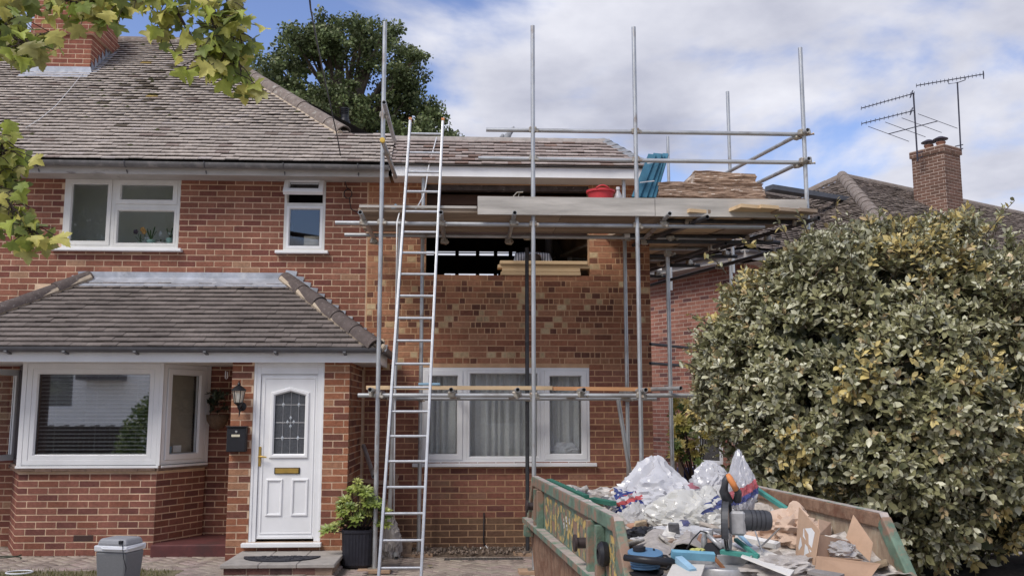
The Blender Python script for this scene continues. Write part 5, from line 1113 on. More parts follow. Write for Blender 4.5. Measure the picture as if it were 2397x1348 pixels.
def bush():
    rng = np.random.default_rng(7); c = np.array([4.24, 8.95, 1.63]); rad = np.array([1.97, 1.6, 1.79])
    b = thing('bush', 'large rounded evergreen bush with silvery olive and yellow leaves behind the skip', 'bush', (4.2, 8.95, -.1))
    def surf(d):
        r = np.empty(len(d))
        for i, q in enumerate(d):
            v = Vector(q); r[i] = 1 + .16 * noise.noise(v * 1.7 + Vector((3, 1, 7))) + .09 * noise.noise(v * 4.3) + .05 * noise.noise(v * 9)
        return r
    NS = 14500; d = rng.normal(size=(NS * 2, 3)); d /= np.linalg.norm(d, axis=1, keepdims=True); d = d[d[:, 1] < .45][:NS]; NS = len(d)
    p4 = np.sum(np.abs(d) ** 2.2, axis=1) ** (-1 / 2.2); r = surf(d) * p4
    dep = rng.beta(1.0, 3.4, NS) * .40 + .03; B = c + d * rad * (r * (1 - dep))[:, None]
    cav = np.array([noise.noise(Vector(p * 2.4)) + .5 * noise.noise(Vector(p * 5.5)) for p in B])
    keep = (B[:, 0] > 2.30 + np.maximum(0, 1.65 - B[:, 2]) * .72 + rng.normal(size=NS) * .06) & (B[:, 2] > .16 + .22 * rng.random(NS) + .10 * (B[:, 0] - 3.4)) & ~((cav < -.22) & (dep < .14))
    B, d, dep = B[keep], d[keep], dep[keep]; NS = len(B); nrm0 = d / rad; nrm0 /= np.linalg.norm(nrm0, axis=1, keepdims=True)
    A = nrm0 * .75 + rng.normal(size=(NS, 3)) * .5 + np.array([0, -.05, .28]); A /= np.linalg.norm(A, axis=1, keepdims=True); SL = rng.uniform(.08, .22, NS); K = 8
    ylw = np.array([noise.noise(Vector(p * 1.15)) for p in B]); tone = np.array([noise.noise(Vector(p * 1.5 + np.array([9, 2, 4]))) for p in B]); sz = rng.uniform(.75, 1.2, NS)
    P = []; D = []; Nn = []; L = []; t = []; depth = []; nrm = []
    base = np.array([.27, .262, .135]); silver = np.array([.54, .53, .38]); dark = np.array([.125, .13, .062]); yellow = np.array([.62, .50, .20]); tan = np.array([.44, .33, .17])
    for i in range(NS):
        x = np.cross(A[i], [.37, .21, .9]); x /= np.linalg.norm(x); y = np.cross(A[i], x); ph = rng.random() * 6.28
        isy = (ylw[i] > .22 and dep[i] < .13 and rng.random() < .45) or rng.random() < .01; young = dep[i] < .06 and rng.random() < .14
        for k in range(K):
            f = (k + .5) / K; q = ph + 2.4 * k; side = x * math.cos(q) + y * math.sin(q); dd = side * (1.0 - .55 * f) + A[i] * (.25 + .75 * f) + rng.normal(size=3) * .16 + np.array([0, 0, -.12])
            P.append(B[i] + A[i] * SL[i] * f); D.append(dd); nn = A[i] * .9 - side * .25 + np.array([0, -.05, .45]) + rng.normal(size=3) * .22; Nn.append(nn)
            L.append((.039 + .054 * math.sin(math.pi * min(1, .25 + f * .85))) * sz[i] * rng.uniform(.8, 1.15)); depth.append(dep[i]); nrm.append(nrm0[i])
            cc = base * (1 + .45 * tone[i]); w = rng.random()
            if w < .26: cc = silver
            elif w < .40: cc = dark
            if isy: cc = yellow * rng.uniform(.75, 1.05) if rng.random() < .8 else cc
            elif young and f > .5: cc = tan
            t.append(cc * rng.uniform(.85, 1.15))
    P, D, Nn, L, t, depth, nrm = map(np.array, (P, D, Nn, L, t, depth, nrm)); N = len(P); W = L * rng.uniform(.5, .64, N)
    Ms = leaf_mats(P, D, Nn, L, W, rng)
    tv = MB(); tv.tube([(0, 0, 0), (0, 0, 1)], .5, 4, False); TM = np.zeros((NS, 4, 4), np.float32); X_ = np.cross(A, [.37, .21, .9]); X_ /= np.linalg.norm(X_, axis=1, keepdims=True); TM[:, :3, 0] = X_ * .006; TM[:, :3, 1] = np.cross(A, X_) * .006; TM[:, :3, 2] = A * (SL * 1.4)[:, None]; TM[:, :3, 3] = B - A * (SL * .45)[:, None]; TM[:, 3, 3] = 1
    tag(scatter('twigs', tv.v, tv.f, TM, np.array([(.12, .085, .055)] * NS), mat('twig_tinted', tint=True, rough=.8), b), kind='stuff')
    # the 300 leaves that show largest: nearest the camera and outermost
    dist = np.linalg.norm(P - np.array([0, 0, 1.6]), axis=1) + depth * 6 - (nrm[:, 1] < -.2) * .6 - (P[:, 0] < 4.6) * .4
    order = np.argsort(dist); top = order[:300]; rest = order[300:]
    cache = {}
    for i in top:
        key = tuple(np.round(t[i] * 20) / 20)
        if key not in cache: m = MB(); m.cur = tuple(t[i]); m.add(LEAF_V, LEAF_F); cache[key] = m.mesh('leaf', M_LEAF, True)
        inst('leaf', cache[key], b, Matrix(Ms[i].tolist()))
    tag(scatter('foliage', LEAF_V, LEAF_F, Ms[rest], t[rest], M_LEAF, b, True), kind='stuff')
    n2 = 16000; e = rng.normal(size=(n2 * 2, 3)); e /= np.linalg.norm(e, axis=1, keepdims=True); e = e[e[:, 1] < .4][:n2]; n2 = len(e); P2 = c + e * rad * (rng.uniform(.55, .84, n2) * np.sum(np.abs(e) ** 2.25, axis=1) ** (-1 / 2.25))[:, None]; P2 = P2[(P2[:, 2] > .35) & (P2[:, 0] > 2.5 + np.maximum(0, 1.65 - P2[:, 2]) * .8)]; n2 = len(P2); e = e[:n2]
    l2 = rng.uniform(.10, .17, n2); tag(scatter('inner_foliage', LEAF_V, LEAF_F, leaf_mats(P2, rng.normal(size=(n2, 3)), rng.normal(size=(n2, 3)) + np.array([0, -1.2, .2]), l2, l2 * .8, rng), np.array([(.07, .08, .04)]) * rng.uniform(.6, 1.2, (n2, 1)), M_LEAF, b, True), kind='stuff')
    # young shoots standing out of the outline
    sh = MB(); sp = []; 
    for (px, py, qx, qy, Y) in ((1845, 560, 1812, 505, 8.3), (1960, 540, 1958, 470, 8.4), (1890, 545, 1870, 500, 8.4), (2300, 560, 2375, 470, 8.0), (2320, 560, 2350, 490, 8.2), (1700, 640, 1650, 590, 8.6), (1660, 760, 1615, 735, 8.8), (1650, 820, 1598, 820, 8.8), (1640, 870, 1590, 845, 8.7), (2100, 540, 2080, 495, 8.3), (2180, 540, 2195, 500, 8.4), (1780, 590, 1738, 560, 8.6)):
        a = AY(px, py, Y); e = AY(qx, qy, Y - .15); sh.tube([a, (a + e) / 2 + Vector((0, 0, .02)), e], [.007, .005, .003], 5)
        for k in range(9): f = .25 + .75 * k / 8; sp.append((a + (e - a) * f, (e - a).normalized()))
    for k in range(9): x = 3.5 + k * .18; sh.tube([(4.0 + (k - 4) * .06, 8.9 + (k % 3 - 1) * .1, -.12), (x + .15, 8.8 + (k % 3 - 1) * .25, .8), (x, 8.6 + (k % 3 - 1) * .5, 1.9)], [.05, .03, .014], 7)
    sh.build('branches', M_BARK, b)
    Pp = np.array([tuple(p) for p, _ in sp]); Dd = np.array([tuple(q) for _, q in sp]) * .5 + rng.normal(size=(len(sp), 3)) * .7; ts = np.array([(.42, .33, .12) if rng.random() < .6 else (.20, .20, .10) for _ in sp])
    l = rng.uniform(.05, .085, len(sp)); tag(scatter('shoot_leaves', LEAF_V, LEAF_F, leaf_mats(Pp, Dd, rng.normal(size=(len(sp), 3)) + np.array([0, -.5, .6]), l, l * .5, rng), ts, M_LEAF, b, True), kind='stuff')
bush()

def oak():
    rng = np.random.default_rng(17); Yt = 25.0
    t = thing('oak_tree', 'dark green oak tree behind the house roof', 'tree', (AY(810, 300, Yt).x, Yt, 0))
    cx = AY(800, 200, Yt).x; tr = MB(); tr.tube([(cx, Yt, -.1), (cx + .1, Yt, 3), (cx - .1, Yt, 6.5), (cx, Yt, 9.5)], [.42, .34, .22, .06], 10)
    lobes = []
    for (px, py, r) in ((800, 110, .95), (720, 135, .8), (880, 125, .85), (650, 160, .75), (940, 170, .75), (610, 210, .55), (760, 60, .5), (960, 240, .65), (690, 230, .9), (800, 230, 1.0), (890, 250, .9), (750, 300, .9), (860, 320, .9), (950, 330, .75), (1020, 285, .5), (1035, 330, .45), (980, 130, .4), (680, 90, .5), (840, 75, .5), (640, 260, .6), (1010, 255, .3), (985, 300, .5), (905, 85, .35), (720, 75, .4), (1055, 320, .25)):
        for k in range(2):
            p = AY(px + rng.uniform(-12, 12), py + rng.uniform(-8, 8), Yt + (k * 2 - 1) * rng.uniform(.2, 1.1)); lobes.append((np.array(p), r * rng.uniform(.8, 1.05)))
            tr.tube([(cx, Yt, max(4, p.z - 3.2)), ((cx + p.x) / 2 + .1, Yt, p.z - 1.0), tuple(p)], [.12, .07, .02], 6)
    tr.build('trunk', M_BARK, t)
    P = []; Nn = []; T = []; clumps = []
    for c, r in lobes:
        for k in range(int(9 * (r / .7) ** 2) + 2):
            d = rng.normal(size=3); d /= np.linalg.norm(d); clumps.append((c + d * r * rng.uniform(.35, 1.08) * np.array([1, 1, .9]), rng.uniform(.14, .34)))
    for c, r in clumps:
        n = int(100 * (r / .25) ** 1.6); d = rng.normal(size=(n, 3)); d /= np.linalg.norm(d, axis=1, keepdims=True)
        p = c + d * (r * rng.random(n) ** .5)[:, None] * np.array([1.25, 1.25, .75]); P.append(p); Nn.append(d + np.array([0, 0, .5]))
        cl = np.array([.105, .135, .052]) * rng.uniform(.6, 1.3); col = np.repeat(cl[None], n, 0) * rng.uniform(.75, 1.25, (n, 1)); up = (d[:, 2] > .35) & (rng.random(n) < .5); col[up] = np.array([.25, .275, .14]) * rng.uniform(.7, 1.1); T.append(col)  # upward leaves tinted paler: light from above painted onto each clump
    P = np.concatenate(P); Nn = np.concatenate(Nn); T = np.concatenate(T); n = len(P)
    D = rng.normal(size=(n, 3)) + Nn * .5; l = rng.uniform(.07, .125, n)
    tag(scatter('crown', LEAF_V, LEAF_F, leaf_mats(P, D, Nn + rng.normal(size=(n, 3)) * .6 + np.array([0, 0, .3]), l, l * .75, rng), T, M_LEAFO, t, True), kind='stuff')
oak()

def maple():
    rnd = random.Random(71)
    t = thing('maple_tree', 'overhanging maple branches with pale green leaves at the top left', 'tree', (-4.5, 5.5, 0))
    # palmate leaf, stalk end at origin, tip along +y
    def pal(seed):
        r = random.Random(seed); pts = []; lob = [(-108, .56), (-54, .86), (0, 1.0), (54, .86), (108, .56)]
        out = [(0, 0)]
        for i, (a, L) in enumerate(lob):
            a += r.uniform(-5, 5); L *= r.uniform(.9, 1.08)
            for da, fl in ((-22, .68), (-15, .78), (-13, .74), (-8, .90), (-6, .86), (0, 1.0), (6, .85), (9, .88), (14, .73), (16, .77), (22, .66)):
                q = R(a + da); out.append((math.sin(q) * L * fl, .30 + math.cos(q) * L * fl * .72))
            if i < 4: q = R(a + 27); out.append((math.sin(q) * .52, .30 + math.cos(q) * .42))
        return out
    meshes = []; raw = []
    for k in range(7):
        o = pal(k); fold = rnd.uniform(.1, .55); cur = rnd.uniform(.2, .9)
        g = rnd.uniform(.8, 1.2); col = ((.40, .43, .085), (.33, .38, .075), (.48, .48, .11), (.22, .28, .06), (.54, .50, .14), (.18, .22, .06), (.38, .36, .12))[k]
        vs = [(x, y, fold * abs(x) - cur * (y - .2) ** 2 * (1 if y > .2 else .2) + .03 * math.sin(7 * x + 5 * y)) for x, y in o]; m = MB(); m.cur = tuple(c * g for c in col)
        cidx = len(vs); vs.append((0, .32, -.02)); m.add(vs, [(cidx, i, i + 1) for i in range(len(o) - 1)] + [(cidx, len(o) - 1, 0)]); meshes.append(m.mesh('leaf', M_LEAFM, True)); raw.append((m.v, m.f, m.cur))
    every = []; m = MB(); tw = MB()
    def branch(pts, r0, r1): P = [AY(x, y, Y) for x, y, Y in pts]; n = len(P); tw.tube(P, [r0 + (r1 - r0) * i / (n - 1) for i in range(n)], 6); return P
    def along(P, f): 
        k = min(len(P) - 2, int(f * (len(P) - 1))); q = f * (len(P) - 1) - k; return P[k] + (P[k + 1] - P[k]) * q
    def leaves(P, n, spread, size=(.065, .112), f0=0.0):
        for i in range(n):
            p = along(P, f0 + (1 - f0) * rnd.random()); off = Vector((rnd.gauss(0, spread), rnd.gauss(0, spread * .9), rnd.gauss(-.02, spread * .8))); e = p + off
            tw.tube([p, p + off * .5 + Vector((0, 0, .015)), e], .0028, 4, False)
            s = rnd.uniform(*size); dr = Vector((rnd.gauss(0, .55), rnd.gauss(-.1, .5), rnd.gauss(-.75, .35))).normalized(); nn = Vector((rnd.gauss(0, .5), rnd.gauss(-.7, .4), rnd.gauss(.55, .4))).normalized()
            x = dr.cross(nn).normalized(); z = x.cross(dr); M = basis(e, x * s, dr * s, z * s); every.append((rnd.randrange(len(meshes)), M))
    Y = 5.4
    B = branch([(300, -60, Y), (410, 20, Y), (450, 90, Y - .05), (490, 130, Y - .1), (545, 170, Y - .1)], .012, .004); leaves(B, 52, .075)
    B = branch([(430, -60, Y), (480, 10, Y - .1), (500, 60, Y - .15), (530, 100, Y - .1), (560, 150, Y - .1), (575, 200, Y)], .010, .003); leaves(B, 81, .07)
    B = branch([(470, -60, Y), (530, 0, Y), (555, 60, Y), (575, 130, Y)], .008, .003); leaves(B, 52, .055)
    B = branch([(400, -40, Y), (390, 40, Y), (385, 85, Y)], .006, .003); leaves(B, 21, .055)
    B = branch([(150, -60, Y), (260, -10, Y), (335, 5, Y)], .010, .004); leaves(B, 46, .055)
    B = branch([(-60, -50, Y + .3), (80, -15, Y + .2), (170, 5, Y + .1), (240, 15, Y)], .014, .005); leaves(B, 86, .07)
    B = branch([(-60, 60, Y + .2), (20, 80, Y + .1), (70, 110, Y)], .010, .004); leaves(B, 70, .085)
    B = branch([(-80, 10, Y + .3), (0, 30, Y + .2), (60, 50, Y + .1)], .010, .004); leaves(B, 64, .085)
    B = branch([(-80, 270, Y), (0, 330, Y - .1), (30, 400, Y - .1)], .010, .004); leaves(B, 60, .07, (.065, .105))
    B = branch([(-80, 430, Y - .1), (10, 460, Y - .2), (55, 520, Y - .2), (75, 545, Y - .2)], .010, .004); leaves(B, 77, .075, (.065, .105))
    B = branch([(-80, 340, Y), (0, 360, Y), (15, 430, Y)], .008, .004); leaves(B, 46, .06, (.065, .105))
    tk = tw; tk.tube([(-8.6, 2.6, -.1), (-8.5, 2.7, 3.0), (-7.2, 3.6, 4.9), (-4.6, 5.1, 5.2), (-2.4, 5.4, 4.85)], [.22, .19, .14, .07, .03], 10); tk.tube([(-8.5, 2.7, 3.0), (-5.5, 4.8, 3.6), (-3.0, 5.3, 3.2)], [.06, .03, .012], 8); tag(tw.build('branches', M_TWIG, t), kind='stuff')
    def rank(item):                       # leaves in view first, the larger ones before the smaller
        p = item[1].translation - Vector((0, 0, CAM_Z)); k = p.dot(_fw); px, py = PW / 2 + FPX * p.dot(_rt) / k, PH / 2 - FPX * p.dot(_up) / k
        return (0 if -20 < px < 700 and -25 < py < 700 else 1, -item[1].to_scale().y)
    every.sort(key=rank); rest = MB()
    for k, M in every[:300]: inst('leaf', meshes[k], t, M)
    for k, M in every[300:]: rest.add(raw[k][0], raw[k][1], M, raw[k][2])
    tag(rest.build('leaves', M_LEAFM, t, True), kind='stuff')
maple()

def whorl_plant(parent, spots, rng, cols, ll=(.05, .085), per=12, spread=1.0, nm='foliage'):
    P = []; D = []; T = []; Nn = []; L = []
    for (c, up, s) in spots:
        c = np.array(c); up = np.array(up, float); up /= np.linalg.norm(up); a = np.cross(up, [.3, .5, .8]); a /= np.linalg.norm(a); b = np.cross(up, a); col = np.array(cols[rng.integers(len(cols))])
        for ring, (el, k) in enumerate(((.25, per), (.75, per // 2))):
            for i in range(k):
                q = 2 * math.pi * (i + rng.random() * .5) / k; d = (a * math.cos(q) + b * math.sin(q)) * math.cos(el) + up * math.sin(el) * spread + rng.normal(size=3) * .1
                P.append(c); D.append(d); Nn.append(up + rng.normal(size=3) * .15); L.append(rng.uniform(*ll) * s * (1 if ring == 0 else .7)); T.append(col * rng.uniform(.8, 1.2))
        
    P, D, Nn, L, T = map(np.array, (P, D, Nn, L, T)); tag(scatter(nm, LEAF_V, LEAF_F, leaf_mats(P, D, Nn, L, L * .36, rng), T, M_LEAF, parent, True), kind='stuff')
def shrubs():
    rng = np.random.default_rng(23)
    yg = ((.30, .34, .085), (.36, .38, .11), (.22, .28, .06), (.42, .42, .16), (.14, .19, .045))
    # planter by the porch
    c = AY(838, 1300, 10.12); gzp = gz(c.x)
    p = thing('potted_plant', 'yellow-green shrub in a black ribbed planter beside the ladder', 'potted plant', (c.x, 10.12, gzp))
    w = .15; n = 28; pot = MB(); 
    def ring(hw, z, rib):
        pts = []
        for k in range(64):
            q = 2 * math.pi * k / 64; e = 4.5; cx, sy = math.cos(q), math.sin(q); r = hw / (abs(cx) ** e + abs(sy) ** e) ** (1 / e) + (rib if k % 2 else 0); pts.append((c.x + cx * r, 10.12 + sy * r, z))
        return pts
    prof = [(.135, gzp + .012, 0), (.15, gzp + .04, .004), (.163, gzp + .36, .004), (.172, gzp + .37, 0), (.172, gzp + .40, 0), (.155, gzp + .40, 0), (.15, gzp + .36, 0)]
    vs = []; fs = []
    for hw, z, rb in prof: vs += ring(hw, z, rb)
    for i in range(len(prof) - 1):
        for k in range(64): k2 = (k + 1) % 64; fs.append((i * 64 + k, i * 64 + k2, (i + 1) * 64 + k2, (i + 1) * 64 + k))
    fs.append(tuple(reversed(range(64)))); fs.append(tuple(range((len(prof) - 1) * 64, len(prof) * 64))); pot.add(vs, fs); pot.build('planter', mat('black_planter', (.018, .018, .026), .55, nscale=20, namt=.3), p)
    st = MB(); sp = []
    for i in range(62):
        if i < 54: x = AY(rng.uniform(795, 888), 1200, 10.1).x; y = 10.1 + rng.uniform(-.2, .16); z = gzp + .42 + rng.random() ** .8 * .50 * (1 - .55 * abs(x - c.x) / .25)
        elif i < 58: q = AY(rng.uniform(757, 785), rng.uniform(1228, 1248), 9.95); x, y, z = q
        else: q = AY(rng.uniform(885, 915), rng.uniform(1190, 1240), 10.0); x, y, z = q
        up = np.array([(x - c.x) * 1.2, (y - 10.12) * 1.2 - .35, .75]); sp.append(((x, y, z), up, rng.uniform(.8, 1.35))); st.tube([(c.x + (x - c.x) * .2, 10.12, gzp + .34), (c.x + (x - c.x) * .7, (10.12 + y) / 2, (gzp + .36 + z) / 2), (x, y, z)], .004, 4)
    st.build('stems', M_TWIG, p); whorl_plant(p, sp, rng, yg, (.055, .09)); MB().lathe([(0, .355), (.15, .355)], Matrix.Translation((c.x, 10.12, gzp)), 16).build('soil', mat('soil', (.05, .035, .025), .95), p)
    # golden shrub beside the neighbour's window
    Y = 11.9; c = AY(1618, 1010, Y); p = thing('shrub', 'golden-leaved shrub growing between the extension and the big bush', 'shrub', (c.x, Y, -.1)); sp = []; st = MB()
    for i in range(90):
        px = rng.uniform(1572, 1668); py = rng.uniform(940, 1085); py += 0 if px < 1640 else -30; q = AY(px, py, Y + rng.uniform(-.3, .3)); sp.append((tuple(q), np.array([(px - 1620) / 120, -.6, .5]) + rng.normal(size=3) * .2, rng.uniform(.9, 1.4)))
        if i % 4 == 0: st.tube([(c.x, Y, -.1), (c.x + .05, Y, .5), tuple(q)], [.02, .012, .004], 5)
    st.build('stems', M_TWIG, p); whorl_plant(p, sp, rng, ((.55, .46, .13), (.42, .40, .10), (.17, .23, .055), (.12, .17, .05), (.60, .50, .18)), (.06, .095))
    # dark plant in the recess, in a wall basket
    Y = 11.25; c = AY(508, 970, Y); p = thing('hanging_basket', 'dark trailing plant in a wall basket between bay and porch', 'hanging basket', c); sp = []
    for i in range(46): q = AY(rng.uniform(488, 533), rng.uniform(915, 965), Y + rng.uniform(-.12, .12)); sp.append((tuple(q), rng.normal(size=3) + np.array([0, -.4, .3]), rng.uniform(.6, 1)))
    whorl_plant(p, sp, rng, ((.035, .05, .022), (.05, .06, .03), (.025, .035, .02)), (.045, .07), 8); MB().lathe([(0, -.16), (.07, -.14), (.125, -.05), (.135, .02), (.12, .02), (.06, -.1), (0, -.12)], Matrix.Translation(c + Vector((0, .03, -.02))), 16).build('basket', mat('coir_liner', (.13, .085, .055), .95, nscale=30, namt=.4, bump=.8), p, smooth=True); MB().tube([c + Vector((.0, .2, .12)), c + Vector((.0, .03, .14)), c + Vector((0, .03, .0))], .006, 5).build('bracket', M_BLACKIRON, p)
shrubs()
# ---------------------------------------------------------------- things by the porch
def porch_things():
    # doorstep
    Y0 = 9.42; x0, x1 = AY(514, 1325, Y0).x, AY(784, 1325, Y0).x
    s = thing('doorstep', 'pale paved doorstep with brick riser below the white front door', 'step', ((x0 + x1) / 2, 9.9, 0))
    MB().cbox(x0 + .03, x1 - .03, Y0 + .03, PY - .002, -.03, .062, .004).build('riser', M_MORTARD, s); rnd = random.Random(4)
    tt = ((.13, .065, .055), (.17, .085, .07), (.10, .06, .055), (.20, .11, .09))
    for i in range(int((x1 - x0 - .06) / .225)): inst('brick', brick_mesh(.215, tt[i % 4], M_BRICK, h=.062), s, frame((x0 + .035 + i * .225, Y0 + .03, .0), (1, 0)))
    for i in range(3): a, b = x0 + (x1 - x0) * i / 3, x0 + (x1 - x0) * (i + 1) / 3; MB().cbox(a + .001, b - .003, Y0, PY - .003, .063, .103, .006).build('paving_slab', M_CONC, s)
    p = AZ(655, 1308, .104); mt = thing('door_mat', 'black half-round rubber door mat on the doorstep', 'door mat', p); m = MB()
    pts = [(.39 * math.cos(q), .0 - .40 * math.sin(q)) for q in [math.pi * k / 24 for k in range(25)]]
    m.prism([(x, y * .8 + .14) for x, y in reversed(pts)], 0, .012, Matrix.Translation((p.x, p.y, .1035))); mo = m.build('base', mat('rubber_mat', (.022, .022, .03), .7, nscale=40, namt=.4), mt)
    sc = MB()
    for k in range(70):
        q, rr = rnd.uniform(.1, math.pi - .1), rnd.uniform(.05, .36); sc.lathe([(.016, 0), (.012, .006), (0, .007)], Matrix.Translation((p.x + rr * math.cos(q), p.y - rr * .8 * math.sin(q) + .14, .1155)), 7)
    tag(sc.build('studs', MATS['rubber_mat'], mt), kind='stuff')
    # letter box
    q = AY(555, 1028, PY - .06); b = thing('letter_box', 'black wall-mounted letter box left of the front door', 'letter box', (q.x, PY - .06, q.z - .15)); hx = (AY(577, 1030, PY).x - AY(533, 1030, PY).x) / 2; z0, z1 = AY(555, 1057, PY - .1).z, AY(555, 1000, PY - .1).z
    MB().cbox(q.x - hx, q.x + hx, PY - .11, PY - .008, z0, z1, .006).build('body', M_BLACK, b); MB().cbox(q.x - hx - .008, q.x + hx + .008, PY - .125, PY - .008, z1 + .001, z1 + .014, .004).build('lid', M_BLACK, b)
    MB().box(q.x - .05, q.x + .04, PY - .113, PY - .1105, z1 - .10, z1 - .075).build('name_plate', mat('cream_card', (.6, .55, .42), .6), b); MB().lathe([(.013, 0), (.013, .006), (0, .007)], basis((q.x - .0, PY - .11, z1 - .045), (1, 0, 0), (0, 0, 1), (0, -1, 0)), 12).build('lock', mat('chrome', (.6, .6, .6), .25, .9), b)
    # lantern
    q = AY(559, 925, PY - .12); l = thing('wall_lantern', 'black carriage lantern on the brick pier above the letter box', 'lantern', (q.x, PY - .12, q.z)); z = q.z - .02; M = Matrix.Translation((q.x, PY - .13, z))
    for k in range(6):
        a = 2 * math.pi * k / 6; MB().tube([M @ Vector((.045 * math.cos(a), .045 * math.sin(a), -.06)), M @ Vector((.07 * math.cos(a), .07 * math.sin(a), .07))], .005, 5).build('glazing_bar', M_BLACKIRON, l)
    MB().lathe([(.045, -.058), (.069, .069)], M, 6).build('glass', mat('lantern_glass', (.75, .72, .62), .2, spec=.8, alpha=.45), l); MB().lathe([(.018, -.055), (.018, .02), (.02, .03), (0, .04)], M, 10).build('bulb', M_UPVC, l, smooth=True)
    MB().lathe([(.08, .07), (.078, .085), (.035, .12), (.014, .13), (.02, .14), (.014, .155), (.006, .16), (.008, .175), (0, .18)], M, 12).build('cap', M_BLACKIRON, l, smooth=40); MB().lathe([(.0, -.10), (.015, -.09), (.05, -.062), (.05, -.057), (0, -.057)], M, 12).build('base', M_BLACKIRON, l, smooth=40)
    MB().tube([M @ Vector((0, 0, -.09)), M @ Vector((.01, .03, -.14)), M @ Vector((.01, .07, -.12)), M @ Vector((.01, .12, -.09))], .012, 8).build('arm', M_BLACKIRON, l, smooth=True); MB().lathe([(.05, 0), (.05, .008), (.02, .02), (0, .022)], basis((q.x + .01, PY - .0, z - .1), (1, 0, 0), (0, 0, 1), (0, -1, 0)), 14).build('wall_plate', M_BLACKIRON, l, smooth=40); MB().tube([M @ Vector((.01, .06, -.13)), M @ Vector((0, .06, -.19)), M @ Vector((0, .055, -.215))], [.01, .007, .002], 6).build('tail', M_BLACKIRON, l)
    hk = AY(530, 878, PY + .3); MB2 = MB(); MB2.tube([hk + Vector((-.01, 0, .05)), hk + Vector((-.012, 0, -.03)), hk + Vector((0, 0, -.05)), hk + Vector((.012, 0, -.03)), hk + Vector((.01, 0, .04))], .006, 6); simple('hook', 'small white hook hanging under the porch soffit', 'hook', MB2, M_UPVC, True)
    # cool box
    Y = 8.75; xa, xb = AY(219, 1300, Y).x, AY(316, 1300, Y).x; zt = AY(260, 1258, Y + .1).z; c = thing('cool_box', 'grey plastic cool box with white rim and lid, in front of the bay', 'cool box', ((xa + xb) / 2, Y + .15, gz(xa)))
    Mc = Matrix.Translation(((xa + xb) / 2, Y + .14, 0)) @ Matrix.Rotation(R(-16), 4, 'Z'); hw = (xb - xa) / 2 * .92; hd = .145; g1 = mat('coolbox_grey', (.20, .20, .205), .55, nscale=60, namt=.1); g2 = mat('coolbox_lid', (.33, .33, .34), .5, nscale=60, namt=.1)
    def fr(z, k, b=None): return [(-hw * k, -hd * k, z), (hw * k, -hd * k, z), (hw * k, hd * k, z), (-hw * k, hd * k, z)]
    m = MB(); m.add(fr(.0, .82) + fr(zt - .115, .95), [(3, 2, 1, 0), (4, 5, 6, 7), (0, 1, 5, 4), (1, 2, 6, 5), (2, 3, 7, 6), (3, 0, 4, 7)], Mc); m.build('body', g1, c, bevel=.02)
    m = MB(); m.add(fr(zt - .115, 1.0) + fr(zt - .06, 1.02), [(3, 2, 1, 0), (4, 5, 6, 7), (0, 1, 5, 4), (1, 2, 6, 5), (2, 3, 7, 6), (3, 0, 4, 7)], Mc); m.build('rim', M_UPVC, c, bevel=.012)
    m = MB(); m.add(fr(zt - .06, .93) + fr(zt - .0, .80), [(3, 2, 1, 0), (4, 5, 6, 7), (0, 1, 5, 4), (1, 2, 6, 5), (2, 3, 7, 6), (3, 0, 4, 7)], Mc); m.build('lid', g2, c, bevel=.02)
    m = MB(); m.tube([Mc @ Vector(p) for p in ((-hw * .5, -hd * 1.06, zt - .075), (-hw * .4, -hd * 1.09, zt - .085), (hw * .9, -hd * 1.09, zt - .085), (hw * 1.05, -hd * .8, zt - .082), (hw * 1.06, hd * .6, zt - .08))], .009, 6); m.build('handle', M_UPVC, c, smooth=True); m = MB(); m.cbox(hw * .45, hw * .68, -hd * .97, -hd * .6, zt - .045, zt - .012, .004, Mc); m.build('socket', M_BLACK, c)
    m = MB(); m.tube([Mc @ Vector(p) for p in ((hw * .6, -hd * .95, zt - .03), (hw * .8, -hd * 1.1, zt - .05), (hw * 1.0, -hd * 1.25, zt - .16), (hw * 1.15, -hd * 1.2, zt - .24), (hw * 1.05, -hd * 1.2, zt - .35), (hw * 1.1, -hd * 1.2, .01), (hw * 1.6, -hd * 1.0, .005), (hw * 2.2, -hd * 1.6, .006))], .004, 5); simple('power_lead', 'thin black power lead hanging down the cool box', 'cable', m, M_BLACK, True)
    m = MB(); a = AZ(45, 1346, .02); m.tube([a + Vector((.12 * math.cos(q), .10 * math.sin(q), .03 + .0 * q)) for q in [k * .4 for k in range(17)]], .008, 6); simple('hose', 'loop of white hose on the grass at the bottom left corner', 'hose', m, M_UPVC, True)
    m = MB(); a = AZ(12, 1310, .02); m.tube([a + Vector((.16 * math.cos(q), .12 * math.sin(q), .012 + .006 * q)) for q in [k * .4 for k in range(17)]], .007, 6); simple('hose', 'dark green hose loop on the paving at the left edge', 'hose', m, mat('dark_hose', (.05, .06, .04), .6), True)
porch_things()

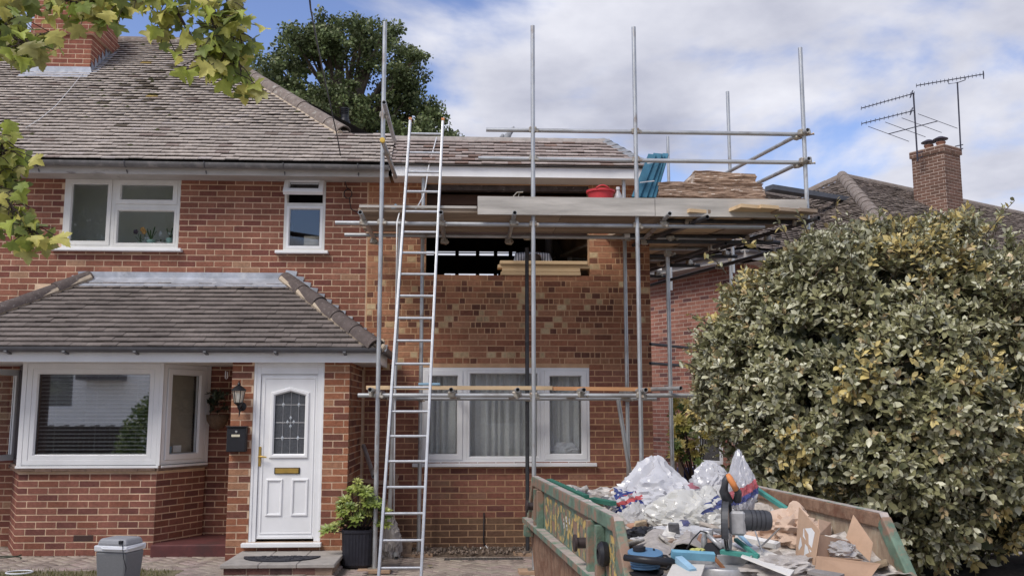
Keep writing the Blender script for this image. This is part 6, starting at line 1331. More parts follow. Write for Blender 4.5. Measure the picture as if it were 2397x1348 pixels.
def window_things():
    # blinds in the bay
    rnd = random.Random(8); L = BB - BA; M = frame((BA, BY, 0), (1, 0)); b = thing('venetian_blind', 'white venetian blind in the wide bay window', 'blind', (BA + L / 2, BY + .12, 1.0)); ms = mat('blind_slat', (.80, .79, .77), .5)
    z = 1.07
    while z < 2.05:
        o = MB(); o.add([(.13, -.145, z + .010), (L - .12, -.145, z + .010), (L - .12, -.12, z), (.13, -.12, z), (.13, -.12, z - .004), (L - .12, -.12, z - .004)], [(0, 1, 2, 3), (3, 2, 5, 4)], M); o.build('slat', ms, b); z += .044
    for fx in (.2, .5, .8): o = MB(); o.tube([M @ Vector((fx * L, -.132, 1.06)), M @ Vector((fx * L, -.132, 2.06))], .0018, 4); o.build('cord', ms, b)
    d = Vector((BE[0] - BB, BE[1] - BY)); Lr = d.length; M = frame((BB, BY, 0), d); b = thing('venetian_blind', 'closed beige blind in the narrow angled bay window', 'blind', (BB + .15, BY + .4, 1.0)); z = 1.1; mb_ = mat('blind_beige', (.44, .38, .30), .7)
    while z < 2.03:
        o = MB(); o.add([(.13, -.12, z + .04), (Lr - .12, -.12, z + .04), (Lr - .12, -.105, z), (.13, -.105, z)], [(0, 1, 2, 3)], M); o.build('slat', mb_, b); z += .037
    o = MB(); o.box(.17, .25, -.042, -.0405, 1.11, 1.19, M); simple('sticker', 'pale blue sticker in the corner of the angled bay window', 'sticker', o, M_SKYBLUE); o = MB(); o.box(.27, .40, -.042, -.0405, 1.12, 1.20, M); simple('sticker', 'white printed sticker in the corner of the angled bay window', 'sticker', o, mat('paper_white', (.7, .7, .7), .7))
    # pots on the upper sill
    def pot(px, r, h, label, col, leaf, ln=5, hh=.12, fl=None, cat='potted plant'):
        q = AY(px, 572, 11.68); t = thing('potted_plant', label, cat, (q.x, 11.68, q.z)); Mt = Matrix.Translation((q.x, 11.68, q.z)); MB().lathe([(r * .75, 0), (r, h), (r * .92, h), (r * .7, .01)], Mt, 18).build('pot', mat('pot_' + label[:6].replace(' ', '_'), col, .5), t, smooth=40)
        m = MB()
        for k in range(ln):
            a = 2 * math.pi * k / ln + .3; e = Mt @ Vector((.06 * math.cos(a), .05 * math.sin(a), h + hh * rnd.uniform(.7, 1.1))); m.bar(Mt @ Vector((0, 0, h * .9)), e, .014, .005)
        m.build('leaves', mat('pot_leaf', (.05, .10, .04), .6), t)
        if fl:
            for (dx, dz) in fl[1]:
                c2 = Mt @ Vector((dx, 0, h + dz)); MB().tube([Mt @ Vector((0, 0, h)), Mt @ Vector((dx * .5, 0, h + dz * .8)), c2], .003, 5).build('stem', mat('pot_leaf', ()), t); f = MB()
                for k in range(5): a = k * 1.257; f.lathe([(0, 0), (.016, .006), (0, .012)], basis(c2 + Vector((.018 * math.cos(a), 0, .018 * math.sin(a))), (1, 0, 0), (0, 0, 1), (0, -1, 0)), 8)
                f.build('flower', mat('petal_' + fl[0][0], fl[0][1], .6), t)
    pot(353, .055, .055, 'spiky plant in a mint green pot on the upper window sill', (.35, .55, .48), 0, 7, .15)
    pot(398, .052, .075, 'spiky plant in a white pot at the right of the upper window sill', (.75, .75, .73), 0, 5, .14)
    pot(376, .05, .03, 'low plant in a small pale bowl on the upper window sill', (.65, .62, .58), 0, 4, .03)
    pot(328, .04, .03, 'purple orchid leaning in the upper window', (.3, .4, .35), 0, 4, .08, (('purple', (.05, .02, .06)), [(-.06, .13)]))
    pot(340, .035, .03, 'orange flowering orchid behind the mint green pot', (.3, .3, .3), 0, 2, .06, (('orange', (.55, .28, .08)), [(-.04, .16), (-.02, .13)]))
    q = AY(735, 578, 11.70); m = MB()
    for k in range(6): m.tube([(q.x - .11, 11.63, q.z + .015 + k * .02), (q.x + .12, 11.63, q.z + .015 + k * .02)], .011, 6); m.tube([(q.x - .11, 11.63, q.z + .015 + k * .02), (q.x - .11, 11.78, q.z + .015 + k * .02), (q.x + .12, 11.78, q.z + .015 + k * .02), (q.x + .12, 11.63, q.z + .015 + k * .02)], .011, 6)
    simple('basket', 'pale wicker basket inside the small upper window', 'basket', m, mat('wicker', (.48, .42, .33), .8), True)
    # curtains in the extension window
    x0, x1, z0, z1, *_ = EXT; mc = mat('net_curtain', (.80, .78, .75), .9, nscale=30, namt=.10, trans=.25, alpha=.95)
    for (a, b, lab) in ((x0 + .06, x0 + .50, 'grey net curtain in the left light of the extension window'), (x0 + .52, x1 - .52, 'grey net curtain across the middle light of the extension window'), (x1 - .50, x1 - .06, 'grey net curtain in the right light of the extension window')):
        m = MB(); n = int((b - a) / .012); ph = rnd.random() * 9
        for i in range(n + 1):
            x = a + (b - a) * i / n; yy = 11.66 + .030 * math.sin(x * 62 + ph + 1.4 * math.sin(x * 17)) + .008 * math.sin(x * 150); m.v += [(x, yy, z0 + .02), (x, yy, z1 - .04)]
            if i: m.f.append((2 * i - 2, 2 * i, 2 * i + 1, 2 * i - 1)); m.t.append((1, 1, 1))
        simple('curtain', lab, 'curtain', m, mc, True, 'net curtains of the extension window')
    q = AY(1322, 1062, 11.63); ob = crumple('plastic_bag', 'white crumpled plastic bag on the sill inside the extension window', 'bag', (q.x, 11.635, z0 + .12), (.17, .045, .12), 3, mat('white_bag', (.62, .6, .6), .4)); q = AY(1195, 1066, 11.63); m = MB(); m.tube([(q.x - .11, 11.63, z0 + .035), (q.x + .10, 11.63, z0 + .06)], .028, 10); simple('paper_roll', 'cream roll of lining paper inside the extension window', 'paper roll', m, mat('lining_paper', (.6, .55, .42), .8), 40)

def crumple(name, label, cat, c, rad, seed, m, peak=None, tintf=None, parent=None, subdiv=4, amp=.22, freq=2.2, fold=0.0):
    bm = bmesh.new(); bmesh.ops.create_icosphere(bm, subdivisions=subdiv, radius=1); off = Vector((seed * 3.1, seed * 1.7, seed * .9))
    for v in bm.verts:
        d = v.co.normalized(); r = 1.0
        for k, (f, a) in enumerate(((freq * .6, amp), (freq * 1.2, amp * .8), (freq * 2.6, amp * .62), (freq * 5.3, amp * .40), (freq * 9, amp * .18))):
            r += a * (.5 - 2.0 * abs(noise.noise(d * f + off))) 
        if fold:
            r = 1 + .12 * noise.noise(d * 1.3 + off); th = math.atan2(d.y, d.x); tw = th + .5 * noise.noise(d * 2 + off)
            for f, a in ((2.2, .9), (4.6, .6), (9.5, .33)): r += fold * a * (.35 - abs(noise.noise(Vector((math.cos(tw) * f, math.sin(tw) * f, d.z * f * .28)) + off)) * 1.6)
            r += fold * .35 * (.4 - abs(noise.noise(d * 5.5 - off)) * 1.5)
        w = Vector((d.x * rad[0] * r, d.y * rad[1] * r, d.z * rad[2] * r))
        if peak:
            for (pk, h, wd) in peak: k = math.exp(-((w.x - pk[0]) ** 2 + (w.y - pk[1]) ** 2) / wd ** 2); w.z += h * k * max(0, d.z)
        if w.z < -rad[2] * .8: w.z = -rad[2] * .8
        v.co = w
    mb = MB(); bm.verts.index_update(); mb.v = [tuple(Vector(c) + v.co) for v in bm.verts]
    for f in bm.faces: mb.f.append(tuple(v.index for v in f.verts)); mb.t.append(tintf(f.calc_center_median(), f.normal) if tintf else (1, 1, 1))
    bm.free()
    if parent is not None: return mb.build(name, m, parent, 32)
    return simple(name, label, cat, mb, m, 32)
window_things()

# ---------------------------------------------------------------- the skip and its load
SK_O = Vector((.86, 5.31, 1.0)); SK_Y = Vector((-.0702, .9975, 0)); SK_X = Vector((.9975, .0702, 0)); SKM = basis(SK_O, SK_X, SK_Y, Vector((0, 0, 1)))
def skip():
    s = thing('skip', 'rusty green builder\'s skip heaped with rubbish in front of the extension', 'skip', SK_O + SK_X * .8 + SK_Y * 1.6 + Vector((0, 0, -1.1)))
    mg = mat('worn_green_paint', (.125, .185, .14), .7, nscale=9, namt=.4, bump=.5, bscale=25, dark=(.25, .165, .12), dscale=5.5, dlo=.46, dhi=.54, spec=.25)
    mr = mat('rusty_panel', (.24, .145, .095), .85, nscale=12, namt=.4, bump=.5, bscale=30, dark=(.16, .075, .045), dscale=7, dlo=.48, dhi=.64)
    mi = mat('scraped_inner_steel', (.33, .245, .175), .8, nscale=16, namt=.35, bump=.5, bscale=30, stretch=(1, 1, .35), dark=(.42, .36, .26), dscale=14, dlo=.50, dhi=.66)
    mrim = mat('rim_worn_steel', (.42, .36, .33), .6, nscale=16, namt=.3, bump=.3, dark=(.16, .25, .18), dscale=8, dlo=.5, dhi=.62)
    W, L = 1.6, 3.28; H = -1.1; B = [(0, 0), (-.36, -.42), (.25, H), (L - .2, H), (L + .36, -.42), (L, 0)]
    def side(x, t, m, name): mb = MB(); mb.prism([(y, z) for y, z in B], 0, t, SKM @ basis((x, 0, 0), (0, 1, 0), (0, 0, 1), (1, 0, 0))); return mb.build(name, m, s)
    sl = side(0.0, .006, mg, 'side_panel'); side(.0065, .004, mi, 'inner_lining'); sr = side(W - .006, .006, mg, 'side_panel'); side(W - .0105, .004, mi, 'inner_lining')
    for nm, (a, b) in (('end_panel', (B[1], B[2])), ('end_panel', (B[4], B[3]))):
        mb = MB(); mb.add([(.012, a[0], a[1]), (W - .012, a[0], a[1]), (W - .012, b[0], b[1]), (.012, b[0], b[1]), (.012, a[0] * .98 + .02, a[1] - .01), (W - .012, a[0] * .98 + .02, a[1] - .01)], [(0, 1, 2, 3)], SKM); mb.build(nm, mi, s)
    MB().box(.012, W - .012, .25, L - .2, H, H + .012, SKM).build('floor', mi, s)
    # rims: box sections along the top and down the sloping ends
    for x0, x1 in ((-.028, .032), (W - .032, W + .028)):
        for a, b in ((B[0], B[5]), (B[0], B[1]), (B[5], B[4])):
            A, Bq = Vector(((x0 + x1) / 2, a[0], a[1] - .04)), Vector(((x0 + x1) / 2, b[0], b[1] - .04)); mb = MB(); mb.bar(SKM @ A, SKM @ Bq, x1 - x0, .085); mb.build('rim', mg if (x0 < 0 or a[1] != b[1]) else mr, s, bevel=.008)
            mb = MB(); mb.bar(SKM @ (A + Vector((0, 0, .0445))), SKM @ (Bq + Vector((0, 0, .0445))), x1 - x0 - .008, .004); mb.build('rim_top', mrim, s)
    # left side: flange, ribs, rusty lower panel, lugs
    def lb(y0, y1, z0, z1, x0, x1, m, nm): mb = MB(); mb.box(x0, x1, y0, y1, z0, z1, SKM); return mb.build(nm, m, s, bevel=.004)
    lb(-.33, L + .33, -.445, -.40, -.075, -.0005, mg, 'flange'); mb = MB(); mb.box(-.073, -.001, -.32, L + .32, -.3995, -.397, SKM); mb.build('flange_top', mrim, s)
    mb = MB(); mb.prism([(-.33, -.45), (.24, H + .01), (L - .2, H + .01), (L + .33, -.45)], .0, .004, SKM @ basis((-.006, 0, 0), (0, 1, 0), (0, 0, 1), (1, 0, 0))); mb.build('lower_panel', mr, s)
    for y in (2.98, 2.78, .62, .36): lb(y - .03, y + .03, -.40, -.085, -.055, -.0006, mg, 'rib')
    for y in (.49, 2.88): lb(y - .09, y + .09, -.40, -.085, -.006, -.0007, mat('rib_shade', (.012, .03, .025), .8), 'shade_panel')  # flat near-black panels paint the shade between each pair of ribs
    for y in (.80, 3.12):
        o = MB(); Mk = SKM @ basis((-.01, y, -.25), (0, 1, 0), (0, 0, 1), (-1, 0, 0)); o.lathe([(.035, 0), (.035, .075), (.055, .078), (.055, .095), (0, .097)], Mk, 16); o.build('lifting_lug', mat('greasy_steel', (.06, .045, .045), .5, .3), s, smooth=40)
    o = MB(); Mk = SKM @ basis((-.008, .26, -.24), (0, 1, 0), (0, 0, 1), (-1, 0, 0)); o.lathe([(.07, 0), (.075, .03), (.06, .05), (.03, .055), (.03, .02), (0, .02)], Mk, 16); o.build('rubber_bump', M_BLACK, s, smooth=40)
    for y, z in ((-.1, -.40), (3.35, -.44)): lb(y - .06, y + .06, z - .10, z - .0, -.09, -.01, mg, 'corner_gusset')
    # painted lettering
    my = mat('worn_yellow_lettering', (.50, .35, .12), .7, nscale=20, namt=.3, dark=(.15, .17, .12), dscale=13, dlo=.46, dhi=.54)
    def text(body, y_start, z, size, sx, m, nm='lettering'):
        cu = bpy.data.curves.new('t', 'FONT'); cu.body = body; cu.size = size; cu.extrude = .0006; cu.offset = size * .028; ob = bpy.data.objects.new('t', cu); C.objects.link(ob); dg = bpy.context.evaluated_depsgraph_get(); me = bpy.data.meshes.new_from_object(ob.evaluated_get(dg)); bpy.data.objects.remove(ob)
        me.name = nm; me.materials.clear(); me.materials.append(m); return inst(nm, me, s, SKM @ Matrix.Translation((-.0022, y_start, z)) @ basis((0, 0, 0), (0, -1, 0), (0, 0, 1), (-1, 0, 0)) @ Matrix.Diagonal((sx, 1, 1, 1)))
    text('SHORTS', 2.66, -.375, .36, 1.42, my); text('R', .23, -.36, .34, 1.0, my)
    text('SKI', 1.75, -.075, .07, 1.0, mat('white_chalk', (.7, .7, .68), .8), 'chalk_mark'); text('##', 1.75, -.26, .13, 1.6, mat('white_chalk', ()), 'chalk_mark')
skip()
def skip_load():
    rnd = random.Random(91)
    # the heap: an uneven bed of rubble and dust that everything lies on
    hm = MB(); nx, ny = 34, 70
    def hz(x, y):
        base = -.21 + .08 * smooth(0, 2.6, y) - .12 * smooth(.4, -.35, y)
        return base + .07 * noise.noise(Vector((x * 3, y * 3, 1))) + .035 * noise.noise(Vector((x * 9, y * 9, 4))) + .016 * noise.noise(Vector((x * 25, y * 25, 4)))
    for j in range(ny + 1):
        for i in range(nx + 1): x = .013 + (1.574) * i / nx; y = -.30 + 3.85 * j / ny; hm.v.append(tuple(SKM @ Vector((x, y, hz(x, y)))))
    for j in range(ny):
        for i in range(nx): a = j * (nx + 1) + i; hm.f.append((a, a + 1, a + nx + 2, a + nx + 1)); g = rnd.uniform(.7, 1.2); hm.t.append(rnd.choice(((.42 * g, .39 * g, .36 * g), (.30 * g, .26 * g, .23 * g), (.50 * g, .46 * g, .42 * g))))
    o = hm.build('rubble', mat('rubble_dust', tint=True, rough=.95, nscale=22, namt=.4, bump=.8, bscale=40), None, True); tag(o, 'grey rubble and dust filling the skip', 'rubble', kind='stuff')
    deb = MB(); Ms = []; ts = []
    for i in range(260):
        x, y = rnd.uniform(.05, 1.55), rnd.uniform(-.2, 3.0); s = rnd.uniform(.015, .07); Mq = SKM @ Matrix.Translation((x, y, hz(x, y) + s * .3)) @ Euler((rnd.gauss(0, .5), rnd.gauss(0, .5), rnd.random() * 6)).to_matrix().to_4x4() @ Matrix.Diagonal((s * rnd.uniform(.6, 2.2), s * rnd.uniform(.5, 1.2), s * rnd.uniform(.08, .4), 1)); Ms.append(np.array(Mq)); g = rnd.uniform(.6, 1.15); ts.append(rnd.choice(((.55 * g, .52 * g, .48 * g), (.42 * g, .37 * g, .32 * g), (.62 * g, .60 * g, .57 * g), (.35 * g, .2 * g, .14 * g), (.5 * g, .38 * g, .25 * g), (.16 * g, .16 * g, .17 * g))))
    b0 = MB(); b0.cbox(-1, 1, -1, 1, -1, 1, .12); o = scatter('plaster_debris', b0.v, b0.f, Ms, ts, MATS['rubble_dust']); tag(o, 'broken plaster and board scraps scattered over the skip load', 'debris', kind='stuff')
    # plastic bags
    mp = mat('clear_plastic_sheet', tint=True, rough=.2, nscale=8, namt=.12, spec=.8, trans=.3, alpha=.88)
    W3 = (.74, .74, .77)
    def printed(c, n):
        x, z = c.x, c.z
        q = z + .35 * x
        if x < -.14 and n.y < .5:
            u = x * 3.0 + z * 6.0; w = z * 9.0 - x * 4
            if -.33 < x < -.16 and -.19 < z < .10:
                if math.sin(w * 5.2) > .82 or (math.sin(u * 31 + 2 * math.sin(w * 9)) > .55 and math.sin(w * 5.2) < .1): return (.72, .72, .74)
                return (.035, .06, .25) if math.sin(w * 5.2 + .6) < .25 else (.60, .10, .10)
            if z < -.17 or (-.16 <= x and z < -.12): return (.60, .12, .11)
        if x > .2 and .12 < z < .2: return (.5, .18, .22)
        return W3
    c = AY(1538, 1176, 7.0); crumple('plastic_bag', 'big clear rubbish bag with red and blue print, at the left of the skip load', 'bag', c, (.34, .30, .22), 1, mp, [((-.0, 0), .13, .10), ((-.14, 0), .08, .06), ((.12, .05), .07, .07)], printed, None, 5, fold=.26)
    def pr2(c, n): return (.06, .08, .24) if (.08 < c.z - .25 * c.x < .105 and -.02 < c.x < .22) or (.125 < c.z - .25 * c.x < .135 and 0 < c.x < .22) else ((.10, .11, .25) if abs(c.x + .12) < .03 and abs(c.z - .02) < .02 and n.y < 0 else (.76, .75, .71))
    c = AY(1628, 1222, 6.3); crumple('plastic_bag', 'pale crumpled rubble sack lying in the middle of the skip', 'bag', c, (.31, .26, .17), 2, mp, [((-.12, 0), .04, .08), ((.12, .05), .08, .10)], pr2, None, 5, .26, fold=.28)
    c = AY(1662, 1140, 7.5); crumple('plastic_bag', 'clear empty bag standing at the back of the skip load', 'bag', c, (.17, .15, .16), 3, mp, [((0, 0), .05, .1)], lambda c, n: (.68, .68, .71), None, 5, .2, fold=.22)
    def pr4(c, n): return (.55, .12, .14) if abs(c.z - .02 - .5 * c.x) < .03 and n.y < .2 else ((.06, .08, .28) if abs(c.z + .03 - .5 * c.x) < .025 and n.y < .2 else (.62, .62, .66))
    c = AY(1738, 1150, 6.4); crumple('plastic_bag', 'upright clear bag with red print behind the mitre saw', 'bag', c, (.10, .10, .15), 4, mp, [((-.03, 0), .14, .06)], pr4, None, 5, .25, fold=.25)
    c = AY(1490, 1232, 6.5); crumple('plastic_bag', 'small grey-white bag wedged against the left skip wall', 'bag', c, (.15, .16, .12), 14, mp, [((0, 0), .04, .06)], lambda c, n: (.62, .61, .6), None, 5, .25, fold=.28)
    c = AY(1700, 1205, 6.6); crumple('plastic_bag', 'white bag half hidden behind the mitre saw blade', 'bag', c, (.20, .18, .15), 15, mp, [((-.05, 0), .05, .08)], lambda c, n: (.72, .71, .7), None, 5, .25, fold=.28)
    c = AY(1590, 1262, 5.9); crumple('plastic_sheet', 'crumpled clear polythene sheet in front of the rubble sack', 'sheet', c, (.36, .20, .075), 5, mp, None, lambda c, n: (.72, .72, .74), None, 5, .35, 3, fold=.3)
    c = AY(1850, 1240, 5.7); crumple('paper_sheet', 'crumpled brown packing paper left of the cardboard box', 'paper', c, (.17, .15, .11), 6, mat('packing_paper', (.52, .38, .29), .85, nscale=10, namt=.15, bump=.3), [((.04, 0), .06, .06)], None, None, 4, .3)
    c = AY(1800, 1262, 5.8); crumple('paper_sheet', 'flat brown packing paper spread behind the mitre saw', 'paper', c, (.26, .18, .05), 7, mat('packing_paper', ()), None, None, None, 4, .3)
    c = AY(1840, 1328, 5.0); crumple('plastic_sheet', 'grey dust sheet bunched below the cardboard box', 'sheet', c, (.20, .12, .055), 8, mat('dust_sheet', (.38, .35, .33), .7, nscale=14, namt=.25), None, None, None, 4, .35)
    c = AY(1503, 1262, 5.9); crumple('membrane', 'torn black membrane scrap beside the left skip wall', 'membrane', c, (.10, .10, .07), 9, M_BLACK, None, None, None, 4, .35)
    # sheets and boards: quads with thickness
    def sheet(name, label, cat, q, th, m, sub=1, bend=0.0, group=None):
        P = [AY(*p) for p in q]; n = (P[1] - P[0]).cross(P[3] - P[0]).normalized(); mb = MB(); k = max(1, sub)
        def S(u, v): return (P[0] * (1 - u) + P[1] * u) * (1 - v) + (P[3] * (1 - u) + P[2] * u) * v + n * bend * (math.sin(u * math.pi) + .4 * noise.noise(Vector((u * 4, v * 4, len(label)))))
        for s_ in (0, 1):
            for j in range(k + 1):
                for i in range(k + 1): mb.v.append(tuple(S(i / k, j / k) - n * th * s_))
        N1 = (k + 1) ** 2
        for j in range(k):
            for i in range(k):
                a = j * (k + 1) + i; mb.f.append((a, a + 1, a + k + 2, a + k + 1)); mb.f.append((N1 + a + k + 1, N1 + a + k + 2, N1 + a + 1, N1 + a)); mb.t += [(1, 1, 1)] * 2
        edge = [i for i in range(k + 1)] + [j * (k + 1) + k for j in range(1, k + 1)] + [k * (k + 1) + i for i in range(k - 1, -1, -1)] + [j * (k + 1) for j in range(k - 1, 0, -1)]
        for a, b in zip(edge, edge[1:] + edge[:1]): mb.f.append((b, a, N1 + a, N1 + b)); mb.t.append((1, 1, 1))
        return simple(name, label, cat, mb, m, 40 if sub > 1 else False, group)
    mg = mat('roofing_felt_grey', (.36, .33, .31), .9, nscale=25, namt=.3, bump=.5, bscale=90, dark=(.5, .45, .33), dscale=5, dlo=.58, dhi=.7)
    sheet('felt_sheet', 'pale grey roofing felt sheet draped over the rubble', 'felt', ((1478, 1312, 5.3), (1575, 1312, 5.25), (1598, 1262, 5.8), (1498, 1250, 5.9)), .006, mg, 10, .05)
    sheet('felt_sheet', 'curved grey felt offcut right of the draped sheet', 'felt', ((1555, 1305, 5.3), (1650, 1292, 5.3), (1640, 1262, 5.8), (1585, 1268, 5.8)), .006, mg, 6, .07)
    sheet('plastic_scrap', 'dark grey plastic scrap under the printed bag', 'plastic scrap', ((1488, 1222, 6.4), (1560, 1222, 6.3), (1535, 1188, 6.6), (1508, 1212, 6.7)), .006, mat('dark_grey_plastic', (.10, .11, .13), .5)); sheet('plastic_trough', 'dark grey plastic trough lying under the rubble sack', 'trough', ((1508, 1190, 6.5), (1568, 1208, 6.2), (1560, 1225, 6.2), (1500, 1215, 6.4)), .006, mat('dark_grey_plastic', ()))
    sheet('plywood_offcut', 'small yellow plywood offcut near the left skip wall', 'offcut', ((1462, 1270, 5.7), (1488, 1262, 5.8), (1482, 1250, 6.0), (1458, 1254, 5.9)), .012, M_PINE)
    mw = mat('white_trim_board', (.68, .66, .63), .5, nscale=6, namt=.1, dark=(.45, .4, .36), dscale=8, dlo=.62, dhi=.75)
    def stick(label, a, b, w, h, m, cat='batten', name='batten', group=None): mb = MB(); mb.bar(AY(*a), AY(*b), w, h, up=(0, -.3, 1)); return simple(name, label, cat, mb, m, group=group)
    stick('long white trim lying from the saw to the brown paper', (1726, 1256, 5.6), (1822, 1276, 5.4), .05, .03, mw); stick('white trim board under the mitre saw\'s right side', (1725, 1270, 5.4), (1840, 1320, 5.0), .10, .014, mw); sheet('trim_board', 'wide dirty white board lying behind the mitre saw fence', 'board', ((1735, 1300, 5.0), (1850, 1345, 4.75), (1862, 1330, 4.9), (1765, 1272, 5.5)), .01, mw)
    sheet('plasterboard', 'pale plasterboard piece lying below the mitre saw', 'plasterboard', ((1560, 1348, 4.75), (1640, 1350, 4.7), (1650, 1320, 5.0), (1575, 1318, 5.0)), .012, mat('plasterboard_paper', (.55, .52, .48), .8, nscale=8, namt=.1))
    mt = mat('teal_batten', (.06, .25, .21), .7, nscale=9, namt=.25)
    stick('teal batten sloping down the right inner wall of the skip', (1772, 1145, 6.6), (1858, 1202, 5.9), .03, .025, mt); stick('teal batten lying behind the saw fence', (1688, 1290, 5.15), (1776, 1302, 5.0), .028, .02, mt); stick('short teal batten from the saw head to the fence corner', (1722, 1262, 5.3), (1772, 1300, 5.0), .022, .018, mt); stick('pale blue batten leaning behind the saw head', (1730, 1250, 5.5), (1758, 1280, 5.3), .02, .016, M_SKYBLUE); stick('dark green batten on the skip\'s far left rim', (1285, 1124, 8.3), (1372, 1163, 7.2), .05, .03, mat('dark_green_batten', (.03, .14, .10), .6)); stick('second dark green batten beside the printed bag', (1385, 1168, 7.2), (1436, 1178, 6.8), .05, .03, MATS['dark_green_batten'])
    stick('thin metal rod crossing the white boards', (1758, 1302, 5.0), (1825, 1236, 5.5), .008, .008, mat('chrome_rod', (.5, .5, .5), .3, .8), 'rod', 'metal_rod'); stick('thin metal rod leaning towards the saw motor', (1764, 1232, 5.4), (1784, 1290, 5.1), .006, .006, MATS['chrome_rod'], 'rod', 'metal_rod')
    for i, (a, b, c_, lab) in enumerate((((1490, 1262, 5.9), (1575, 1268, 5.6), (.28, .2, .15), 'weathered brown board end under the felt sheet'), ((1470, 1240, 6.2), (1500, 1275, 5.8), (.09, .09, .1), 'dark curved gutter offcut by the left skip wall'), ((1780, 1300, 5.2), (1850, 1330, 4.95), (.18, .12, .09), 'dark brown board beneath the white boards'))): stick(lab, a, b, .07, .02, mat('board_mix_%d' % i, c_, .8, nscale=10, namt=.3))
    # roof tiles thrown at the bottom of the box
    for i in range(3): sheet('broken_tile', ('grey broken tile leaning below the cardboard box', 'grey broken tile lying under the first, below the box', 'grey broken tile at the bottom right of the heap')[i], 'tile', ((1890 + 8 * i, 1335 + 7 * i, 4.75), (1958 + 8 * i, 1350 + 7 * i, 4.7), (1985 + 8 * i, 1338 + 7 * i, 4.95), (1925 + 8 * i, 1326 + 7 * i, 5.0)), .016, mat('grey_tile_scrap', (.24, .22, .21), .85, nscale=14, namt=.25))
    # cardboard box
    b = thing('cardboard_box', 'open cardboard box with white labels lying at the right of the skip', 'box', AY(1940, 1345, 5.0)); mc = mat('cardboard', (.47, .315, .215), .85, nscale=12, namt=.1, bump=.15, bscale=60); mci = mat('cardboard_inside', (.40, .26, .175), .9, nscale=12, namt=.12)
    def panel(q, m, nm, th=.005): 
        P = [AY(*p) for p in q]; n = (P[1] - P[0]).cross(P[3] - P[0]).normalized(); mb = MB(); mb.add(P + [p - n * th for p in P], [(0, 1, 2, 3), (7, 6, 5, 4), (0, 4, 5, 1), (1, 5, 6, 2), (2, 6, 7, 3), (3, 7, 4, 0)]); return mb.build(nm, m, b), P, n
    F, P, n = panel(((1862, 1296, 5.25), (1903, 1338, 4.92), (1918, 1240, 4.95), (1870, 1186, 5.3)), mc, 'labelled_side')
    if n.y > 0: n = -n
    def S(u, v): return (P[0] * (1 - u) + P[1] * u) * (1 - v) + (P[3] * (1 - u) + P[2] * u) * v
    def decal(uv, m, nm, k): mb = MB(); mb.add([S(u, v) + n * (.0015 * k) for u, v in uv], [tuple(range(len(uv)))]); mb.build(nm, m, F)
    pw = MATS.get('paper_white') or mat('paper_white', (.7, .7, .7), .7); ink = mat('black_ink', (.02, .02, .03), .8)
    decal([(.30, .50), (.78, .46), (.82, .84), (.28, .90)], pw, 'shipping_label', 1)
    for k in range(6): v = .84 - k * .055; decal([(.35, v), (.35 + .30 * (.6 + .4 * ((k * 7) % 5) / 5), v - .01), (.35 + .30 * (.6 + .4 * ((k * 7) % 5) / 5), v - .022), (.35, v - .014)], ink, 'printed_line', 2)
    for k in range(9): u = .66 + .012 * k; decal([(u, .56), (u + .006, .56), (u + .007, .72), (u + .001, .72)], ink, 'barcode_bar', 2)
    decal([(.45, -.0), (.90, .02), (.92, .38), (.44, .40)], pw, 'arrow_label', 1)
    for u in (.55, .74): decal([(u, .06), (u + .06, .06), (u + .06, .22), (u + .10, .22), (u + .03, .31), (u - .04, .22), (u, .22)], ink, 'up_arrow', 2)
    decal([(.02, .30), (.20, .44), (.30, .30), (.16, .14)], pw, 'diamond_label', 1); decal([(.09, .375), (.20, .44), (.26, .36)], ink, 'diamond_corner', 2); decal([(.09, .22), (.16, .14), (.23, .22)], ink, 'diamond_corner', 2)
    panel(((1913, 1302, 4.95), (1995, 1312, 5.25), (1998, 1268, 5.3), (1918, 1250, 5.0)), mci, 'inner_wall'); panel(((1918, 1250, 5.0), (1946, 1252, 5.4), (1946, 1222, 5.4), (1916, 1214, 5.2)), mc, 'flap'); panel(((1980, 1258, 5.3), (2035, 1313, 5.0), (2042, 1268, 5.05), (1997, 1204, 5.35)), mc, 'flap'); panel(((1905, 1352, 4.85), (2030, 1362, 4.85), (2062, 1318, 4.95), (1912, 1300, 4.9)), mci, 'flap'); panel(((1912, 1300, 4.9), (2020, 1308, 4.97), (2000, 1312, 5.3), (1920, 1300, 5.3)), mci, 'bottom')
    c = AY(1962, 1288, 5.1); crumple('packing_film', 'clear packing film inside the open cardboard box', 'film', c, (.09, .07, .045), 12, MATS['clear_plastic_sheet'], None, lambda c, n: (.55, .53, .52), None, 4, .3)
    # cable reel
    r = thing('cable_reel', 'blue and black cable reel at the left of the skip load', 'cable reel', AY(1520, 1345, 5.05)); Yc = 5.1
    c = AY(1510, 1338, Yc); mbl = mat('blue_plastic', (.09, .19, .32), .6)
    for (z0, z1, rr, m, nm) in ((-.0, .012, .10, M_BLACK, 'lower_flange'), (.095, .108, .095, mbl, 'upper_flange')): MB().lathe([(rr, z0), (rr, z1), (.03, z1 + .004), (0, z1 + .004)], Matrix.Translation(c) @ Matrix.Rotation(R(8), 4, 'X'), 28).build(nm, m, r, smooth=40)
    coil = MB(); coil.tube([c + Vector((.075 * math.cos(q), .075 * math.sin(q), .018 + .0022 * q)) for q in [k * .35 for k in range(100)]], .0075, 6); coil.build('wound_cable', mbl, r, smooth=True)
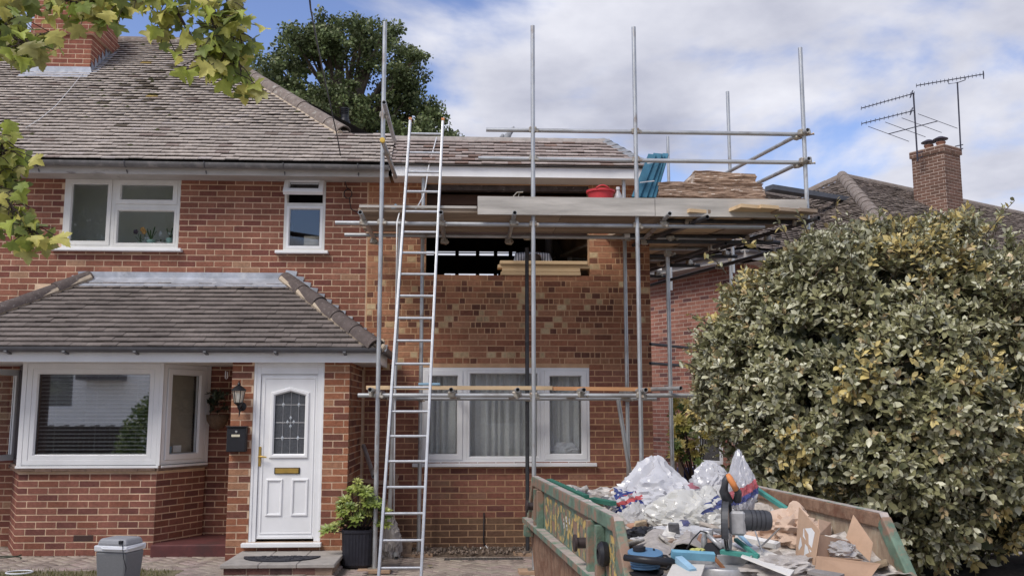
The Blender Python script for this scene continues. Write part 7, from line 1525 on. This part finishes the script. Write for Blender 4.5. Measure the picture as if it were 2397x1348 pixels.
    fr = MB(); fr.tube([c + Vector((-.12, -.05, .085)), c + Vector((-.0, -.13, .08)), c + Vector((.12, -.10, .07)), c + Vector((.17, -.04, .04)), c + Vector((.18, 0, -.05))], [.018, .02, .022, .02, .018], 8); fr.build('frame', M_BLACK, r, smooth=True); MB().lathe([(.035, .112), (.035, .135), (.02, .14), (0, .14)], Matrix.Translation(c + Vector((-.03, 0, 0))), 16).build('crank_knob', M_BLACK, r, smooth=40)
    m = MB(); m.tube([c + Vector((.05, 0, .12)), AY(1535, 1297, 5.3), AY(1560, 1300, 5.2), AY(1575, 1315, 5.1), AY(1560, 1332, 5.05), AY(1545, 1330, 5.0)], .006, 6); simple('power_lead', 'thin black lead looping from the cable reel to the saw', 'cable', m, M_BLACK, True)
    # mitre saw
    s = thing('mitre_saw', 'grey mitre saw with orange handle standing on the skip load', 'mitre saw', AY(1690, 1340, 5.1)); Y = 5.15
    ma = mat('cast_aluminium', (.42, .42, .43), .45, .5, nscale=30, namt=.2); mdk = mat('saw_dark_grey', (.05, .052, .06), .5, nscale=30, namt=.2); mor = mat('orange_grip', (.60, .22, .07), .55)
    t = AY(1692, 1322, Y); MB().lathe([(.15, -.06), (.155, -.01), (.15, .0), (0, .0)], Matrix.Translation(t), 36).build('turntable', ma, s, smooth=40)
    bx = MB(); a, c = AY(1582, 1340, Y), AY(1788, 1340, Y); bx.cbox(a.x, t.x - .13, Y - .06, Y + .14, t.z - .07, t.z + .005, .012); bx.build('base', mdk, s); bx = MB(); bx.cbox(t.x + .13, c.x, Y - .06, Y + .14, t.z - .07, t.z + .012, .012); bx.build('base', mdk, s)
    f = MB(); f.cbox(AY(1592, 1300, Y).x, AY(1672, 1300, Y).x, Y + .03, Y + .05, t.z, AY(1630, 1296, Y).z, .003); f.build('fence', ma, s); f = MB(); f.cbox(AY(1683, 1300, Y).x, AY(1778, 1300, Y).x, Y + .03, Y + .05, t.z, AY(1730, 1300, Y).z, .003); f.build('fence', ma, s)
    bc = AY(1703, 1228, Y + .02); bn = Vector((.93, -.36, 0)).normalized(); bu = bn.cross(Vector((0, 0, 1))).normalized(); MBl = basis(bc, bu, Vector((0, 0, 1)), bn)
    MB().lathe([(.128, -.0012), (.128, .0012), (0, .0012)], MBl @ Matrix.Translation((0, 0, .0)), 48).build('blade', mat('blade_steel', (.5, .5, .5), .3, .9), s, smooth=40); MB().lathe([(.03, 0), (.03, .012), (.012, .018), (0, .018)], MBl @ Matrix.Rotation(math.pi, 4, 'X'), 20).build('blade_flange', mdk, s, smooth=40)
    g = MB(); n = 26; pts = [(.142 * math.cos(q), .142 * math.sin(q)) for q in [R(-25) + R(230) * k / n for k in range(n + 1)]]; inn = [(.075 * math.cos(q), .075 * math.sin(q)) for q in [R(-25) + R(230) * k / n for k in reversed(range(n + 1))]]; g.prism(pts + inn, -.022, -.016, MBl); g.prism(pts + [(.136 * x / .075, .136 * y / .075) for x, y in inn], -.022, .016, MBl); g.build('upper_guard', mdk, s)
    g = MB(); pts = [(.136 * math.cos(q), .136 * math.sin(q)) for q in [R(195) + R(150) * k / n for k in range(n + 1)]]; inn = [(.06 * math.cos(q), .06 * math.sin(q)) for q in [R(195) + R(150) * k / n for k in reversed(range(n + 1))]]; g.prism(pts + inn, -.014, -.010, MBl); g.prism(pts + inn, .010, .014, MBl); g.build('lower_guard', ma, s)
    hd = MB(); hd.cbox(-.02, .05, -.05, .08, .016, .10, .012, MBl); hd.build('gear_case', ma, s); mo = MB(); m0, m1 = AY(1733, 1215, Y + .0), AY(1802, 1218, Y - .02); d = (m1 - m0); mo.lathe([(.052, 0), (.056, .03), (.056, d.length - .02), (.048, d.length), (0, d.length)], basis(m0, Vector((0, 1, 0)), d.normalized().cross(Vector((0, 1, 0))), d.normalized()), 20); mo.build('motor', mdk, s, smooth=40); g = MB()
    for k in range(4): g.lathe([(.0575, 0), (.0575, .004)], basis(m0 + d * (.3 + .15 * k), Vector((0, 1, 0)), d.normalized().cross(Vector((0, 1, 0))), d.normalized()), 20)
    g.build('vent_rings', M_BLACK, s)
    hb = MB(); hb.tube([AY(1705, 1175, Y), AY(1694, 1150, Y - .02), AY(1698, 1125, Y - .04), AY(1705, 1112, Y - .05)], [.030, .026, .020, .016], 10); hb.tube([AY(1726, 1170, Y), AY(1728, 1152, Y - .04), AY(1722, 1142, Y - .05)], [.024, .020, .017], 10); hb.build('handle_arm', mdk, s, smooth=True); g = MB(); g.tube([AY(1703, 1110, Y - .05), AY(1708, 1118, Y - .06), AY(1716, 1132, Y - .07), AY(1723, 1146, Y - .06)], [.013, .017, .018, .016], 12); g.build('orange_grip', mor, s, smooth=True)
    cl = MB(); cl.tube([AY(1650, 1290, Y + .14), AY(1648, 1262, Y + .16), AY(1652, 1245, Y + .16), AY(1668, 1246, Y + .14)], [.02, .018, .02, .018], 10); cl.tube([AY(1656, 1250, Y + .15), AY(1690, 1282, Y + .08)], .014, 10); cl.tube([AY(1700, 1285, Y + .1), AY(1702, 1262, Y + .08)], .03, 10); cl.build('pivot_column', ma, s, smooth=True); hk = MB(); hk.tube([AY(1655, 1246, Y + .14), AY(1640, 1242, Y + .12), AY(1620, 1262, Y + .1), AY(1604, 1290, Y + .08)], .004, 6); hk.build('lead', M_BLACK, s, smooth=True)
    k = MB(); k.bar(AY(1665, 1296, Y - .02), AY(1712, 1350, Y - .12), .02, .012); k.build('mitre_scale', mat('copper_scale', (.45, .2, .1), .4, .5), s); gk = MB(); gk.lathe([(.05, -.004), (.05, .004), (0, .004)], basis(AY(1668, 1288, Y + .1), (1, 0, 0), (0, .6, .8), (0, -.8, .6)), 20); gk.build('dust_chute', M_BLACK, s, smooth=40)
    stick('blue painted block leaning on the saw base', (1588, 1308, 5.0), (1622, 1338, 4.85), .04, .035, M_SKYBLUE, 'block', 'timber_block'); stick('long blue painted batten lying across the saw base', (1572, 1296, 5.02), (1672, 1302, 5.02), .035, .04, mat('blue_painted_batten', (.16, .36, .48), .7, nscale=9, namt=.2), 'batten')
    for k, (px, py) in enumerate(((1622, 1288), (1634, 1287), (1642, 1288))): c = AY(px, py, 5.25); crumple('foam_blob', ('yellow-green foam blob left of the saw column', 'middle yellow-green foam blob by the saw column', 'yellow-green foam blob nearest the saw column')[k], 'foam', c, (.022, .02, .014), 20 + k, mat('old_foam', (.45, .45, .16), .9), None, None, None, 2)
skip_load()

def wall_foot_things():
    rnd = random.Random(101)
    def stick(label, a, b, w, h, m, cat='timber', name='timber_offcut'): mb = MB(); mb.bar(AY(*a), AY(*b), w, h, up=(0, -1, .2)); return simple(name, label, cat, mb, m)
    mo = mat('old_offcut', (.36, .24, .17), .85, nscale=10, namt=.25)
    stick('short timber offcut leaning behind the planter', (832, 1160, 10.6), (823, 1100, 11.0), .045, .022, mo); stick('timber batten lying level behind the planter', (828, 1123, 11.25), (933, 1133, 11.3), .045, .03, mo); stick('timber batten leaning against the wall behind the ladder', (903, 1200, 10.9), (930, 1112, 11.4), .04, .025, mo)
    for lab, a, b in (('dark steel tube leaning in the corner by the porch', (875, 1115, 10.75), (851, 1043, 11.3)), ('short steel tube leaning behind the ladder foot', (928, 1305, 10.9), (912, 1255, 11.2))): mb = MB(); mb.pipe(AY(*a), AY(*b), .026); simple('steel_tube', lab, 'tube', mb, M_STEEL, 40)
    crumple('dust_sheet', 'crumpled grey dust sheet behind the ladder foot', 'sheet', AY(912, 1270, 11.0), (.12, .1, .26), 31, mat('dust_sheet', (.38, .35, .33), .7), None, None, None, 4, .3)
    mb = MB(); mb.add([AY(930, 1300, 11.1), AY(962, 1302, 11.15), AY(965, 1265, 11.35), AY(938, 1268, 11.35)], [(0, 1, 2, 3)]); q = [(x, y + .03, z) for x, y, z in mb.v]; mb.add(q, [(3, 2, 1, 0)]); mb.f += [(0, 4, 5, 1), (1, 5, 6, 2), (2, 6, 7, 3), (3, 7, 4, 0)]; mb.t += [(1, 1, 1)] * 4; simple('paving_slab', 'broken brown slab leaning on the wall behind the ladder', 'slab', mb, mat('slab_brown', (.24, .17, .12), .9, nscale=18, namt=.35, bump=.6))
    # soil strip with stones along the wall
    m = MB(); n = 60
    for i in range(n + 1):
        x = -.9 + 2.3 * i / n; yy = 11.16 + .05 * noise.noise(Vector((x * 3, 0, 0)))
        for k, (y, z) in enumerate(((yy - .06, .0), (yy, .02), (11.36, .045), (11.50, .06))): m.v.append((x, y, gz(x) + z + .018 * noise.noise(Vector((x * 9, k * 3, 2))) * (k > 0)))
        if i:
            for k in range(3): a = (i - 1) * 4 + k; m.f.append((a, a + 4, a + 5, a + 1)); m.t.append((1, 1, 1))
    tag(m.build('soil', mat('rubble_soil', (.13, .095, .07), .95, nscale=40, namt=.5, bump=1.0, bscale=50), None, True), kind='structure')
    st = MB(); Ms = []; ts = []
    for i in range(420):
        x = rnd.uniform(-.9, 1.35); y = rnd.uniform(11.1, 11.45); s = rnd.uniform(.006, .022); Mq = Matrix.Translation((x, y, gz(x) + .035 + .03 * (y - 11.1) / .35)) @ Euler((rnd.random() * 6, rnd.random() * 6, rnd.random() * 6)).to_matrix().to_4x4() @ Matrix.Diagonal((s, s * .8, s * .6, 1)); Ms.append(np.array(Mq)); g = rnd.uniform(.5, 1.3); ts.append((.26 * g, .20 * g, .16 * g))
    b = MB(); b.cbox(-1, 1, -1, 1, -1, 1, .5); o = scatter('gravel', b.v, b.f, Ms, ts, mat('gravel_stone', tint=True, rough=.9)); tag(o, 'small stones scattered along the foot of the extension wall', 'gravel', kind='stuff')
    for px, py, s, lab, c in ((1082, 1302, .06, 'pale broken brick half by the wall foot', (.42, .30, .2)), (1143, 1303, .075, 'tan brick lying flat by the wall foot', (.42, .29, .18)), (1195, 1297, .05, 'mortar lump at the wall foot right of the tan brick', (.4, .35, .3))):
        p = AY(px, py, 11.3); mb = MB(); mb.cbox(p.x - s, p.x + s, 11.26, 11.34, p.z - .025, p.z + .025, .008); simple('brick', lab, 'brick', mb, mat('loose_brick_%d' % px, c, .9, nscale=20, namt=.3, bump=.5))
    mb = MB(); mb.tube([AY(1133, 1199, 11.485), AY(1132, 1265, 11.48), AY(1134, 1280, 11.47), AY(1133, 1298, 11.42)], .009, 6); simple('cable', 'black cable end coming out of the extension\'s brick wall', 'cable', mb, M_BLACK, True)
    for lab, a, b in (('thin white plastic strip standing at the wall foot', (1124, 1304, 11.35), (1125, 1280, 11.45)), ('thin white plastic strip leaning right of the black cable', (1150, 1296, 11.35), (1137, 1276, 11.45))): mb = MB(); mb.bar(AY(*a), AY(*b), .012, .006); simple('plastic_strip', lab, 'strip', mb, M_UPVC)
    # drain channel in the paving
    ch = thing('drain_channel', 'dark slotted drain channel across the paving before the extension', 'drain', (.2, 10.95, -.1)); x0, x1 = AY(1040, 1312, 10.95).x, AY(1225, 1312, 10.95).x
    MB().box(x0, x1, 10.89, 11.01, -.108, -.094).build('grate', mat('drain_plastic', (.10, .095, .09), .7), ch); mb = MB()
    for i in range(int((x1 - x0) / .035)): mb.box(x0 + .008 + i * .035, x0 + .022 + i * .035, 10.905, 10.995, -.094, -.0925)
    tag(mb.build('slots', M_BLACK, ch), kind='stuff')
    # bits on the right: bin, gate posts
    p = AY(1628, 1140, 12.6); b = thing('wheelie_bin', 'dark blue recycling bin below the neighbour\'s window', 'bin', (p.x, 12.6, -.1)); mblue = mat('bin_blue', (.04, .07, .30), .5, nscale=20, namt=.15)
    zt = AY(1628, 1098, 12.5).z; m = MB(); m.add([(p.x - .2, 12.35, -.08), (p.x + .2, 12.35, -.08), (p.x + .2, 12.8, -.08), (p.x - .2, 12.8, -.08), (p.x - .26, 12.3, zt - .10), (p.x + .26, 12.3, zt - .10), (p.x + .26, 12.9, zt - .10), (p.x - .26, 12.9, zt - .10)], [(3, 2, 1, 0), (0, 1, 5, 4), (1, 2, 6, 5), (2, 3, 7, 6), (3, 0, 4, 7), (4, 5, 6, 7)]); m.build('body', mblue, b, bevel=.02); m = MB(); m.cbox(p.x - .29, p.x + .29, 12.26, 12.93, zt - .095, zt, .03); m.build('lid', mblue, b); m = MB(); m.cbox(p.x - .29, p.x + .29, 12.24, 12.27, zt - .13, zt - .10, .008); m.build('rim', mblue, b)
    for sx in (-1, 1): MB().lathe([(.1, -.03), (.1, .03), (0, .03)], basis((p.x + sx * .2, 12.85, .0), (0, 1, 0), (0, 0, 1), (1, 0, 0)), 20).build('wheel', M_BLACK, b, smooth=40)
    for px, lab in ((1578, 'pale timber gate post nearer the extension'), (1594, 'pale timber gate post nearer the blue bin')):
        q = AY(px, 1100, 12.0); m = MB(); m.cbox(q.x - .03, q.x + .03, 11.97, 12.03, -.1, AY(px, 1072, 12.0).z, .005); simple('gate_post', lab, 'post', m, mat('pale_post', (.5, .42, .35), .8, nscale=8, namt=.15))
    m = MB(); a = AY(1575, 1138, 11.9); m.cbox(a.x, a.x + .35, 11.8, 12.1, a.z - .02, a.z + .02, .005); simple('pallet_board', 'brown board lying in front of the gate posts', 'board', m, MATS['old_offcut'])
    m = MB(); nx, ny = 40, 20
    for j in range(ny + 1):
        for i in range(nx + 1):
            fx, fy = i / nx, j / ny; x, y = 2.9 + 4.6 * fx, 7.4 + 2.7 * fy; e_ = min(1, 5 * min(fx, 1 - fx)) * min(1, 3.2 * min(fy, 1 - fy)); m.v.append((x, y, -.12 + e_ * (.30 + .05 * noise.noise(Vector((x * 2, y * 2, 0))) + .03 * noise.noise(Vector((x * 9, y * 9, 0))))))
    for j in range(ny):
        for i in range(nx): a = j * (nx + 1) + i; m.f.append((a, a + 1, a + nx + 2, a + nx + 1)); m.t.append((1, 1, 1))
    tag(m.build('flower_bed', mat('dark_bed_soil', (.045, .035, .028), .95, nscale=30, namt=.5, bump=1.0, bscale=40), None, True), kind='structure')
    # lawn edge at the bottom left
    rng = np.random.default_rng(3); n = 5200; P = np.stack([rng.uniform(-5.4, -2.9, n), rng.uniform(8.5, 9.78, n), np.zeros(n)], 1); P = P[P[:, 1] < 9.72 + .05 * np.sin(P[:, 0] * 7)]; n = len(P); D = rng.normal(size=(n, 3)) * .35 + np.array([0, 0, 1]); l = rng.uniform(.02, .05, n); T = np.array([(.20, .19, .07), (.30, .26, .12), (.14, .16, .05)])[rng.integers(0, 3, n)]
    b = MB(); Ml = leaf_mats(P, D, rng.normal(size=(n, 3)), l, l * .14, rng); o = scatter('lawn', LEAF_V, LEAF_F, Ml, T, M_LEAFO); tag(o, 'dry yellowish grass at the bottom left', 'grass', kind='stuff')
    m = MB(); m.box(-5.6, -2.85, 8.4, 9.74, -.02, .004); tag(m.build('lawn_soil', mat('lawn_soil_dry', (.19, .165, .10), .95, nscale=14, namt=.4)), kind='structure')
    lf = MB(); p = AZ(1006, 1327, -.09); lf.add([tuple(Vector(v) * .07) for v in LEAF_V], LEAF_F, Matrix.Translation(p + Vector((0, 0, .012)))); simple('fallen_leaf', 'yellow-green leaf lying on the paving by the ladder', 'leaf', lf, mat('fallen_leaf_colour', (.30, .28, .06), .7))
wall_foot_things()

def worker():
    fl = 2.662; x = AY(1243, 600, 12.35).x; Y = 12.35
    p = thing('person', 'person in white striped shirt bending down behind the stacked planks', 'person', (x, Y, fl))
    J = {'pel': (0, .05, .73), 'sp1': (0, -.03, .84), 'sp2': (0, -.20, .92), 'chest': (0, -.32, .94), 'neck': (0, -.42, .92), 'head': (0, -.50, .88), 'top': (0, -.58, .82)}
    V = []; E_ = []; Rr = []
    def add(co, r, par=None): V.append(co); Rr.append(r); (E_.append((par, len(V) - 1)) if par is not None else None); return len(V) - 1
    pel = add(J['pel'], .16); s1 = add(J['sp1'], .145, pel); s2 = add(J['sp2'], .155, s1); ch = add(J['chest'], .16, s2); nk = add(J['neck'], .06, ch); hd = add(J['head'], .095, nk); tp = add(J['top'], .08, hd)
    for s in (-1, 1):
        sh = add((s * .19, -.33, .95), .075, ch); el = add((s * .26, -.38, .68), .05, sh); wr = add((s * .20, -.52, .48), .035, el)
        hnd = add((s * .19, -.57, .42), .04, wr)
        for k in range(4): f1 = add((s * .19 + (k - 1.5) * .018, -.60, .38), .012, hnd); add((s * .19 + (k - 1.5) * .02, -.61, .335 - .006 * (k % 3)), .009, f1)
        th = add((s * .19 - s * .05, -.58, .40), .012, hnd)
        hp = add((s * .10, .05, .66), .12, pel); kn = add((s * .14, -.24, .46), .075, hp); an = add((s * .12, .06, .09), .05, kn); add((s * .13, -.10, .045), .045, an)
    me = bpy.data.meshes.new('body'); me.from_pydata(V, E_, []); ob = bpy.data.objects.new('body', me); put(ob, p, Matrix.Translation((x, Y, fl)))
    sk = ob.modifiers.new('skin', 'SKIN'); ss = ob.modifiers.new('sub', 'SUBSURF'); ss.levels = ss.render_levels = 2
    if not me.skin_vertices: me.attributes
    sv = me.skin_vertices[0].data if me.skin_vertices else None
    if sv:
        for i, r in enumerate(Rr): sv[i].radius = (r, r); sv[i].use_root = (i == 0)
    m = bpy.data.materials.new('worker_cloth_skin'); m.use_nodes = True; nt = m.node_tree; N = nt.nodes.new; L = nt.links.new; bs = nt.nodes['Principled BSDF']; bs.inputs['Roughness'].default_value = .8
    tc = N('ShaderNodeTexCoord'); sp = N('ShaderNodeSeparateXYZ'); L(tc.outputs['Object'], sp.inputs[0]); w = N('ShaderNodeTexWave'); w.inputs['Scale'].default_value = 9; w.wave_type = 'BANDS'; L(tc.outputs['Object'], w.inputs[0]); r = N('ShaderNodeValToRGB'); r.color_ramp.interpolation = 'CONSTANT'; r.color_ramp.elements[0].color = (.7, .7, .72, 1); r.color_ramp.elements[1].color = (.05, .06, .10, 1); r.color_ramp.elements[1].position = .78; L(w.outputs['Fac'], r.inputs[0])
    c1 = N('ShaderNodeMath'); c1.operation = 'GREATER_THAN'; c1.inputs[1].default_value = -.42; L(sp.outputs['Y'], c1.inputs[0]); mx = N('ShaderNodeMix'); mx.data_type = 'RGBA'; L(c1.outputs[0], mx.inputs[0]); mx.inputs[6].default_value = (.42, .24, .17, 1); L(r.outputs[0], mx.inputs[7])
    c2 = N('ShaderNodeMath'); c2.operation = 'LESS_THAN'; c2.inputs[1].default_value = .70; L(sp.outputs['Z'], c2.inputs[0]); mx2 = N('ShaderNodeMix'); mx2.data_type = 'RGBA'; L(c2.outputs[0], mx2.inputs[0]); L(mx.outputs[2], mx2.inputs[6]); mx2.inputs[7].default_value = (.05, .06, .09, 1); L(mx2.outputs[2], bs.inputs['Base Color']); me.materials.append(m)
    h = MB(); h.lathe([(.098, 0), (.10, .03), (.085, .07), (.05, .10), (0, .11)], Matrix.Translation((x, Y - .54, fl + .865)) @ Matrix.Rotation(R(35), 4, 'X'), 16); h.build('hair', mat('dark_hair', (.03, .02, .015), .7), p, smooth=True)
    f = MB(); hc = Vector((x, Y - .58, fl + .81)); f.lathe([(.014, 0), (0, .03)], basis(hc + Vector((0, -.06, .0)), (1, 0, 0), (0, 0, 1), (0, -1, 0)), 8); f.build('nose', mat('skin_tone', (.42, .24, .17), .6), p)
    for s in (-1, 1): e = MB(); e.lathe([(0, -.01), (.01, 0), (0, .01)], Matrix.Translation(hc + Vector((s * .035, -.065, .03))), 8); e.build('eye', M_BLACK, p); e = MB(); e.lathe([(0, -.012), (.022, 0), (0, .012)], basis(hc + Vector((s * .10, .03, .02)), (0, 1, 0), (0, 0, 1), (1, 0, 0)), 8); e.build('ear', MATS['skin_tone'], p)
    mo = MB(); mo.bar(hc + Vector((-.025, -.075, -.04)), hc + Vector((.025, -.075, -.04)), .01, .006); mo.build('mouth', mat('lip', (.3, .12, .1), .6), p)
worker()

# ---------------------------------------------------------------- across the street (seen only in the window panes)
def across():
    def facing(label, u0, u1, y, ops, m, door):
        h = thing('house', label, 'house', (-(u0 + u1) / 2, y - 3, 0)); Mi = basis((0, y, 0), (-1, 0, 0), (0, 1, 0), (0, 0, 1))
        wall_body('wall', Mi, u0, u1, -.1, 4.8, ops, m, h, .3)
        for a, b, c, d in ops[:-1]: o = sash(h, Mi, a, b, c, d, -.12, -.04, .06, M_UPVC, M_GLASS, 'window'); MB().box((a + b) / 2 - .04, (a + b) / 2 + .04, -.1, -.03, c + .06, d - .06, Mi).build('mullion', M_UPVC, o); MB().box(a - .3, b + .3, -1.5, -1.45, c - .5, d + .4, Mi).build('room', M_DARK, h)
        a, b, c, d = ops[-1]; MB().box(a, b, -.1, -.05, c, d, Mi).build('door', mat('navy_door', (.03, .04, .10), .5), h)
        r = MB(); r.add([(-u0 + .4, y + .4, 4.75), (-u1 - .4, y + .4, 4.75), (-u1 - .4, y - 4, 7.6), (-u0 + .4, y - 4, 7.6), (-u0 + .4, y - 8.4, 4.75), (-u1 - .4, y - 8.4, 4.75)], [(0, 1, 2, 3), (3, 2, 5, 4)]); r.build('roof', mat('slate_grey', (.12, .11, .115), .8, nscale=6, namt=.3), h)
        r = MB(); r.box(u0 + 5.2, u0 + 6.8, -.02, .9, 2.75, 2.95, Mi); r.build('porch_canopy', mat('slate_grey', ()), h)
    facing('white rendered house across the street, seen reflected in the bay window', 8.0, 24.0, -15.0, [(15.2, 17.2, 1.7, 3.1), (10.2, 11.6, 3.4, 4.5), (18.6, 20.2, 1.2, 2.3), (21.5, 22.4, 0, 2.1)], mat('white_render', (.85, .84, .82), .9, nscale=4, namt=.06), 0)
    facing('cream rendered house across the street, seen reflected in the extension window', -9.0, 6.0, -16.0, [(-7, -5, 1.0, 2.3), (-2.6, -.8, 1.0, 2.3), (3, 4.6, 1.0, 2.3), (.5, 1.4, 0, 2.1)], mat('cream_render', (.66, .61, .52), .9, nscale=4, namt=.06), 0)
    rng = np.random.default_rng(9)
    g = thing('hedge', 'rounded green hedge across the street, seen reflected in the bay window', 'hedge', (-8.6, -6.5, 0)); n = 7000; d = rng.normal(size=(n, 3)); d /= np.linalg.norm(d, axis=1, keepdims=True); d[:, 2] = np.abs(d[:, 2]); rr = rng.uniform(.8, 1.03, n); P = np.array([-8.4, -6.5, 0]) + d * rr[:, None] * np.array([1.9, 1.2, 2.35]); l = rng.uniform(.09, .16, n); T = np.array([(.06, .10, .025), (.10, .15, .04), (.16, .2, .06)])[rng.integers(0, 3, n)]
    tag(scatter('foliage', LEAF_V, LEAF_F, leaf_mats(P, d + rng.normal(size=(n, 3)) * .6, d + np.array([0, 0, .4]), l, l * .6, rng), T, M_LEAFO, g), kind='stuff')
    f = thing('garden_fence', 'low dark timber fence across the street, seen reflected in the bay window', 'fence', (-12, -8, 0)); md = mat('fence_dark', (.045, .035, .03), .9)
    for k in range(44): x = -17 + k * .155; MB().box(x, x + .145, -8.02, -8.0, 0, 1.12 + .02 * (k % 3)).build('board', md, f)
    for z in (.3, .9): MB().box(-17, -10.2, -8.06, -8.022, z, z + .07).build('rail', md, f)
    # crown of the maple whose branches hang into the picture
    t = bpy.data.objects['maple_tree']; n = 9000; d = rng.normal(size=(n, 3)); d /= np.linalg.norm(d, axis=1, keepdims=True); rr = rng.random(n) ** .4; P = np.array([-8.2, 2.2, 6.9]) + d * rr[:, None] * np.array([2.3, 2.6, 1.9]); l = rng.uniform(.11, .18, n); T = np.array([(.10, .15, .03), (.16, .21, .045), (.22, .27, .06)])[rng.integers(0, 3, n)]
    tag(scatter('crown', LEAF_V, LEAF_F, leaf_mats(P, rng.normal(size=(n, 3)) + np.array([0, 0, -.5]), d + rng.normal(size=(n, 3)) * .5 + np.array([0, 0, .5]), l, l, rng), T, M_LEAFM, t), kind='stuff')
across()
